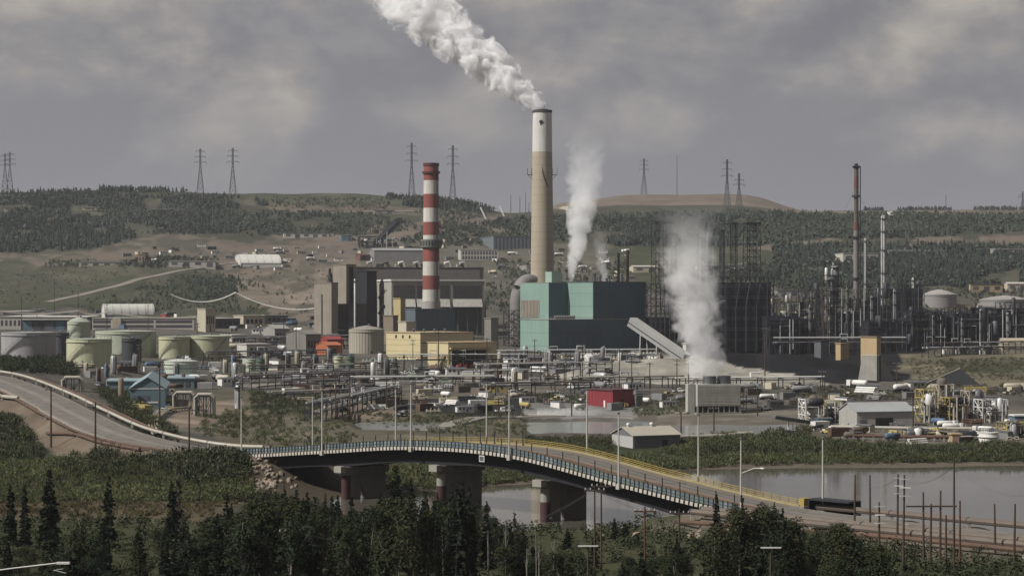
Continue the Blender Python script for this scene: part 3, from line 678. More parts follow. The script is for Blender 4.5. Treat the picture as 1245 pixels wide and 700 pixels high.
def lattice(mb, x0, y0, x1, y1, z0, z1, nx, ny, nz, r, brace=True, floors=False, taper=1.0):
    xs = np.linspace(x0, x1, nx + 1); ys = np.linspace(y0, y1, ny + 1); zs = np.linspace(z0, z1, nz + 1)
    cx, cy = (x0 + x1) / 2, (y0 + y1) / 2
    def q(x, y, z):
        k = 1 - (1 - taper) * (z - z0) / max(1e-6, z1 - z0); return (cx + (x - cx) * k, cy + (y - cy) * k, z)
    for x in xs:
        for y in ys: mb.bar(q(x, y, z0 - 2), q(x, y, z1), r * 1.25, caps=False)
    for z in zs[1:]:
        for y in ys: mb.bar(q(x0, y, z), q(x1, y, z), r, caps=False)
        for x in xs: mb.bar(q(x, y0, z), q(x, y1, z), r, caps=False)
    if brace:
        for k in range(nz):
            for i in range(nx):
                a, b = (i, i + 1) if (i + k) % 2 else (i + 1, i)
                mb.bar(q(xs[a], y0, zs[k]), q(xs[b], y0, zs[k + 1]), r * .7, caps=False); mb.bar(q(xs[a], y1, zs[k]), q(xs[b], y1, zs[k + 1]), r * .7, caps=False)
            for j in range(ny):
                a, b = (j, j + 1) if (j + k) % 2 else (j + 1, j)
                mb.bar(q(x0, ys[a], zs[k]), q(x0, ys[b], zs[k + 1]), r * .7, caps=False); mb.bar(q(x1, ys[a], zs[k]), q(x1, ys[b], zs[k + 1]), r * .7, caps=False)
    return mb
def bullet(mb, p0, p1, r, n=12):
    """horizontal or vertical pressure vessel with domed ends"""
    p0, p1 = Vector(p0), Vector(p1); d = (p1 - p0).normalized()
    return mb.tube([p0 - d * r * .5, p0 - d * r * .35, p0, p1, p1 + d * r * .35, p1 + d * r * .5], [r * .25, r * .7, r, r, r * .7, r * .25], n)
def tank(label, L, R, base, top, m, roofm=None, cone=0.08, d=None, stair=1, band=None, group=None):
    c = (L + R) / 2; P = spot(c, base, d); r = (R - L) / 2 * P.y / F; P = Vector((P.x * (P.y + r) / P.y, P.y + r, P.z)); h = (base - top) * (P.y - r) / F
    t = thing('storage_tank', label, 'tank', P, 0, group); roofm = roofm or m
    shell = part('shell', MB().lathe([(r, -2.5), (r, h)], 48), m, t, True)
    trf = part('roof', MB().lathe([(r + .12, h + .02), (r + .12, h + .2), (r * .55, h + .2 + r * cone * .6), (r * .06, h + .2 + r * cone), (0.001, h + .2 + r * cone)], 48), roofm, t, True)
    part('wind_girder', MB().lathe([(r + .02, h - 1.2), (r + .38, h - 1.15), (r + .38, h - .95), (r + .02, h - .9)], 48), m, t)
    if stair:
        mb = MB(); n = 26; a0 = math.radians(-150 if stair == 1 else -95)
        for k in range(n):
            a = a0 + math.radians(75) * k / n * 1.0; z = h * k / n
            mb.box(((r + .55) * math.cos(a), (r + .55) * math.sin(a), z + .1), (1.1, max(.35, r * math.radians(75) / n * 1.05), .12), a)
            if k % 3 == 0: mb.bar(((r + 1.05) * math.cos(a), (r + 1.05) * math.sin(a), z), ((r + 1.05) * math.cos(a), (r + 1.05) * math.sin(a), z + 1.1), .05)
        pts = [((r + 1.05) * math.cos(a0 + math.radians(75) * k / 10), (r + 1.05) * math.sin(a0 + math.radians(75) * k / 10), h * k / 10 + 1.1) for k in range(11)]
        mb.tube(pts, .07, 4); part('stair', mb, STEEL2, t)
    part('roof_vent', MB().lathe([(.5, h), (.5, h + .4 + r * cone), (.9, h + .5 + r * cone), (.2, h + 1.2 + r * cone)], 10, (r * .15, 0, 0)), STEEL2, trf)
    mb = MB(); n = 30
    for k in range(n):
        a = 2 * math.pi * k / n; mb.bar(((r - .05) * math.cos(a), (r - .05) * math.sin(a), h + .2), ((r - .05) * math.cos(a), (r - .05) * math.sin(a), h + 1.3), .05, caps=False)
    mb.tube([((r - .05) * math.cos(2 * math.pi * k / n), (r - .05) * math.sin(2 * math.pi * k / n), h + 1.3) for k in range(n + 1)], .05, 4); part('handrail', mb, STEEL2, trf)
    mb = MB(); a = math.radians(-70); mb.bar((r * math.cos(a), r * math.sin(a), .9), ((r + .5) * math.cos(a), (r + .5) * math.sin(a), .9), .7, 10); part('manway', mb, STEEL2, shell)
    if band: part('band', MB().lathe([(r + .03, h * band[0]), (r + .06, h * band[0]), (r + .06, h * band[1]), (r + .03, h * band[1])], 48), band[2], t, True)
    return t
def pole_tower(name, label, px, base, top, w, m, cat='column', plats=(), d=None, ladder=True, head=True, bands=(), group=None, taper=1.0):
    """slender process column with platforms, ladder and overhead line"""
    P = spot(px, base, d); h = (base - top) * P.y / F; r = w / 2 * P.y / F
    t = thing(name, label, cat, P, 0, group)
    part('shell', MB().lathe([(r * 1.25, -2), (r * 1.05, 2.5), (r, 3), (r * taper, h - r * .6), (r * taper * .7, h - r * .2), (r * .1, h)], 16), m, t, True)
    for f in plats:
        mb = MB().lathe([(r, h * f - .15), (r + 1.0, h * f - .1), (r + 1.0, h * f), (r, h * f)], 14)
        for k in range(10):
            a = 2 * math.pi * k / 10; mb.bar(((r + .95) * math.cos(a), (r + .95) * math.sin(a), h * f), ((r + .95) * math.cos(a), (r + .95) * math.sin(a), h * f + 1.1), .06, caps=False)
        mb.tube([((r + .95) * math.cos(2 * math.pi * k / 10), (r + .95) * math.sin(2 * math.pi * k / 10), h * f + 1.1) for k in range(11)], .06, 4)
        part('platform', mb, STEEL, t)
    for f0, f1, bm in bands:
        part('band', MB().lathe([(r * 1.03, h * f0), (r * 1.04 + .02, h * f0), (r * 1.04 + .02, h * f1), (r * 1.03, h * f1)], 16), bm, t, True)
    if ladder:
        a = math.radians(-60); x, y = (r + .3) * math.cos(a), (r + .3) * math.sin(a); part('ladder', MB().box((x, y, h / 2), (.35, .35, h * .96), a), STEEL, t)
        a = math.radians(-130); x, y = (r + .35) * math.cos(a), (r + .35) * math.sin(a); part('downcomer', MB().tube([(0, 0, h - .2), (x * .6, y * .6, h + r * .4), (x, y, h - r), (x, y, 2)], max(.15, r * .16), 6), ALU, t)
    return t
def rack(label, A, B, h=7.0, w=6.0, pipes=6, levels=2, mats=None, group=None, rad=0.35, name='pipe_rack', bay=9.0):
    P, Q = spot(*A), spot(*B); v = Q - P; L = math.hypot(v.x, v.y); t = thing(name, label, 'pipe rack', P, math.atan2(v.y, v.x), group)
    n = max(2, int(L / bay)); mb = MB(); gz = [spot_z(P, v, k / n) for k in range(n + 1)]
    zt = max(gz) + h
    for k in range(n + 1):
        x = L * k / n
        for y in (-w / 2, w / 2): mb.bar((x, y, gz[k] - 2), (x, y, zt), .22, caps=False)
        for l in range(levels): mb.bar((x, -w / 2, zt - l * 2.6), (x, w / 2, zt - l * 2.6), .2, caps=False)
        if k < n:
            for y in (-w / 2, w / 2):
                mb.bar((x, y, zt - .6), (x + L / n, y, zt - .6), .14, caps=False)
                if k % 3 == 0: mb.bar((x, y, gz[k]), (x + L / n, y, zt - .6), .1, caps=False)
    part('steel_frame', mb, STEEL, t)
    mats = mats or [STEEL2, ALU, PIPE_B, STEEL, ALU, RUST]
    rnd = random.Random(label)
    for l in range(levels):
        for k in range(pipes):
            y = -w / 2 + w * (k + .5) / pipes; rr = rad * rnd.uniform(.5, 1.25); z = zt - l * 2.6 + .2 + rr
            x0, x1 = (0, L) if rnd.random() < .6 else sorted((rnd.uniform(0, L * .5), rnd.uniform(L * .5, L)))
            pts = [(x0, y, z), (x1, y, z)]
            if rnd.random() < .4: pts = [(x0, y, z)] + [(x1 * .5, y, z), (x1 * .5, y, z + 1.8), (x1 * .5 + 4, y, z + 1.8), (x1 * .5 + 4, y, z)] + [(x1, y, z)]
            part('pipe', MB().tube(pts, rr, 6), rnd.choice(mats), t)
    return t
def spot_z(P, v, f): return float(ground(P.x + v.x * f, P.y + v.y * f)) - P.z
def unit(label, C, base, wpx, hpx, dep=14.0, nz=5, seed=0, m=None, vessels=4, name='process_unit', th=TH, solid=0.0, cat='process unit', clad=None, r=.28, group=None, bay=7.0, dark=False):
    """open steel structure with decks, vessels, exchangers and risers inside"""
    P = spot(C, base); k = P.y / F; a = wpx * k / max(.5, math.cos(th)); h = hpx * k; rnd = random.Random(seed)
    t = thing(name, label, cat, P, th * 0.25, group); m = m or STEEL
    part('steel_frame', lattice(MB(), -a / 2, 0, a / 2, dep, 0, h, max(1, int(a / bay)), max(1, int(dep / bay)), nz, r), m, t)
    for i in range(1, nz + 1):
        if rnd.random() < .8:
            fx = rnd.uniform(.6, 1.0); part('deck', MB().box((rnd.uniform(-.1, .1) * a, dep / 2, h * i / nz - .1), (a * fx, dep, .25)), rnd.choice([STEEL, STEEL2, BLACK]), t)
            mb = MB(); x0, x1 = -a / 2, a / 2
            for hh in (.55, 1.1): mb.bar((x0, -.1, h * i / nz + hh), (x1, -.1, h * i / nz + hh), .06, caps=False)
            for q in range(8): mb.bar((x0 + a * q / 7, -.1, h * i / nz), (x0 + a * q / 7, -.1, h * i / nz + 1.1), .05, caps=False)
            part('handrail', mb, STEEL2 if rnd.random() < .6 else YELLOW, t)
    if solid > 0:
        part('cladding', MB().box((0, dep * .5, h * solid / 2), (a * .94, dep * .9, h * solid)), clad or BLACK, t)
    for i in range(vessels):
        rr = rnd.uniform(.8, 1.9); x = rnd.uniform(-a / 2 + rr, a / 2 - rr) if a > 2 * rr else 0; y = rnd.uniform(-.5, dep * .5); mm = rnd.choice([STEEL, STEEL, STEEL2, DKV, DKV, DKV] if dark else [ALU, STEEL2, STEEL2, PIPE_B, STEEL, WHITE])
        if rnd.random() < .5:
            z0 = h / nz * rnd.randrange(0, nz); z1 = z0 + h / nz * rnd.uniform(.9, 2.2); part('vessel', bullet(MB(), (x, y, z0), (x, y, min(z1, h * 1.12)), rr), mm, t, True)
        else:
            z0 = h / nz * rnd.randrange(0, nz) + rr + .2; L = rnd.uniform(3, min(9, max(4, a * .5))); part('exchanger', bullet(MB(), (x - L / 2, y, z0), (x + L / 2, y, z0), rr * .75), mm, t, True)
    for i in range(int(vessels * 1.2)):
        x = rnd.uniform(-a / 2, a / 2); y = -.3 - rnd.random() * .8; z = h * rnd.uniform(.3, 1.05); x2 = x + rnd.uniform(-.9, .9) * a; x2 = max(-a / 2, min(a / 2, x2)); z2 = h * rnd.uniform(0, .9)
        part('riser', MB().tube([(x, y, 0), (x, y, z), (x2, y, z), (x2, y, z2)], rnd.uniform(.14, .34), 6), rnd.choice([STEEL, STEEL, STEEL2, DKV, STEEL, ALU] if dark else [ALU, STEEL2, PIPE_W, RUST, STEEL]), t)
    return t

# ================================================================== POWER PLANT: stacks
def concrete_stack():
    P = spot(659, 409, 1330); k = P.y / F; P.x = (659.3 - CX) * k
    zt = zrow(134.5, P.y) - P.z; zw = zrow(185, P.y) - P.z; z2 = zrow(340, P.y) - P.z; r2 = 14.2 * k; r1 = 11.4 * k
    R = lambda z: r2 + (r1 - r2) * (z - z2) / (zt - z2)
    t = thing('concrete_stack', 'tall tapering concrete smokestack with white top trailing a white plume', 'smokestack', P)
    CS = mat('stack_concrete', (0.40, 0.345, 0.262), 0.9, var=0.10, scale=0.06, streak=0.3, dirt=(0.26, 0.21, 0.16))
    WS = mat('stack_white_band', (0.62, 0.605, 0.57), 0.85, var=0.10, scale=0.08, streak=0.7, dirt=(0.36, 0.33, 0.29))
    part('shaft', MB().lathe([(R(z), z) for z in np.linspace(-3, zw, 24)], 56), CS, t, True)
    part('white_top', MB().lathe([(R(z) + .02, z) for z in np.linspace(zw, zt, 8)] + [(R(zt) - .6, zt), (R(zt) - .7, zt - 4)], 56), WS, t, True)
    part('rim', MB().lathe([(R(zt) + .05, zt - 1.6), (R(zt) + .25, zt - 1.5), (R(zt) + .25, zt + .1), (R(zt) - .5, zt + .1)], 56), mat('sooty_rim', (0.07, 0.066, 0.062), .9), t, True)
    part('flue', MB().lathe([(R(zt) * .62, zt - 3), (R(zt) * .62, zt + .6), (R(zt) * .55, zt + .6), (R(zt) * .55, zt - 2)], 32), BLACK, t, True)
    LM = mat('form_joint', (0.31, 0.265, 0.20), .9)
    for z in np.arange(z2 + 2, zw - 3, 4.6): part('form_joint', MB().lathe([(R(z) + .01, z - .12), (R(z) + .03, z - .12), (R(z) + .03, z + .12), (R(z) + .01, z + .12)], 56), LM, t, True)
    zp = zrow(210, P.y) - P.z
    for a in (math.radians(-178), math.radians(-2)):
        mb = MB(); x, y = math.cos(a), math.sin(a)
        mb.box(((R(zp) + 1.4) * x, (R(zp) + 1.4) * y, zp - 1.4), (3.0, 3.4, .25), a)
        for s in (-1.6, 0, 1.6):
            for q in (.3, 2.8): mb.bar(((R(zp) + q) * x - s * y, (R(zp) + q) * y + s * x, zp - 1.4), ((R(zp) + q) * x - s * y, (R(zp) + q) * y + s * x, zp + 2.6), .12)
        mb.bar((R(zp) * x, R(zp) * y, zp - 4), ((R(zp) + 2.6) * x, (R(zp) + 2.6) * y, zp - 1.4), .15)
        for hh in (.4, 1.5, 2.6): mb.box(((R(zp) + 2.8) * x, (R(zp) + 2.8) * y, zp + hh), (.15, 3.4, .15), a)
        part('platform', mb, STEEL, t)
    # curved dark strip, narrowing downwards, laid on the camera side, and the black mark under the rim
    mb = MB(); pts = []
    for f in np.linspace(0, 1, 14):
        a = math.radians(-92 + 34 * f); z = zrow(206 + 22 * f ** .75, P.y) - P.z; w = 1.5 * (1 - f * .5)
        pts.append((a, z, w))
    o = []
    for a, z, w in pts:
        for dz in (w, -w): o.append(((R(z) + .15) * math.cos(a), (R(z) + .15) * math.sin(a), z + dz))
    m2 = MB()._add(o, [(2 * i, 2 * i + 1, 2 * i + 3, 2 * i + 2) for i in range(len(pts) - 1)]); ob = part('curved_strip', m2, mat('dark_strip', (0.075, 0.055, 0.04), .9), t); sm = ob.modifiers.new('thick', 'SOLIDIFY'); sm.thickness = .5
    for k, (a, dz) in enumerate(((-104, 0), (-96, .3), (-90, -.4), (-99, -1.2))):
        a = math.radians(a); z = zrow(149, P.y) - P.z + dz; part('vent_opening', MB().box(((R(z)) * math.cos(a), (R(z)) * math.sin(a), z), (.4, .9, 1.5), a), BLACK, t)
    return P, zt, R(zt)
STK_P, STK_ZT, STK_R = concrete_stack()
def striped_stack():
    P = spot(524, 392, 1270); k = P.y / F; P.x = (524.2 - CX) * k
    zz = lambda py: zrow(py, P.y) - P.z
    zt, zb = zz(200), zz(376); R = lambda z: (10.6 + (9.0 - 10.6) * (z - zb) / (zt - zb)) * k
    t = thing('striped_stack', 'red and white banded smokestack with a grey ring platform, beside the blue-grey hall', 'smokestack', P)
    RB = mat('stack_red', (0.25, 0.072, 0.058), .8, var=.18, streak=.5, dirt=(.12, .05, .04)); WB = mat('stack_white', (0.60, 0.58, 0.53), .85, var=.14, streak=.7, dirt=(.30, .25, .22))
    seq = [(415, 352, WB), (352, 335, RB), (335, 318, WB), (318, 291, RB), (291, 286, WB), (286, 270, RB), (270, 253, WB), (253, 236, RB), (236, 219.5, WB), (219.5, 200, RB)]
    for a, b, m in seq:
        z0, z1 = zz(a), zz(b); part('red_band' if m is RB else 'white_band', MB().lathe([(R(z0), z0), (R(z1), z1)], 40), m, t, True)
    for py, w, hh in ((200.5, .35, 1.0), (210, .9, .7)): part('ring', MB().lathe([(R(zz(py)), zz(py) - hh), (R(zz(py)) + w, zz(py) - hh * .8), (R(zz(py)) + w, zz(py) + hh), (R(zz(py)), zz(py) + hh)], 40), mat('dark_red_ring', (.10, .03, .028), .8), t, True)
    z = zz(296); part('ring_platform', MB().lathe([(R(z), z - 3.2), (R(z) + 1.3, z - 2.4), (R(z) + 1.5, z - 2.2), (R(z) + 1.5, z + 2.4), (R(z) + 1.2, z + 2.4), (R(z) + .1, z + 1.0)], 40), mat('grey_green_ring', (.17, .18, .15), .7, var=.3, scale=.6), t, True)
    mb = MB()
    for q in range(22):
        a = 2 * math.pi * q / 22; mb.box(((R(z) + 1.55) * math.cos(a), (R(z) + 1.55) * math.sin(a), z), (.1, .9, 3.0), a)
    part('ring_panel', mb, STEEL, t)
    part('ladder', MB().box(((R(zb)) * .7, -(R(zb)) * .72, (zt + zb) / 2), (.5, .5, zt - zb), .7), STEEL, t)
    part('stack_base', MB().lathe([(R(zb) * 1.02, zz(398)), (R(zb) * 1.15, zz(398)), (R(zb) * 1.08, zz(366)), (R(zb) * 1.0, zz(366))], 40), mat('stained_stack_base', (.36, .34, .31), .9, var=.35, scale=.3, streak=.7, dirt=(.10, .09, .09)), t, True)
striped_stack()

# ================================================================== POWER PLANT: teal hall
TEAL = mat('teal_siding', (0.225, 0.335, 0.285), .6, var=.11, scale=.06, streak=.4, dirt=(.13, .22, .20))
TROOF = mat('pale_gravel_roof', (.30, .29, .26), .9)
def teal_hall():
    P, a, b = frame(667, 632.5, 785, 431); k = P.y / F
    t = thing('teal_hall', 'large teal clad boiler hall with stepped blocks at the foot of the concrete stack', 'building', P, TH)
    zl = (431 - 390) * k; zu = (431 - 344.5) * k
    part('lower_block', MB().box((a / 2, b / 2, zl / 2 - 1.5), (a, b, zl + 3)), TEAL, t)
    part('lower_roof', MB().box((a / 2, b / 2, zl + .16), (a + .5, b + .5, .3)), TROOF, t)
    # upper left block (lit face 632-667) stands back over the left half, upper right block comes forward to the right
    cs, sn = math.cos(TH), math.sin(TH)
    def atx(px, y0):   # local x on the line y=y0 that falls on photo column px
        kk = (px - CX) / F; A = P.x - y0 * sn; B = P.y + y0 * cs; return (kk * B - A) / (cs - kk * sn)
    def aty(px, x0):
        kk = (px - CX) / F; A = P.x + x0 * cs; B = P.y + x0 * sn; return (kk * B - A) / (-sn - kk * cs)
    x1 = atx(721, 0.02); yb = aty(690, x1)                      # forward block: corner at 721, lit face back to 690
    part('forward_block', MB().box(((x1 + a) / 2, (yb + b + 16) / 2, (zl + zu) / 2 + .3), (a - x1 - .05, b + 16 - .04, zu - zl - .1)).box((x1 + 1e-2, 0, 0), (1e-3, 1e-3, 1e-3)), TEAL, t)
    part('forward_front', MB().box(((x1 + a) / 2, yb / 2 + .03, (zl + zu) / 2 + .3), (a - x1, yb - .06, zu - zl)), TEAL, t)
    yl = yb; xl = atx(667, yl); yr = aty(632.5, xl); ym = aty(656, xl)
    part('rear_block', MB().box(((xl + x1) / 2 - .02, yl + (yr - yl) / 2, (zl + zu) / 2 + .1), (x1 - xl - .06, yr - yl, zu - zl - .3)), TEAL, t)
    part('rear_roof', MB().box(((xl + x1) / 2 - .3, (yl + yr) / 2, zu + .15), (x1 - xl - .3, yr - yl + .4, .3)), TROOF, t)
    part('upper_roof', MB().box(((x1 + a) / 2, (b + 16) / 2, zu + .5), (a - x1 + .6, b + 16.5, .35)), mat('dark_roof_edge', (.07, .09, .10), .8), t)
    part('penthouse', MB().box((x1 - 6, yl + 5, zu + 3), (7, 6, 6.5)), mat('pale_teal_siding', (.30, .40, .34), .6), t)
    # brown louvre field on the lit face of the rear block, split into slats
    zl0, zl1 = (431 - 388) * k, (431 - 366) * k; bl = yr - ym
    for q in range(13):
        y = ym + bl * (q + .5) / 13 * 0.97
        part('louvre', MB().box((xl - .12, y, (zl0 + zl1) / 2), (.3, bl / 13 * .62, zl1 - zl0)), mat('tan_louvre', (.30, .25, .205), .8, var=.2), t)
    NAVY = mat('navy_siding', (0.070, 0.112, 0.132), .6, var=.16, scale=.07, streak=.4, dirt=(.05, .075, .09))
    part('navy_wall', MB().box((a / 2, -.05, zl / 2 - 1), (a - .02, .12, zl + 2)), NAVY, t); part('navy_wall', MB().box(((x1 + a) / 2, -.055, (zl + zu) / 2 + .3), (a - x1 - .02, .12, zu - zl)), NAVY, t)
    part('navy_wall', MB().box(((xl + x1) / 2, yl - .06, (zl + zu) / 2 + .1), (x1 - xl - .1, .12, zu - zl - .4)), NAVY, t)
    # horizontal siding joints
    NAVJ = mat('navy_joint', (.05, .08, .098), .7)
    for z in np.arange(4, zu, 7.2):
        if z < zl:
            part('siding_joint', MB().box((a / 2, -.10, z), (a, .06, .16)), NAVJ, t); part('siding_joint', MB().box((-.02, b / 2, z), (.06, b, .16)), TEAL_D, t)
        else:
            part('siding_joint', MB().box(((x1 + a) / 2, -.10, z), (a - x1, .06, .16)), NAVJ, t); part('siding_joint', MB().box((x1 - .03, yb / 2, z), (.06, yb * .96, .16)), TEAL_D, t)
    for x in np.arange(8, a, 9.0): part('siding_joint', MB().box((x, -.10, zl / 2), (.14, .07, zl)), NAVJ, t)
    # service platform on the dark face
    z = (431 - 409) * k; mb = MB(); xx0, xx1 = a * .20, a * .52
    for zz in (z, z + 1.6, z + 3.0): mb.bar((xx0, -1.4, zz), (xx1, -1.4, zz), .16)
    for q in range(15):
        x = xx0 + (xx1 - xx0) * q / 14; mb.bar((x, -1.4, z), (x, -1.4, z + 3.0), .1); 
        if q % 3 == 0: mb.bar((x, 0, z), (x, -1.4, z), .12); mb.bar((x, -1.4, z), (x, -1.4, -1), .1)
    part('service_platform', mb, STEEL2, t)
    for (x, w, h) in ((a * .1, 3, 4), (a * .62, 4, 5), (a * .85, 3, 4)): right_box(t, 'door', x, x + w, 0, h, STEEL)
    # roof fans, ducts and rails
    for q in range(9):
        x = xl + 2 + q * 2.6; part('roof_fan', MB().lathe([(.7, zl + .3), (.7, zl + 1.5), (1.0, zl + 1.6), (.5, zl + 2.3)], 8, (x * .6, yl * .35 + 1, 0)), STEEL2, t)
    for q, (fx, fy, hh) in enumerate(((.55, 3, 3), (.68, 8, 2.2), (.8, 5, 4.5), (.92, 10, 2.6), (.62, 14, 5.0))): part('roof_vent', MB().lathe([(.8, zu + .6), (.8, zu + hh), (1.1, zu + hh + .1), (.4, zu + hh + .8)], 10, (a * fx, fy, 0)), STEEL2, t)
    for q, (px, hh, r) in enumerate(((752, 17, .7), (763, 19, .8))):
        part('steam_vent', MB().lathe([(r, zu), (r, zu + hh), (r * .8, zu + hh)], 10, (atx(px, 16), 16, 0)), [STEEL, RUST][q], t, True)
    mb = MB()
    for zz in (zl + .8, zl + 1.5): mb.bar((0, .2, zz), (x1, .2, zz), .08)
    for q in range(18): mb.bar((x1 * q / 17, .2, zl + .3), (x1 * q / 17, .2, zl + 1.5), .07)
    part('roof_rail', mb, WHITE, t)
    # big curved flue duct to the stack at the left
    A = Vector((xl + 1.0, yr + 5.0, 0)); pts = []
    for f in np.linspace(0, math.pi * .62, 12): pts.append((A.x + 2 - 8 * math.cos(f) + 8, A.y + 2, zu * .72 + 12 * math.sin(f)))
    part('flue_duct', MB().tube([(A.x + 2, A.y + 2, 4), (A.x + 2, A.y + 2, zu * .5)] + pts, 4.2, 20), mat('duct_lagging', (.22, .21, .20), .7, var=.2, scale=.3), t, True)
    part('duct_steel', lattice(MB(), A.x - 4, A.y - 3, A.x + 7, A.y + 7, 0, zu * .6, 2, 2, 5, .25), STEEL, t)
    return P, a, b, zu, atx
TE = teal_hall()
# ================================================================== POWER PLANT: grey boiler house group round the striped stack
def boiler_house():
    GW = mat('grey_white_cladding', (0.36, 0.345, 0.30), .75, var=.14, scale=.12, streak=.4, dirt=(.17, .15, .13))
    DK = mat('dark_bay_cladding', (0.085, 0.080, 0.078), .8, var=.3, scale=.2)
    t, a, b, h = building('boiler_house', 'grey boiler house with white parapet and zigzag stair behind the striped stack', 476, 454, 589, 392, 342, GW, GW, d=1300, th=math.radians(16))
    # flat dark panels for the bays on the front, with white hoods
    for k, (f0, f1) in enumerate(((.02, .25), (.27, .44), (.52, .62), (.66, .97))):
        right_box(t, 'upper_bay', a * f0, a * f1, h * .70, h * .93, DK, .15)
        part('hood', MB().xprism([(-2.6, h * .54), (.1, h * .54), (.1, h * .69)], a * f0, a * f1), mat('hood_cladding', (.52, .50, .45), .7, var=.2, streak=.4), t)
        right_box(t, 'lower_bay', a * f0, a * f1, h * .05, h * .54, DK, .12)
        for q in range(3): right_box(t, 'bay_column', a * (f0 + (f1 - f0) * (q + .5) / 3) - .3, a * (f0 + (f1 - f0) * (q + .5) / 3) + .3, 0, h * .55, STEEL2, .9)
    for q in range(3): left_box(t, 'porthole', b * (.25 + .2 * q), b * (.25 + .2 * q) + 1.2, h * .82, h * .82 + 1.2, GLASS)
    mb = MB(); n = 6
    for q in range(n):
        y0, y1 = (b * .35, b * .62) if q % 2 == 0 else (b * .62, b * .35)
        mb.bar((-.9, y0, h * q / n * .85), (-.9, y1, h * (q + 1) / n * .85), .45)
        mb.box((-.9, y1, h * (q + 1) / n * .85), (1.6, 2.2, .3))
    part('zigzag_stair', mb, STEEL, t)
    part('parapet', MB().box((a / 2, -.15, h + .8), (a + .8, .5, 1.0)).box((-.15, b / 2, h + .8), (.5, b, 1.0)), WHITE, t)
    # long dark turbine hall behind
    DB = mat('brown_cladding', (0.185, 0.165, 0.148), .8, var=.2, scale=.1, streak=.3)
    t, a, b, h = building('turbine_hall', 'long dark brown turbine hall rising behind the grey boiler house', 432, 424, 588, 392, 325, DB, DB, d=1390, th=math.radians(16))
    right_box(t, 'clerestory', a * .08, a * .97, h * .80, h * .97, mat('mauve_clad', (.24, .215, .20), .8), .2)
    right_box(t, 'dark_bay', a * .02, a * .30, h * .05, h * .74, BLACK, .15)
    for q in range(7): part('roof_duct', MB().tube([(a * (.1 + .12 * q), 3, h), (a * (.1 + .12 * q), 3, h + 3), (a * (.13 + .12 * q), 3, h + 3.6), (a * (.15 + .12 * q), 3, h + .2)], 1.1, 8), [ALU, STEEL2, WHITE][q % 3], t, True)
    for q in range(5): part('roof_box', MB().box((a * (.2 + .16 * q), 6, h + 1.4), (5 + q % 3, 4, 2.4)), [STEEL2, CONC, RUST][q % 3], t)
    # tall beige blocks at the left end
    BE = mat('beige_concrete_block', (0.265, 0.235, 0.190), .9, var=.15, scale=.15, streak=.3)
    t, a, b, h = building('coal_bunker', 'tall beige concrete bunker tower left of the boiler house', 421, 405, 433, 392, 322, BE, BE, d=1330)
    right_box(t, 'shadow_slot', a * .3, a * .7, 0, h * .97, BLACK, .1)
    t, a, b, h = building('transfer_tower', 'square beige concrete transfer tower with mast on its roof', 403, 382, 411, 394, 344, BE, BE, d=1290)
    part('mast', lattice(MB(), a * .2, b * .2, a * .2 + 2, b * .2 + 2, h, h + 9, 1, 1, 4, .14, taper=.3), STEEL, t)
    part('mast', lattice(MB(), a * .7, b * .3, a * .7 + 1.4, b * .3 + 1.4, h, h + 6, 1, 1, 3, .14, taper=.3), STEEL, t)
    left_box(t, 'cable_duct', b * .5, b * .58, 0, h * .8, STEEL)
    t, a, b, h = building('dark_silo_block', 'black narrow bunker block between beige tower and boiler house', 446, 433, 458, 393, 330, BLACK, BLACK, d=1315)
    pole_tower('vent_stack', 'slim white vent stack against the dark bunker block', 431.5, 393, 320, 2.4, ALU, 'vent stack', plats=(.96,), d=1285, ladder=False)
    building('gantry_link', 'low dark steel link building between the beige towers', 424, 411, 446, 392, 370, mat('link_clad', (.07, .06, .06), .8), d=1300)
    # yellow box, blue-grey hall, cream annex
    YB = mat('yellow_block', (0.42, 0.345, 0.175), .7, var=.1, streak=.2)
    building('yellow_stair_tower', 'narrow yellow stair tower beside the blue-grey hall', 487, 478.5, 493, 396, 363, YB, d=1245)
    BG = mat('blue_grey_cladding', (0.105, 0.135, 0.160), .65, var=.1, streak=.2)
    t, a, b, h = building('blue_grey_hall', 'blue-grey flat hall in front of the striped stack', 505, 493, 553, 398, 376, BG, mat('blue_grey_roof', (.14, .15, .16), .8), d=1215)
    for q in range(12): right_box(t, 'cladding_seam', a * (q + .5) / 12 - .06, a * (q + .5) / 12 + .06, 0, h * .98, BG, .1)
    building('cream_annex', 'small cream annex below the blue-grey hall', 494, 484, 506, 403, 391.5, CREAM, d=1180)
    # equipment mass right of stack: precipitators
    for k, (px, w, hh) in enumerate(((545, 20, 26), (566, 22, 34), (582, 14, 30))):
        unit(['dark precipitator steelwork right of the striped stack', 'dark hopper steelwork below the white hoods', 'dark steelwork at the corner of the boiler house'][k], px, 398 - k, w, hh, 10, 4, seed=40 + k, vessels=5, solid=.55)
    for k, px in enumerate((548, 556, 566, 574)): pole_tower('ash_silo', 'small grey ash silo among the dark precipitators', px, 402, 388, 5.5, STEEL2, 'silo', d=1190 + k * 4, ladder=False, group='ash silos')
    building('pump_shed', 'grey lean-to shed right of the precipitators', 597, 589, 606, 402, 387, mat('shed_grey', (.19, .18, .16), .8), d=1180)
    t = building('stone_shed', 'low brown masonry shed below the zigzag stair', 478, 466, 484, 400, 384, mat('masonry_brown', (.2, .165, .125), .9), d=1220)
boiler_house()
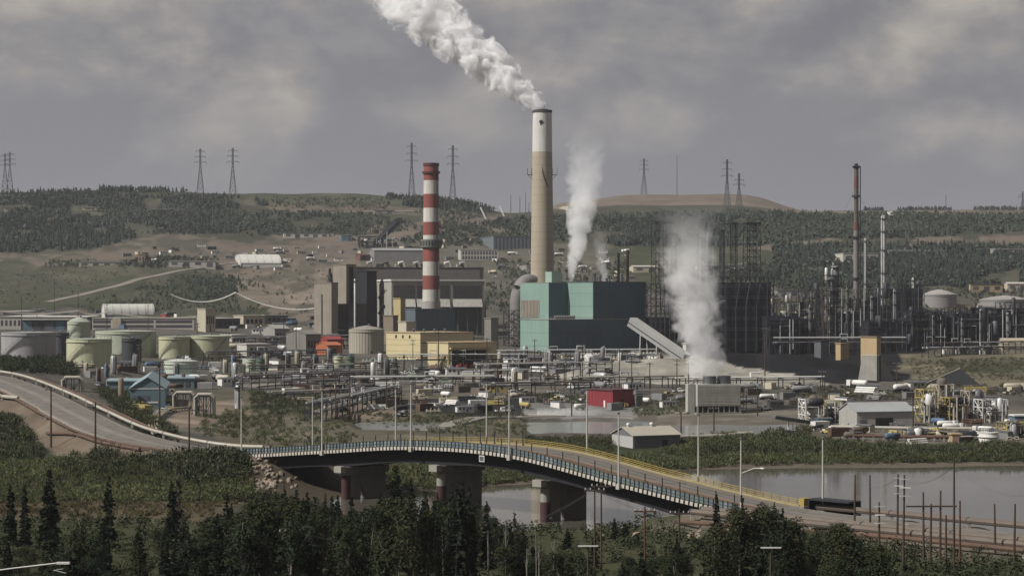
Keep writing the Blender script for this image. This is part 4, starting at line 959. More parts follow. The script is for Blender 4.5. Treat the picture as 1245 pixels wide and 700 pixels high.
# ---------------------------------------------------------------- yellow halls
def yellow_halls():
    YW = mat('yellow_siding', (0.60, 0.51, 0.30), .65, var=.08, scale=.08, streak=.22, dirt=(.30, .24, .14)); YR = mat('tan_roof', (0.44, 0.335, 0.205), .75, var=.12, streak=0)
    t, a, b, h = building('yellow_hall', 'large yellow hall with tan roof beside the round concrete silo', 511, 469.5, 575, 441, 405, YW, YR, d=1065, style='flat')
    for q in range(3): left_box(t, 'vent_opening', b * (.28 + .2 * q), b * (.28 + .2 * q) + 1.5, h * .80, h * .80 + 1.6, GLASS)
    for z in (.32, .55, .75): left_box(t, 'siding_joint', .2, b - .2, h * z - .08, h * z + .08, mat('yellow_joint', (.40, .33, .18), .7), .06)
    for q in range(9): left_box(t, 'skirt_post', b * (q + .3) / 9, b * (q + .3) / 9 + .5, 0, 1.4, STEEL, .15)
    right_box(t, 'upper_band', .3, a - .3, h * .62, h * .66, STEEL2, .1)
    right_box(t, 'door', a * .12, a * .25, 0, h * .28, STEEL); right_box(t, 'door', a * .55, a * .66, 0, h * .24, STEEL)
    for q in range(4): part('roof_vent', MB().lathe([(.6, h + .4), (.6, h + 1.4), (.9, h + 1.5), (.3, h + 2)], 8, (a * (.2 + .2 * q), b * .5, 0)), STEEL2, t)
    t, a, b, h = building('yellow_workshop', 'lower yellow workshop with open bay and red machinery inside', 545, 520, 604, 447, 417, YW, YR, d=1000)
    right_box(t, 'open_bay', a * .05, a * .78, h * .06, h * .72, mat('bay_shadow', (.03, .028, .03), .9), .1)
    right_box(t, 'eave', a * .02, a * .86, h * .76, h * .84, YR, 1.6)
    for q in range(3): right_box(t, 'bay_post', a * (.05 + .24 * q), a * (.05 + .24 * q) + .4, 0, h * .74, YW, .5)
    left_box(t, 'pilaster', b * .45, b * .53, 0, h, mat('yellow_joint', (.40, .33, .18), .7), .3)
    for k, (f, w, mm) in enumerate(((.12, 3.5, RED), (.24, 2.6, RED), (.38, 3.0, ORANGE))):
        P = t.matrix_basis @ Vector((a * f + 1, -2.4, 0)); m_ = thing('red_pump_skid', 'red pump skid at the open bay of the yellow workshop', 'pump', P, TH, 'red pump skids'); 
        part('skid', MB().box((0, 0, .3), (w, 2, .4)), STEEL, m_); part('casing', bullet(MB(), (-w * .3, 0, 1.4), (w * .3, 0, 1.4), .8), mm, m_, True); part('motor', MB().box((w * .35, .2, 2.0), (.9, 1.2, 2.2)), mm, m_)
    for k in range(5):
        P = t.matrix_basis @ Vector((a * (.50 + .11 * k), -4.5, 0)); P.z = float(ground(P.x, P.y)); box_unit(P, TH, 3.2, 2.4, 2.8 + .5 * (k % 2), WHITE, 'white cabinet lined up in front of the yellow workshop', 'cabinets by the yellow workshop', 'cabinet')
    t = tank('round concrete silo with shallow cone roof left of the yellow hall', 424, 467, 431, 402, mat('silo_concrete', (.42, .39, .32), .9, var=.12, scale=.15, streak=.4, dirt=(.22, .19, .15)), mat('silo_roof', (.30, .275, .23), .9), .22, stair=0)
    r = 21.5 * 1100 / F
    for q in range(18):
        a_ = math.pi + math.pi * q / 18; part('buttress', MB().box(((r + .1) * math.cos(a_), (r + .1) * math.sin(a_), 5.5), (.35, .3, 13), a_), mat('silo_rib', (.27, .25, .2), .9), t)
def box_unit(P, rz, w, d, h, m, label, group, name='container', cat=None):
    t = thing(name, label, cat or name.replace('_', ' '), P, rz, group)
    part('body', MB().box((0, 0, h / 2 + .15), (w, d, h)), m, t); part('skid', MB().box((0, 0, -.2), (w * .96, d * .9, .7)), STEEL, t)
    part('door', MB().box((-w * .2, -d / 2 - .02, h * .45 + .15), (min(1.1, w * .3), .08, h * .75)), STEEL2, t)
    part('cap', MB().box((0, 0, h + .22), (w + .15, d + .15, .14)), STEEL2, t)
    return t
yellow_halls()
# ---------------------------------------------------------------- tank farm
GREEN = mat('pale_green_tank', (0.50, 0.50, 0.335), .65, var=.10, scale=.10, streak=.35, dirt=(.20, .20, .10)); GREEN2 = mat('sage_tank', (0.45, 0.48, 0.375), .65, var=.1, scale=.1, streak=.3, dirt=(.16, .18, .13)); GRYT = mat('grey_tank', (0.33, 0.325, 0.325), .6, var=.1, scale=.08, streak=.3)
TSHD = mat('tank_shadow', (0.045, 0.05, 0.055), .6, var=.2)
tank('wide grey storage tank, leftmost of the tank farm', 2, 68, 438, 405, GRYT, mat('grey_tank_roof', (.34, .34, .34), .6), .03)
tank('dark grey drum added as the shaded right side of the wide grey tank', 62, 84, 432, 405, mat('tank_side_shade', (.085, .085, .095), .6, var=.15), None, .06, stair=0)  # added drum, its dark colour stands for the wide tank's shaded side
tank('tall green cone-roofed tank with stairs above the larger green tanks', 82, 110, 412, 392, GREEN2, mat('pale_green_roof', (.40, .43, .35), .6), .42)
tank('broad olive green tank in front, nearest of the green tanks', 81, 136, 446, 413, GREEN, GREEN2, .03)
tank('sage green tank standing behind the broad olive tank', 116, 190, 433, 404, GREEN2, GREEN2, .03, stair=2)
tank('small dark drum added as the shadow between the olive tank and the sage tank', 148, 172, 440, 413, TSHD, None, .05, stair=0)  # added drum, painted dark in place of a neighbouring tank's shadow
tank('pale olive tank left of the twin with a big stair', 193, 231, 438, 411, GREEN, GREEN2, .03)
tank('olive tank with diagonal stair, rightmost of the green tanks', 226, 279, 438, 409, GREEN, GREEN2, .04, stair=2)
tank('small mint green tank with white domed roof in front of the olive tanks', 199.5, 240, 463, 440, mat('mint_tank', (.48, .52, .42), .6, var=.08, streak=.2), mat('white_tank_roof', (.56, .58, .52), .6), .14, band=(.62, .66, STEEL2), stair=0)
tank('slim green twin tank, taller of the pair by the yard road', 406, 417, 452, 434, GREEN, GREEN2, .2, stair=0)
tank('dark green twin tank right of the slim pale one', 420, 431, 455, 434, mat('deep_green_tank', (.10, .15, .11), .6), None, .15, stair=0)
tank('small sage tank at the end of the yard left of the twin tanks', 299, 311, 452, 437, GREEN2, None, .15, stair=0)
tank('small dark green tank beside the sage one in the yard', 312, 322, 454, 437, mat('deep_green_tank', (.10, .15, .11), .6), None, .15, stair=0)
tank('far grey tank with pointed roof beyond the refinery, left one', 1121, 1163, 375, 359, mat('far_tank_grey', (.25, .235, .225), .7), mat('far_tank_roof', (.33, .31, .29), .7), .30, stair=0)
tank('far pale grey tank beyond the refinery at the right edge', 1191, 1252, 378, 364.5, mat('far_tank_grey', (.25, .235, .225), .7), mat('far_tank_roof', (.33, .31, .29), .7), .16, stair=0)
# ---------------------------------------------------------------- long low buildings behind the tank farm
WC = mat('white_cladding', (.52, .50, .45), .65, var=.1, streak=.25, dirt=(.34, .31, .26)); DB2 = mat('dark_band_cladding', (.075, .07, .08), .7)
th0 = math.radians(6)
t, a, b, h = building('long_office', 'long white office block with dark window bands behind the green tanks', 112, 108, 236, 401, 387, WC, WC, th=th0)
for z0, z1 in ((.18, .42), (.58, .82)):
    for f0, f1 in ((.01, .18), (.29, .60), (.62, .98)): right_box(t, 'window_band', a * f0, a * f1, h * z0, h * z1, DB2, .08)
right_box(t, 'entrance_block', a * .20, a * .28, -1, h * 1.05, CREAM, 1.2)
t, a, b, h = building('workshop', 'low workshop with blue-grey doors behind the grey tank, near the left edge', 27, 0, 106, 402, 386, DB2, WC, th=th0)
for q in range(6): right_box(t, 'door', a * (q + .12) / 6, a * (q + .88) / 6, 0, h * .7, [BLUE, DB2, mat('slate_door', (.12, .13, .17), .6)][q % 3], .1)
right_box(t, 'canopy', 0, a, h * .80, h * .92, WC, 1.5)
t, a, b, h = building('office_wing', 'white office wing at the left picture edge', 0, -60, 26, 401, 386, WC, WC, th=th0)
for q in range(5): right_box(t, 'window', a * (q + .2) / 5, a * (q + .7) / 5, h * .3, h * .75, DB2, .08)
building('small_office', 'small dark flat office in the row behind the workshop', 4, -14, 34, 392, 379, mat('slate_clad', (.10, .10, .12), .7), WC, th=th0)
t, a, b, h = building('arched_warehouse', 'white arched fabric warehouse behind the long office', 127, 123, 188, 388, 371, mat('fabric_white', (.58, .57, .53), .7, var=.06), None, style='arch', th=math.radians(20))
for q in range(7): part('rib', MB().xprism([(b / 2 - (b / 2 + .45) * math.cos(math.pi * k / 12), h * .25 + (h * .75 + .45) * math.sin(math.pi * k / 12)) for k in range(13)] + [(b / 2 - (b / 2 + .2) * math.cos(math.pi * k / 12), h * .25 + (h * .75 + .2) * math.sin(math.pi * k / 12)) for k in range(12, -1, -1)], a * q / 6.2, a * q / 6.2 + .5), WC, t)
t, a, b, h = building('fabric_dome', 'long white fabric dome on the earth slope above the plant', 292, 284, 342, 324, 309, mat('fabric_white', (.58, .57, .53), .7, var=.06), None, style='arch', th=math.radians(12))
for q in range(6): part('rib', MB().xprism([(b / 2 - (b / 2 + .45) * math.cos(math.pi * k / 12), h * .25 + (h * .75 + .45) * math.sin(math.pi * k / 12)) for k in range(13)] + [(b / 2 - (b / 2 + .2) * math.cos(math.pi * k / 12), h * .25 + (h * .75 + .2) * math.sin(math.pi * k / 12)) for k in range(12, -1, -1)], a * q / 5.2, a * q / 5.2 + .5), CREAM, t)
ROW = [('cream block of flats on a mast base', 250, 240, 262, 404, 376, CREAM), ('low dark grey store right of the long office', 262, 240, 292, 400, 388, DB2), ('cream flat store near the centre of the tank row', 296, 284, 322, 398, 384, CREAM),
       ('green-grey flat hall in the middle yard', 322, 318, 350, 394, 384, mat('sage_wall', (.17, .19, .17), .7)), ('white low shed right of the cream store', 282, 268, 300, 420, 408, WC), ('grey shed with curved roof beside the red sheds', 372, 348, 390, 431, 407, mat('shed_grey', (.19, .18, .16), .8)),
       ('pale grey gable shed left of the red sheds', 334, 320, 352, 417, 400, mat('pale_grey_shed', (.30, .29, .27), .7)), ('white shed by the middle pipe yard', 300, 288, 330, 434, 420, WC)]
for k, (lb, C, L, R, bs, tp, m) in enumerate(ROW):
    t, a, b, h = building('cream_tower_block' if k == 0 else 'store_building', lb, C, L, R, bs, tp, m, WC if k in (1, 3) else None, th=math.radians(25), style='gx' if k in (5, 6) else 'flat', rise=2.0 if k in (5, 6) else 0)
    window_row(t, 'r', 4, a * .1, a * .9, h * .35, h * .7); right_box(t, 'door', a * .44, a * .55, 0, h * .3, STEEL)
RUSTED = mat('faded_red_roof', (.15, .07, .06), .8, var=.2)
for k, (lb, C, L, R, bs, tp, m) in enumerate((('orange-red flat shed in front of the round silo', 398, 384, 416, 433, 420, ORANGE), ('dark red shed behind the orange-red one', 398, 386, 418, 424, 413, RED), ('brick red low store on the slope behind the turbine hall', 438, 432, 450, 317, 310, RUSTED))):
    t, a, b, h = building('red_shed', lb, C, L, R, bs, tp, m, m, style='gx', rise=1.5); right_box(t, 'door', a * .3, a * .6, 0, h * .7, STEEL)
# blue gable building near the road
BW_ = mat('blue_siding', (.135, .205, .225), .65, var=.08, streak=.15)
t, a, b, h = building('blue_gable_shed', 'blue-grey gabled metal building behind the pipe racks near the road bend', 158, 149, 201, 490, 473, BW_, mat('pale_blue_roof', (.25, .33, .36), .6), style='gy', rise=3.6, th=math.radians(8))
right_box(t, 'gable_trim', 0, a, h - .2, h + .1, WHITE, .1); right_box(t, 'door', a * .1, a * .55, 0, h * .5, mat('slate_door', (.12, .13, .17), .6)); right_box(t, 'band', a * .08, a * .8, -.2, .3, WHITE, .12)
t, a, b, h = building('blue_flat_shed', 'long low blue-grey shed right of the gabled metal building', 204, 196, 236, 472, 461, BW_, mat('pale_blue_roof', (.25, .33, .36), .6), th=math.radians(8)); window_row(t, 'r', 3, a * .1, a * .9, h * .1, h * .7, DB2)
t, a, b, h = building('blue_rear_shed', 'pale blue flat roof shed behind the gabled metal building', 130, 126, 172, 472, 464, BW_, mat('pale_blue_roof', (.25, .33, .36), .6), th=math.radians(8))
pole_tower('brown_silo', 'brown concrete silo standing left of the blue gabled building', 147, 487, 459, 6.5, mat('brown_silo', (.24, .185, .135), .9), 'silo', ladder=False)
pole_tower('white_vessel', 'white upright vessel standing alone on the yard', 289, 497, 468, 6.5, ALU, 'vessel', plats=(.9,), ladder=True)
# ---------------------------------------------------------------- red hall, cooling tower, warehouse by the pond
t, a, b, h = building('red_hall', 'dark red metal hall standing above the pond', 745, 715, 770, 497, 476, mat('red_siding', (.235, .035, .042), .65, var=.1, streak=.2, dirt=(.13, .03, .035)), mat('dark_red_roof', (.10, .04, .045), .8))
left_box(t, 'door', b * .30, b * .36, 0, h * .42, WHITE); right_box(t, 'door', a * .4, a * .55, 0, h * .5, STEEL)
for q in range(8): left_box(t, 'siding_joint', b * (q + .5) / 8 - .04, b * (q + .5) / 8 + .04, 0, h, mat('red_joint', (.19, .03, .036), .7), .06)
part('roof_vent', MB().lathe([(.5, h), (.5, h + 1.4), (.8, h + 1.5), (.2, h + 2)], 8, (a * .5, b * .5, 0)), STEEL2, t)
right_box(t, 'annex', a * .98, a * 1.30, -1, h * .72, STEEL2, 2.0)
def cooling_tower():
    CW = mat('cooling_tower_boards', (.46, .45, .41), .8, var=.15, scale=.3, streak=.5, dirt=(.2, .18, .15)); th = math.radians(14)
    P, a, b = frame(848, 836, 900, 504, th); k = P.y / F; h = 37 * k
    t = thing('cooling_tower', 'cream louvred cooling tower venting a tall steam column', 'cooling tower', P, th)
    part('basin', MB().box((a / 2, b / 2, -.6), (a + 1, b + 1, 2.4)), CONC, t)
    part('core', MB().box((a / 2, b / 2, h * .13), (a * .94, b * .94, h * .3)), BLACK, t)
    part('casing', MB().box((a / 2, b / 2, h * .62), (a, b, h * .72)), CW, t)
    for q in range(13):
        z = h * (.30 + .66 * q / 13); right_box(t, 'louvre_board', 0, a, z, z + h * .035, CW, .25)
    for q in range(9): part('post', MB().box((a * q / 8, .2, h * .12), (.35, .35, h * .3)), CONC, t)
    for q in range(4): part('post', MB().box((.2, b * q / 3, h * .12), (.35, .35, h * .3)), CONC, t)
    part('stair_tower', MB().box((-1.6, b * .3, h * .5), (2.6, 2.6, h * 1.0)), CW, t)
    r = a * .16
    for q, f in enumerate((.40, .74)): part('fan_stack', MB().lathe([(r, h * .98), (r * .92, h + 1.2), (r * .95, h + 2.6), (r * .85, h + 2.6), (r * .85, h + .5)], 20, (a * f, b * .5, 0)), STEEL2, t, True)
    mb = MB()
    for zz in (h + .6, h + 1.1): mb.bar((0, .1, zz), (a, .1, zz), .06); mb.bar((.1, 0, zz), (.1, b, zz), .06)
    for q in range(14): mb.bar((a * q / 13, .1, h * .98), (a * q / 13, .1, h + 1.1), .05)
    part('handrail', mb, STEEL2, t)
    part('side_stair', lattice(MB(), a + .3, .5, a + 2.6, 4, 0, h * .9, 1, 1, 5, .1), STEEL2, t)
    return t.matrix_basis @ Vector((a * .40, b * .5, h + 2.0)), r
COOL_P, COOL_R = cooling_tower()
t, a, b, h = building('pond_warehouse', 'grey metal warehouse with tan gable roof and doorway by the pond', 770, 744, 827, 545, 530, mat('grey_metal_siding', (.155, .155, .165), .6, var=.1, streak=.2), mat('tan_metal_roof', (.40, .365, .30), .6), style='gx', rise=2.0, th=math.radians(24))
right_box(t, 'doorway', a * .62, a * .72, -.5, h * .62, BLACK, .15)
for q in range(2): part('roof_ventilator', MB().lathe([(.35, h + 1.6), (.35, h + 2.6), (.6, h + 2.7), (.55, h + 3.0), (.1, h + 3.3)], 10, (a * (.12 + .5 * q), b / 2, 0)), WHITE, t, True)
for q in range(16): right_box(t, 'siding_rib', a * (q + .5) / 16 - .05, a * (q + .5) / 16 + .05, -.5, h - .1, mat('grey_metal_siding'  , (0, 0, 0)), .07)
left_box(t, 'white_panel', .2, b - .2, -.5, h - .2, mat('white_end_wall', (.42, .41, .40), .6), .05)
# ---------------------------------------------------------------- conveyor gallery
def gallery(label, px0, py0, px1, py1, d0, w, hgt, m, legs=(), name='conveyor_gallery', rm=None):
    d1 = float(dist_at(px1, py1)); A = Vector(((px0 - CX) * d0 / F, d0, zrow(py0, d0))); B = Vector(((px1 - CX) * d1 / F, d1, zrow(py1, d1)))
    t = thing(name, label, 'conveyor', (B.x, B.y, B.z)); v = A - B; side = Vector((-v.y, v.x, 0)).normalized(); up = v.normalized().cross(side).normalized()
    if up.z < 0: up = -up
    def bx(s0, s1, u0, u1, f0=0., f1=1.):
        mb = MB(); c = []
        for f in (f0, f1):
            for s, u in ((s0, u0), (s1, u0), (s1, u1), (s0, u1)): c.append(tuple(v * f + side * s + up * u))
        return mb._add(c, [(0, 1, 2, 3), (7, 6, 5, 4), (0, 4, 5, 1), (1, 5, 6, 2), (2, 6, 7, 3), (3, 7, 4, 0)])
    part('casing', bx(-w / 2, w / 2, 0, hgt), m, t); part('roof', bx(-w / 2 - .3, w / 2 + .3, hgt + .01, hgt + .3), rm or m, t); part('belt_edge', bx(-w / 2 - .06, w / 2 + .06, hgt * .38, hgt * .5), STEEL, t)
    for f in legs:
        p = v * f; g = float(ground(B.x + p.x, B.y + p.y)) - B.z
        for s in (-w / 2, w / 2): part('trestle_leg', MB().bar(tuple(p + side * s), (p.x + side.x * s * 1.3, p.y + side.y * s * 1.3, g - 1), .3), WHITE, t)
    return t
gallery('sloping pale grey conveyor gallery descending from the teal hall', 766, 396, 832, 441, 1120, 5.2, 4.6, mat('gallery_clad', (.30, .30, .29), .6, var=.15), (.45, .75), rm=mat('gallery_roof', (.40, .395, .37), .6))
building('gallery_house', 'small white transfer house at the foot of the conveyor gallery', 834, 830, 846, 433, 418, WC)
# ---------------------------------------------------------------- cokers
def coker(label, C, L, R, base, blk, top, derricks, d, solid=.92, wide=5.0):
    P, a, b = frame(C, L, R, base, math.radians(12), d); k = P.y / F; hb = zrow(blk, P.y) - P.z; ht = zrow(top, P.y) - P.z; th = math.radians(12)
    t = thing('coker_unit', label, 'coker', P, th); cs, sn = math.cos(th), math.sin(th); b = max(b, 16)
    part('steel_frame', lattice(MB(), -1, -1, a + 1, b, 0, hb, max(2, int(a / 5)), 2, 9, .26), STEEL, t)
    part('drum_house', MB().box((a / 2, b / 2, hb * solid / 2), (a, b - 2, hb * solid)), mat('coke_black_cladding', (.022, .023, .034), .8, var=.25, scale=.15), t)
    for q in range(7):
        z = hb * (q + 1) / 7; mb = MB()
        for zz in (z, z + 1.1): mb.bar((-1, -1.2, zz), (a + 1, -1.2, zz), .12)
        for x in np.linspace(-1, a + 1, 14): mb.bar((x, -1.2, z), (x, -1.2, z + 1.1), .08)
        part('walkway', mb, STEEL2, t)
    xs = []
    for dk in derricks:
        px, wide, tp = dk if isinstance(dk, tuple) else (dk, wide, top); hd = zrow(tp, P.y) - P.z
        kk = (px - CX) / F; y0 = b * .3; A = P.x - y0 * sn; B = P.y + y0 * cs; x = (kk * B - A) / (cs - kk * sn); xs.append(x); w = wide * k / 2
        part('derrick', lattice(MB(), x - w, y0 - w, x + w, y0 + w, hb, hd, 2 if wide > 7 else 1, 1, 8, .19, taper=.96), STEEL, t)
        part('drill_stem', MB().bar((x, y0, hb), (x, y0, hd + 1), .16, 6), STEEL2, t)
        part('crown_block', MB().box((x, y0, hd + .5), (w * 2.1, w * 2.1, 1.0)), STEEL, t)
    if len(xs) > 1:
        part('crown_walkway', MB().box(((xs[0] + xs[-1]) / 2, b * .3, ht - .4), (abs(xs[-1] - xs[0]) + 2, 1.6, .3)).bar((xs[0], b * .3, ht + 1.2), (xs[-1], b * .3, ht + 1.2), .1), STEEL, t)
    for q in range(5):
        x = a * (q + .5) / 5; part('riser', MB().tube([(x, -1.8, 0), (x, -1.8, hb * random.uniform(.4, .95)), (x + 2.5, -1.8, hb * .95)], .3, 6), [STEEL, STEEL, DKV][q % 3], t)
    return t
coker('coker with paired drill derricks, right of the steam column', 874, 868, 938, 433, 336, 271, ((878, 5, 281), (892, 7, 272), (914, 17, 272)), 1180)
coker('coker with one tall derrick beside the teal hall', 793, 788, 822, 430, 345, 270, ((804, 20, 271), (819, 5, 300)), 1190, solid=.5)
t, a, b, h = building('coke_shed', 'black hall between the two cokers, half hidden by steam', 818, 812, 872, 432, 346, mat('coke_black_cladding', (0, 0, 0)), BLACK, d=1230)
right_box(t, 'bright_opening', a * .12, a * .32, h * .60, h * .80, mat('pale_panel', (.50, .47, .40), .7), .2)
for q in range(6): right_box(t, 'girt', 0, a, h * q / 6, h * q / 6 + .4, STEEL, .4)
part('roof_frame', lattice(MB(), a * .1, b * .1, a * .9, b * .6, h, h + 11, 4, 1, 2, .22), STEEL, t); part('roof_tower', lattice(MB(), a * .60, b * .2, a * .88, b * .5, h, h + 27, 2, 1, 6, .2), STEEL, t)
pole_tower('vent_column', 'thin column behind the steam, left of the derricks', 853, 425, 300, 4.5, STEEL, 'column', plats=(.7, .85, .97), d=1260)
pole_tower('vent_column', 'thin dark column right behind the steam top', 861, 425, 292, 3.5, STEEL2, 'column', plats=(.8, .96), d=1265)
# ---------------------------------------------------------------- flare and columns on the right
FL = mat('flare_brown', (.12, .10, .085), .8, var=.2, streak=.4); FG = mat('flare_grey', (.20, .185, .175), .6, var=.2, streak=.3)
RUSTR = mat('faded_flare_red', (.145, .062, .050), .8, var=.25, streak=.5)
def flare():
    P = spot(1041, 405); zz = lambda py: zrow(py, P.y) - P.z; k = P.y / F
    t = thing('flare_stack', 'tall thin flare stack with red rings and a spiked tip', 'flare stack', P)
    for a, b, m, w in ((408, 280, FG, 3.4), (280, 271, RUSTR, 3.6), (271, 229, FL, 2.8), (229, 215, RUSTR, 2.9), (215, 203, FL, 2.8)):
        part('red_ring' if m is RUSTR else 'riser', MB().lathe([(w * k, zz(a) - (2 if a == 408 else 0)), (w * k, zz(b))], 14), m, t, True)
    part('tip', MB().lathe([(3.0 * k, zz(205)), (5.0 * k, zz(203)), (5.0 * k, zz(202)), (2.4 * k, zz(202)), (2.2 * k, zz(199))], 14), BLACK, t)
    for py in (340, 290, 240): part('ring_platform', MB().lathe([(3.5 * k, zz(py)), (5.2 * k, zz(py) + .2), (5.2 * k, zz(py) + 1.4), (4.9 * k, zz(py) + 1.4)], 14), STEEL, t)
    for py in (225, 290):
        for q in range(3):
            a = 2 * math.pi * q / 3 + .5; part('guy_wire', MB().bar((0, 0, zz(py)), (45 * math.cos(a), 45 * math.sin(a), 0), .06, 3), STEEL, t)
    part('ladder', MB().box((2.2, -2.2, zz(300)), (.5, .5, zz(205) - zz(400)), .7), STEEL, t)
flare()
pole_tower('white_column', 'tall slim white column right of the flare stack', 1074, 402, 262, 6.0, mat('white_column_paint', (.46, .45, .43), .6, var=.25, scale=.2, streak=.6, dirt=(.12, .11, .10)), 'column', plats=(.1, .3, .5, .7, .86, .97))
pole_tower('thin_column', 'thin pale pipe column between flare stack and white column', 1052, 400, 290, 3.0, ALU, 'column', plats=(.5, .97))
pole_tower('dark_column', 'thick dark fractionator column with ringed platforms, left of the flare', 1015, 428, 322, 11, mat('fractionator_lagging', (.20, .20, .21), .5, .3, var=.3, scale=.25), 'column', plats=(.2, .32, .44, .55, .66, .77, .88, .97))
unit('dark steel tower clasping the fractionator column', 1011, 430, 20, 95, 9, 10, seed=3, vessels=6)
# concrete crusher with yellow house
HD = spot(1066, 463).y
t, a, b, h = building('crusher_house', 'yellow-tan box house on a battered concrete hopper base', 1066, 1046.5, 1071, 433, 410, mat('crusher_tan', (.44, .325, .185), .7, var=.08, streak=.15), mat('crusher_roof', (.22, .17, .12), .8), d=HD + 6, z=zrow(433, HD + 6))
P, a2, b2 = frame(1066, 1044, 1092, 463); 
mb = MB(); z1 = (463 - 433) * P.y / F
mb._add([(0, 0, -3), (a2, 0, -3), (a2, b2 * .8, -3), (0, b2 * 1.1, -3), (0, 0, z1), (a2 * .18, 0, z1), (a2 * .18, b2 * .8, z1), (0, b2 * .8, z1)], [(3, 2, 1, 0), (4, 5, 6, 7), (0, 1, 5, 4), (1, 2, 6, 5), (2, 3, 7, 6), (3, 0, 4, 7)])
t2 = thing('hopper_wall', 'battered pale concrete retaining wall below the tan crusher house', 'wall', P, TH); part('wall', mb, CONC, t2); part('slot', MB().box((a2 * .1, -.3, z1 * .5), (1.0, .8, z1 * 1.05)), STEEL, t2); part('coping', MB().box((a2 * .09, b2 * .4, z1 + .2), (a2 * .2, b2 * .82, .35)), CONC_L, t2)
building('small_tan_box', 'small tan cabin left of the crusher house', 1022, 1016, 1032, 428, 418, mat('crusher_tan', (0, 0, 0)), d=1100)
building('grey_hopper_box', 'grey square hopper box standing over the black fines', 998, 990, 1008, 434, 420, STEEL2, STEEL, d=1060, lift=2.0)
# black folded roof over the pit
P = spot(1160, 468); k = P.y / F
t = thing('pit_shelter', 'black pitched shelter over the pit right of the hopper', 'shelter', P, 0)
mb = MB()._add([(-38 * k, 0, 0), (30 * k, -3, 0), (24 * k, 14, 0), (-34 * k, 14, 0), (8 * k, 1, 20 * k), (10 * k, 9, 19 * k)], [(0, 1, 4), (1, 2, 5, 4), (2, 3, 5), (3, 0, 4, 5), (3, 2, 1, 0)])
part('roof', mb, mat('tarred_sheet', (.020, .022, .024), .7), t); part('edge_trim', MB().bar((-38 * k, -.1, .2), (8 * k, .9, 20 * k), .25), CREAM, t); part('ridge_trim', MB().bar((8 * k, 1, 20 * k + .1), (10 * k, 9, 19 * k + .1), .3), STEEL2, t)
# ================================================================== REFINERY RIGHT: process units, racks
U = [  # column, base row, width px, height px, levels, vessels, solid, label
 (952, 432, 34, 46, 5, 10, .7, 'black low process block right of the coker'), (978, 428, 26, 40, 4, 8, .5, 'dark process rack between coker and fractionator'), (966, 418, 30, 50, 5, 7, .0, 'open steelwork rising behind the dark process rack'),
 (992, 414, 22, 62, 6, 7, .2, 'slim steel tower left of the fractionator column'), (1034, 412, 20, 48, 5, 7, .3, 'steel module at the foot of the flare stack'), (1060, 412, 22, 60, 6, 9, .3, 'dark exchanger tower between flare and white column'),
 (1083, 410, 22, 58, 6, 9, .3, 'reactor structure right of the white column'), (1107, 402, 28, 56, 6, 10, .55, 'tall dark block with stacks on its roof, right of the white column'), (1082, 428, 46, 38, 4, 9, .6, 'long dark compressor block behind the concrete hopper'),
 (1126, 424, 40, 44, 4, 11, .5, 'dark pipework module beyond the pit shelter'), (1154, 420, 30, 40, 4, 9, .4, 'exchanger deck in the middle of the right refinery'), (1180, 420, 36, 46, 4, 11, .5, 'dark vessel deck with silver risers at right'),
 (1212, 418, 34, 42, 4, 10, .5, 'process deck left of the white shed at the edge'), (1240, 414, 32, 46, 4, 10, .5, 'process deck cut off by the right picture edge'), (1142, 398, 44, 20, 3, 8, .0, 'raised pipe deck beyond the dark pipework'), (1200, 396, 60, 20, 3, 10, .0, 'upper pipe deck below the far grey tank'),
 (944, 410, 20, 26, 3, 6, .3, 'small dark skid behind the coker corner')]
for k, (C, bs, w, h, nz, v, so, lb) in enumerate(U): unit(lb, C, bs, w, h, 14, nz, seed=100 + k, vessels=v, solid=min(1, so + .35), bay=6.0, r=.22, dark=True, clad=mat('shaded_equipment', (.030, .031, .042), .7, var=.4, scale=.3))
for k, (px, bs, tp, w, m, lb) in enumerate(((1110, 400, 338, 3.0, WHITE, 'white overhead vessel on the dark block right of the white column'), (1100, 402, 346, 2.6, STEEL2, 'grey vent pipe on the dark block'), (1060, 414, 360, 4.0, STEEL2, 'grey drum column between flare and white column'), (1088, 412, 352, 5.0, STEEL2, 'grey column beside the reactor structure'),
      (1135, 424, 384, 4.0, DKV, 'short dark column in the dark pipework'), (1192, 420, 376, 2.2, WHITE, 'white standpipe in the right refinery'), (1170, 422, 388, 3.6, STEEL2, 'short grey column right of the exchanger deck'), (1225, 418, 380, 3.2, ALU, 'silver column near the right edge'), (985, 430, 372, 3.4, STEEL2, 'grey column by the slim steel tower'), (956, 430, 378, 3.0, STEEL2, 'short column on the black process block'), (1030, 412, 350, 3.0, STEEL2, 'thin grey column left of the flare foot'))):
    pole_tower('process_column', lb, px, bs, tp, w, m, 'column', plats=(.4, .7, .95))
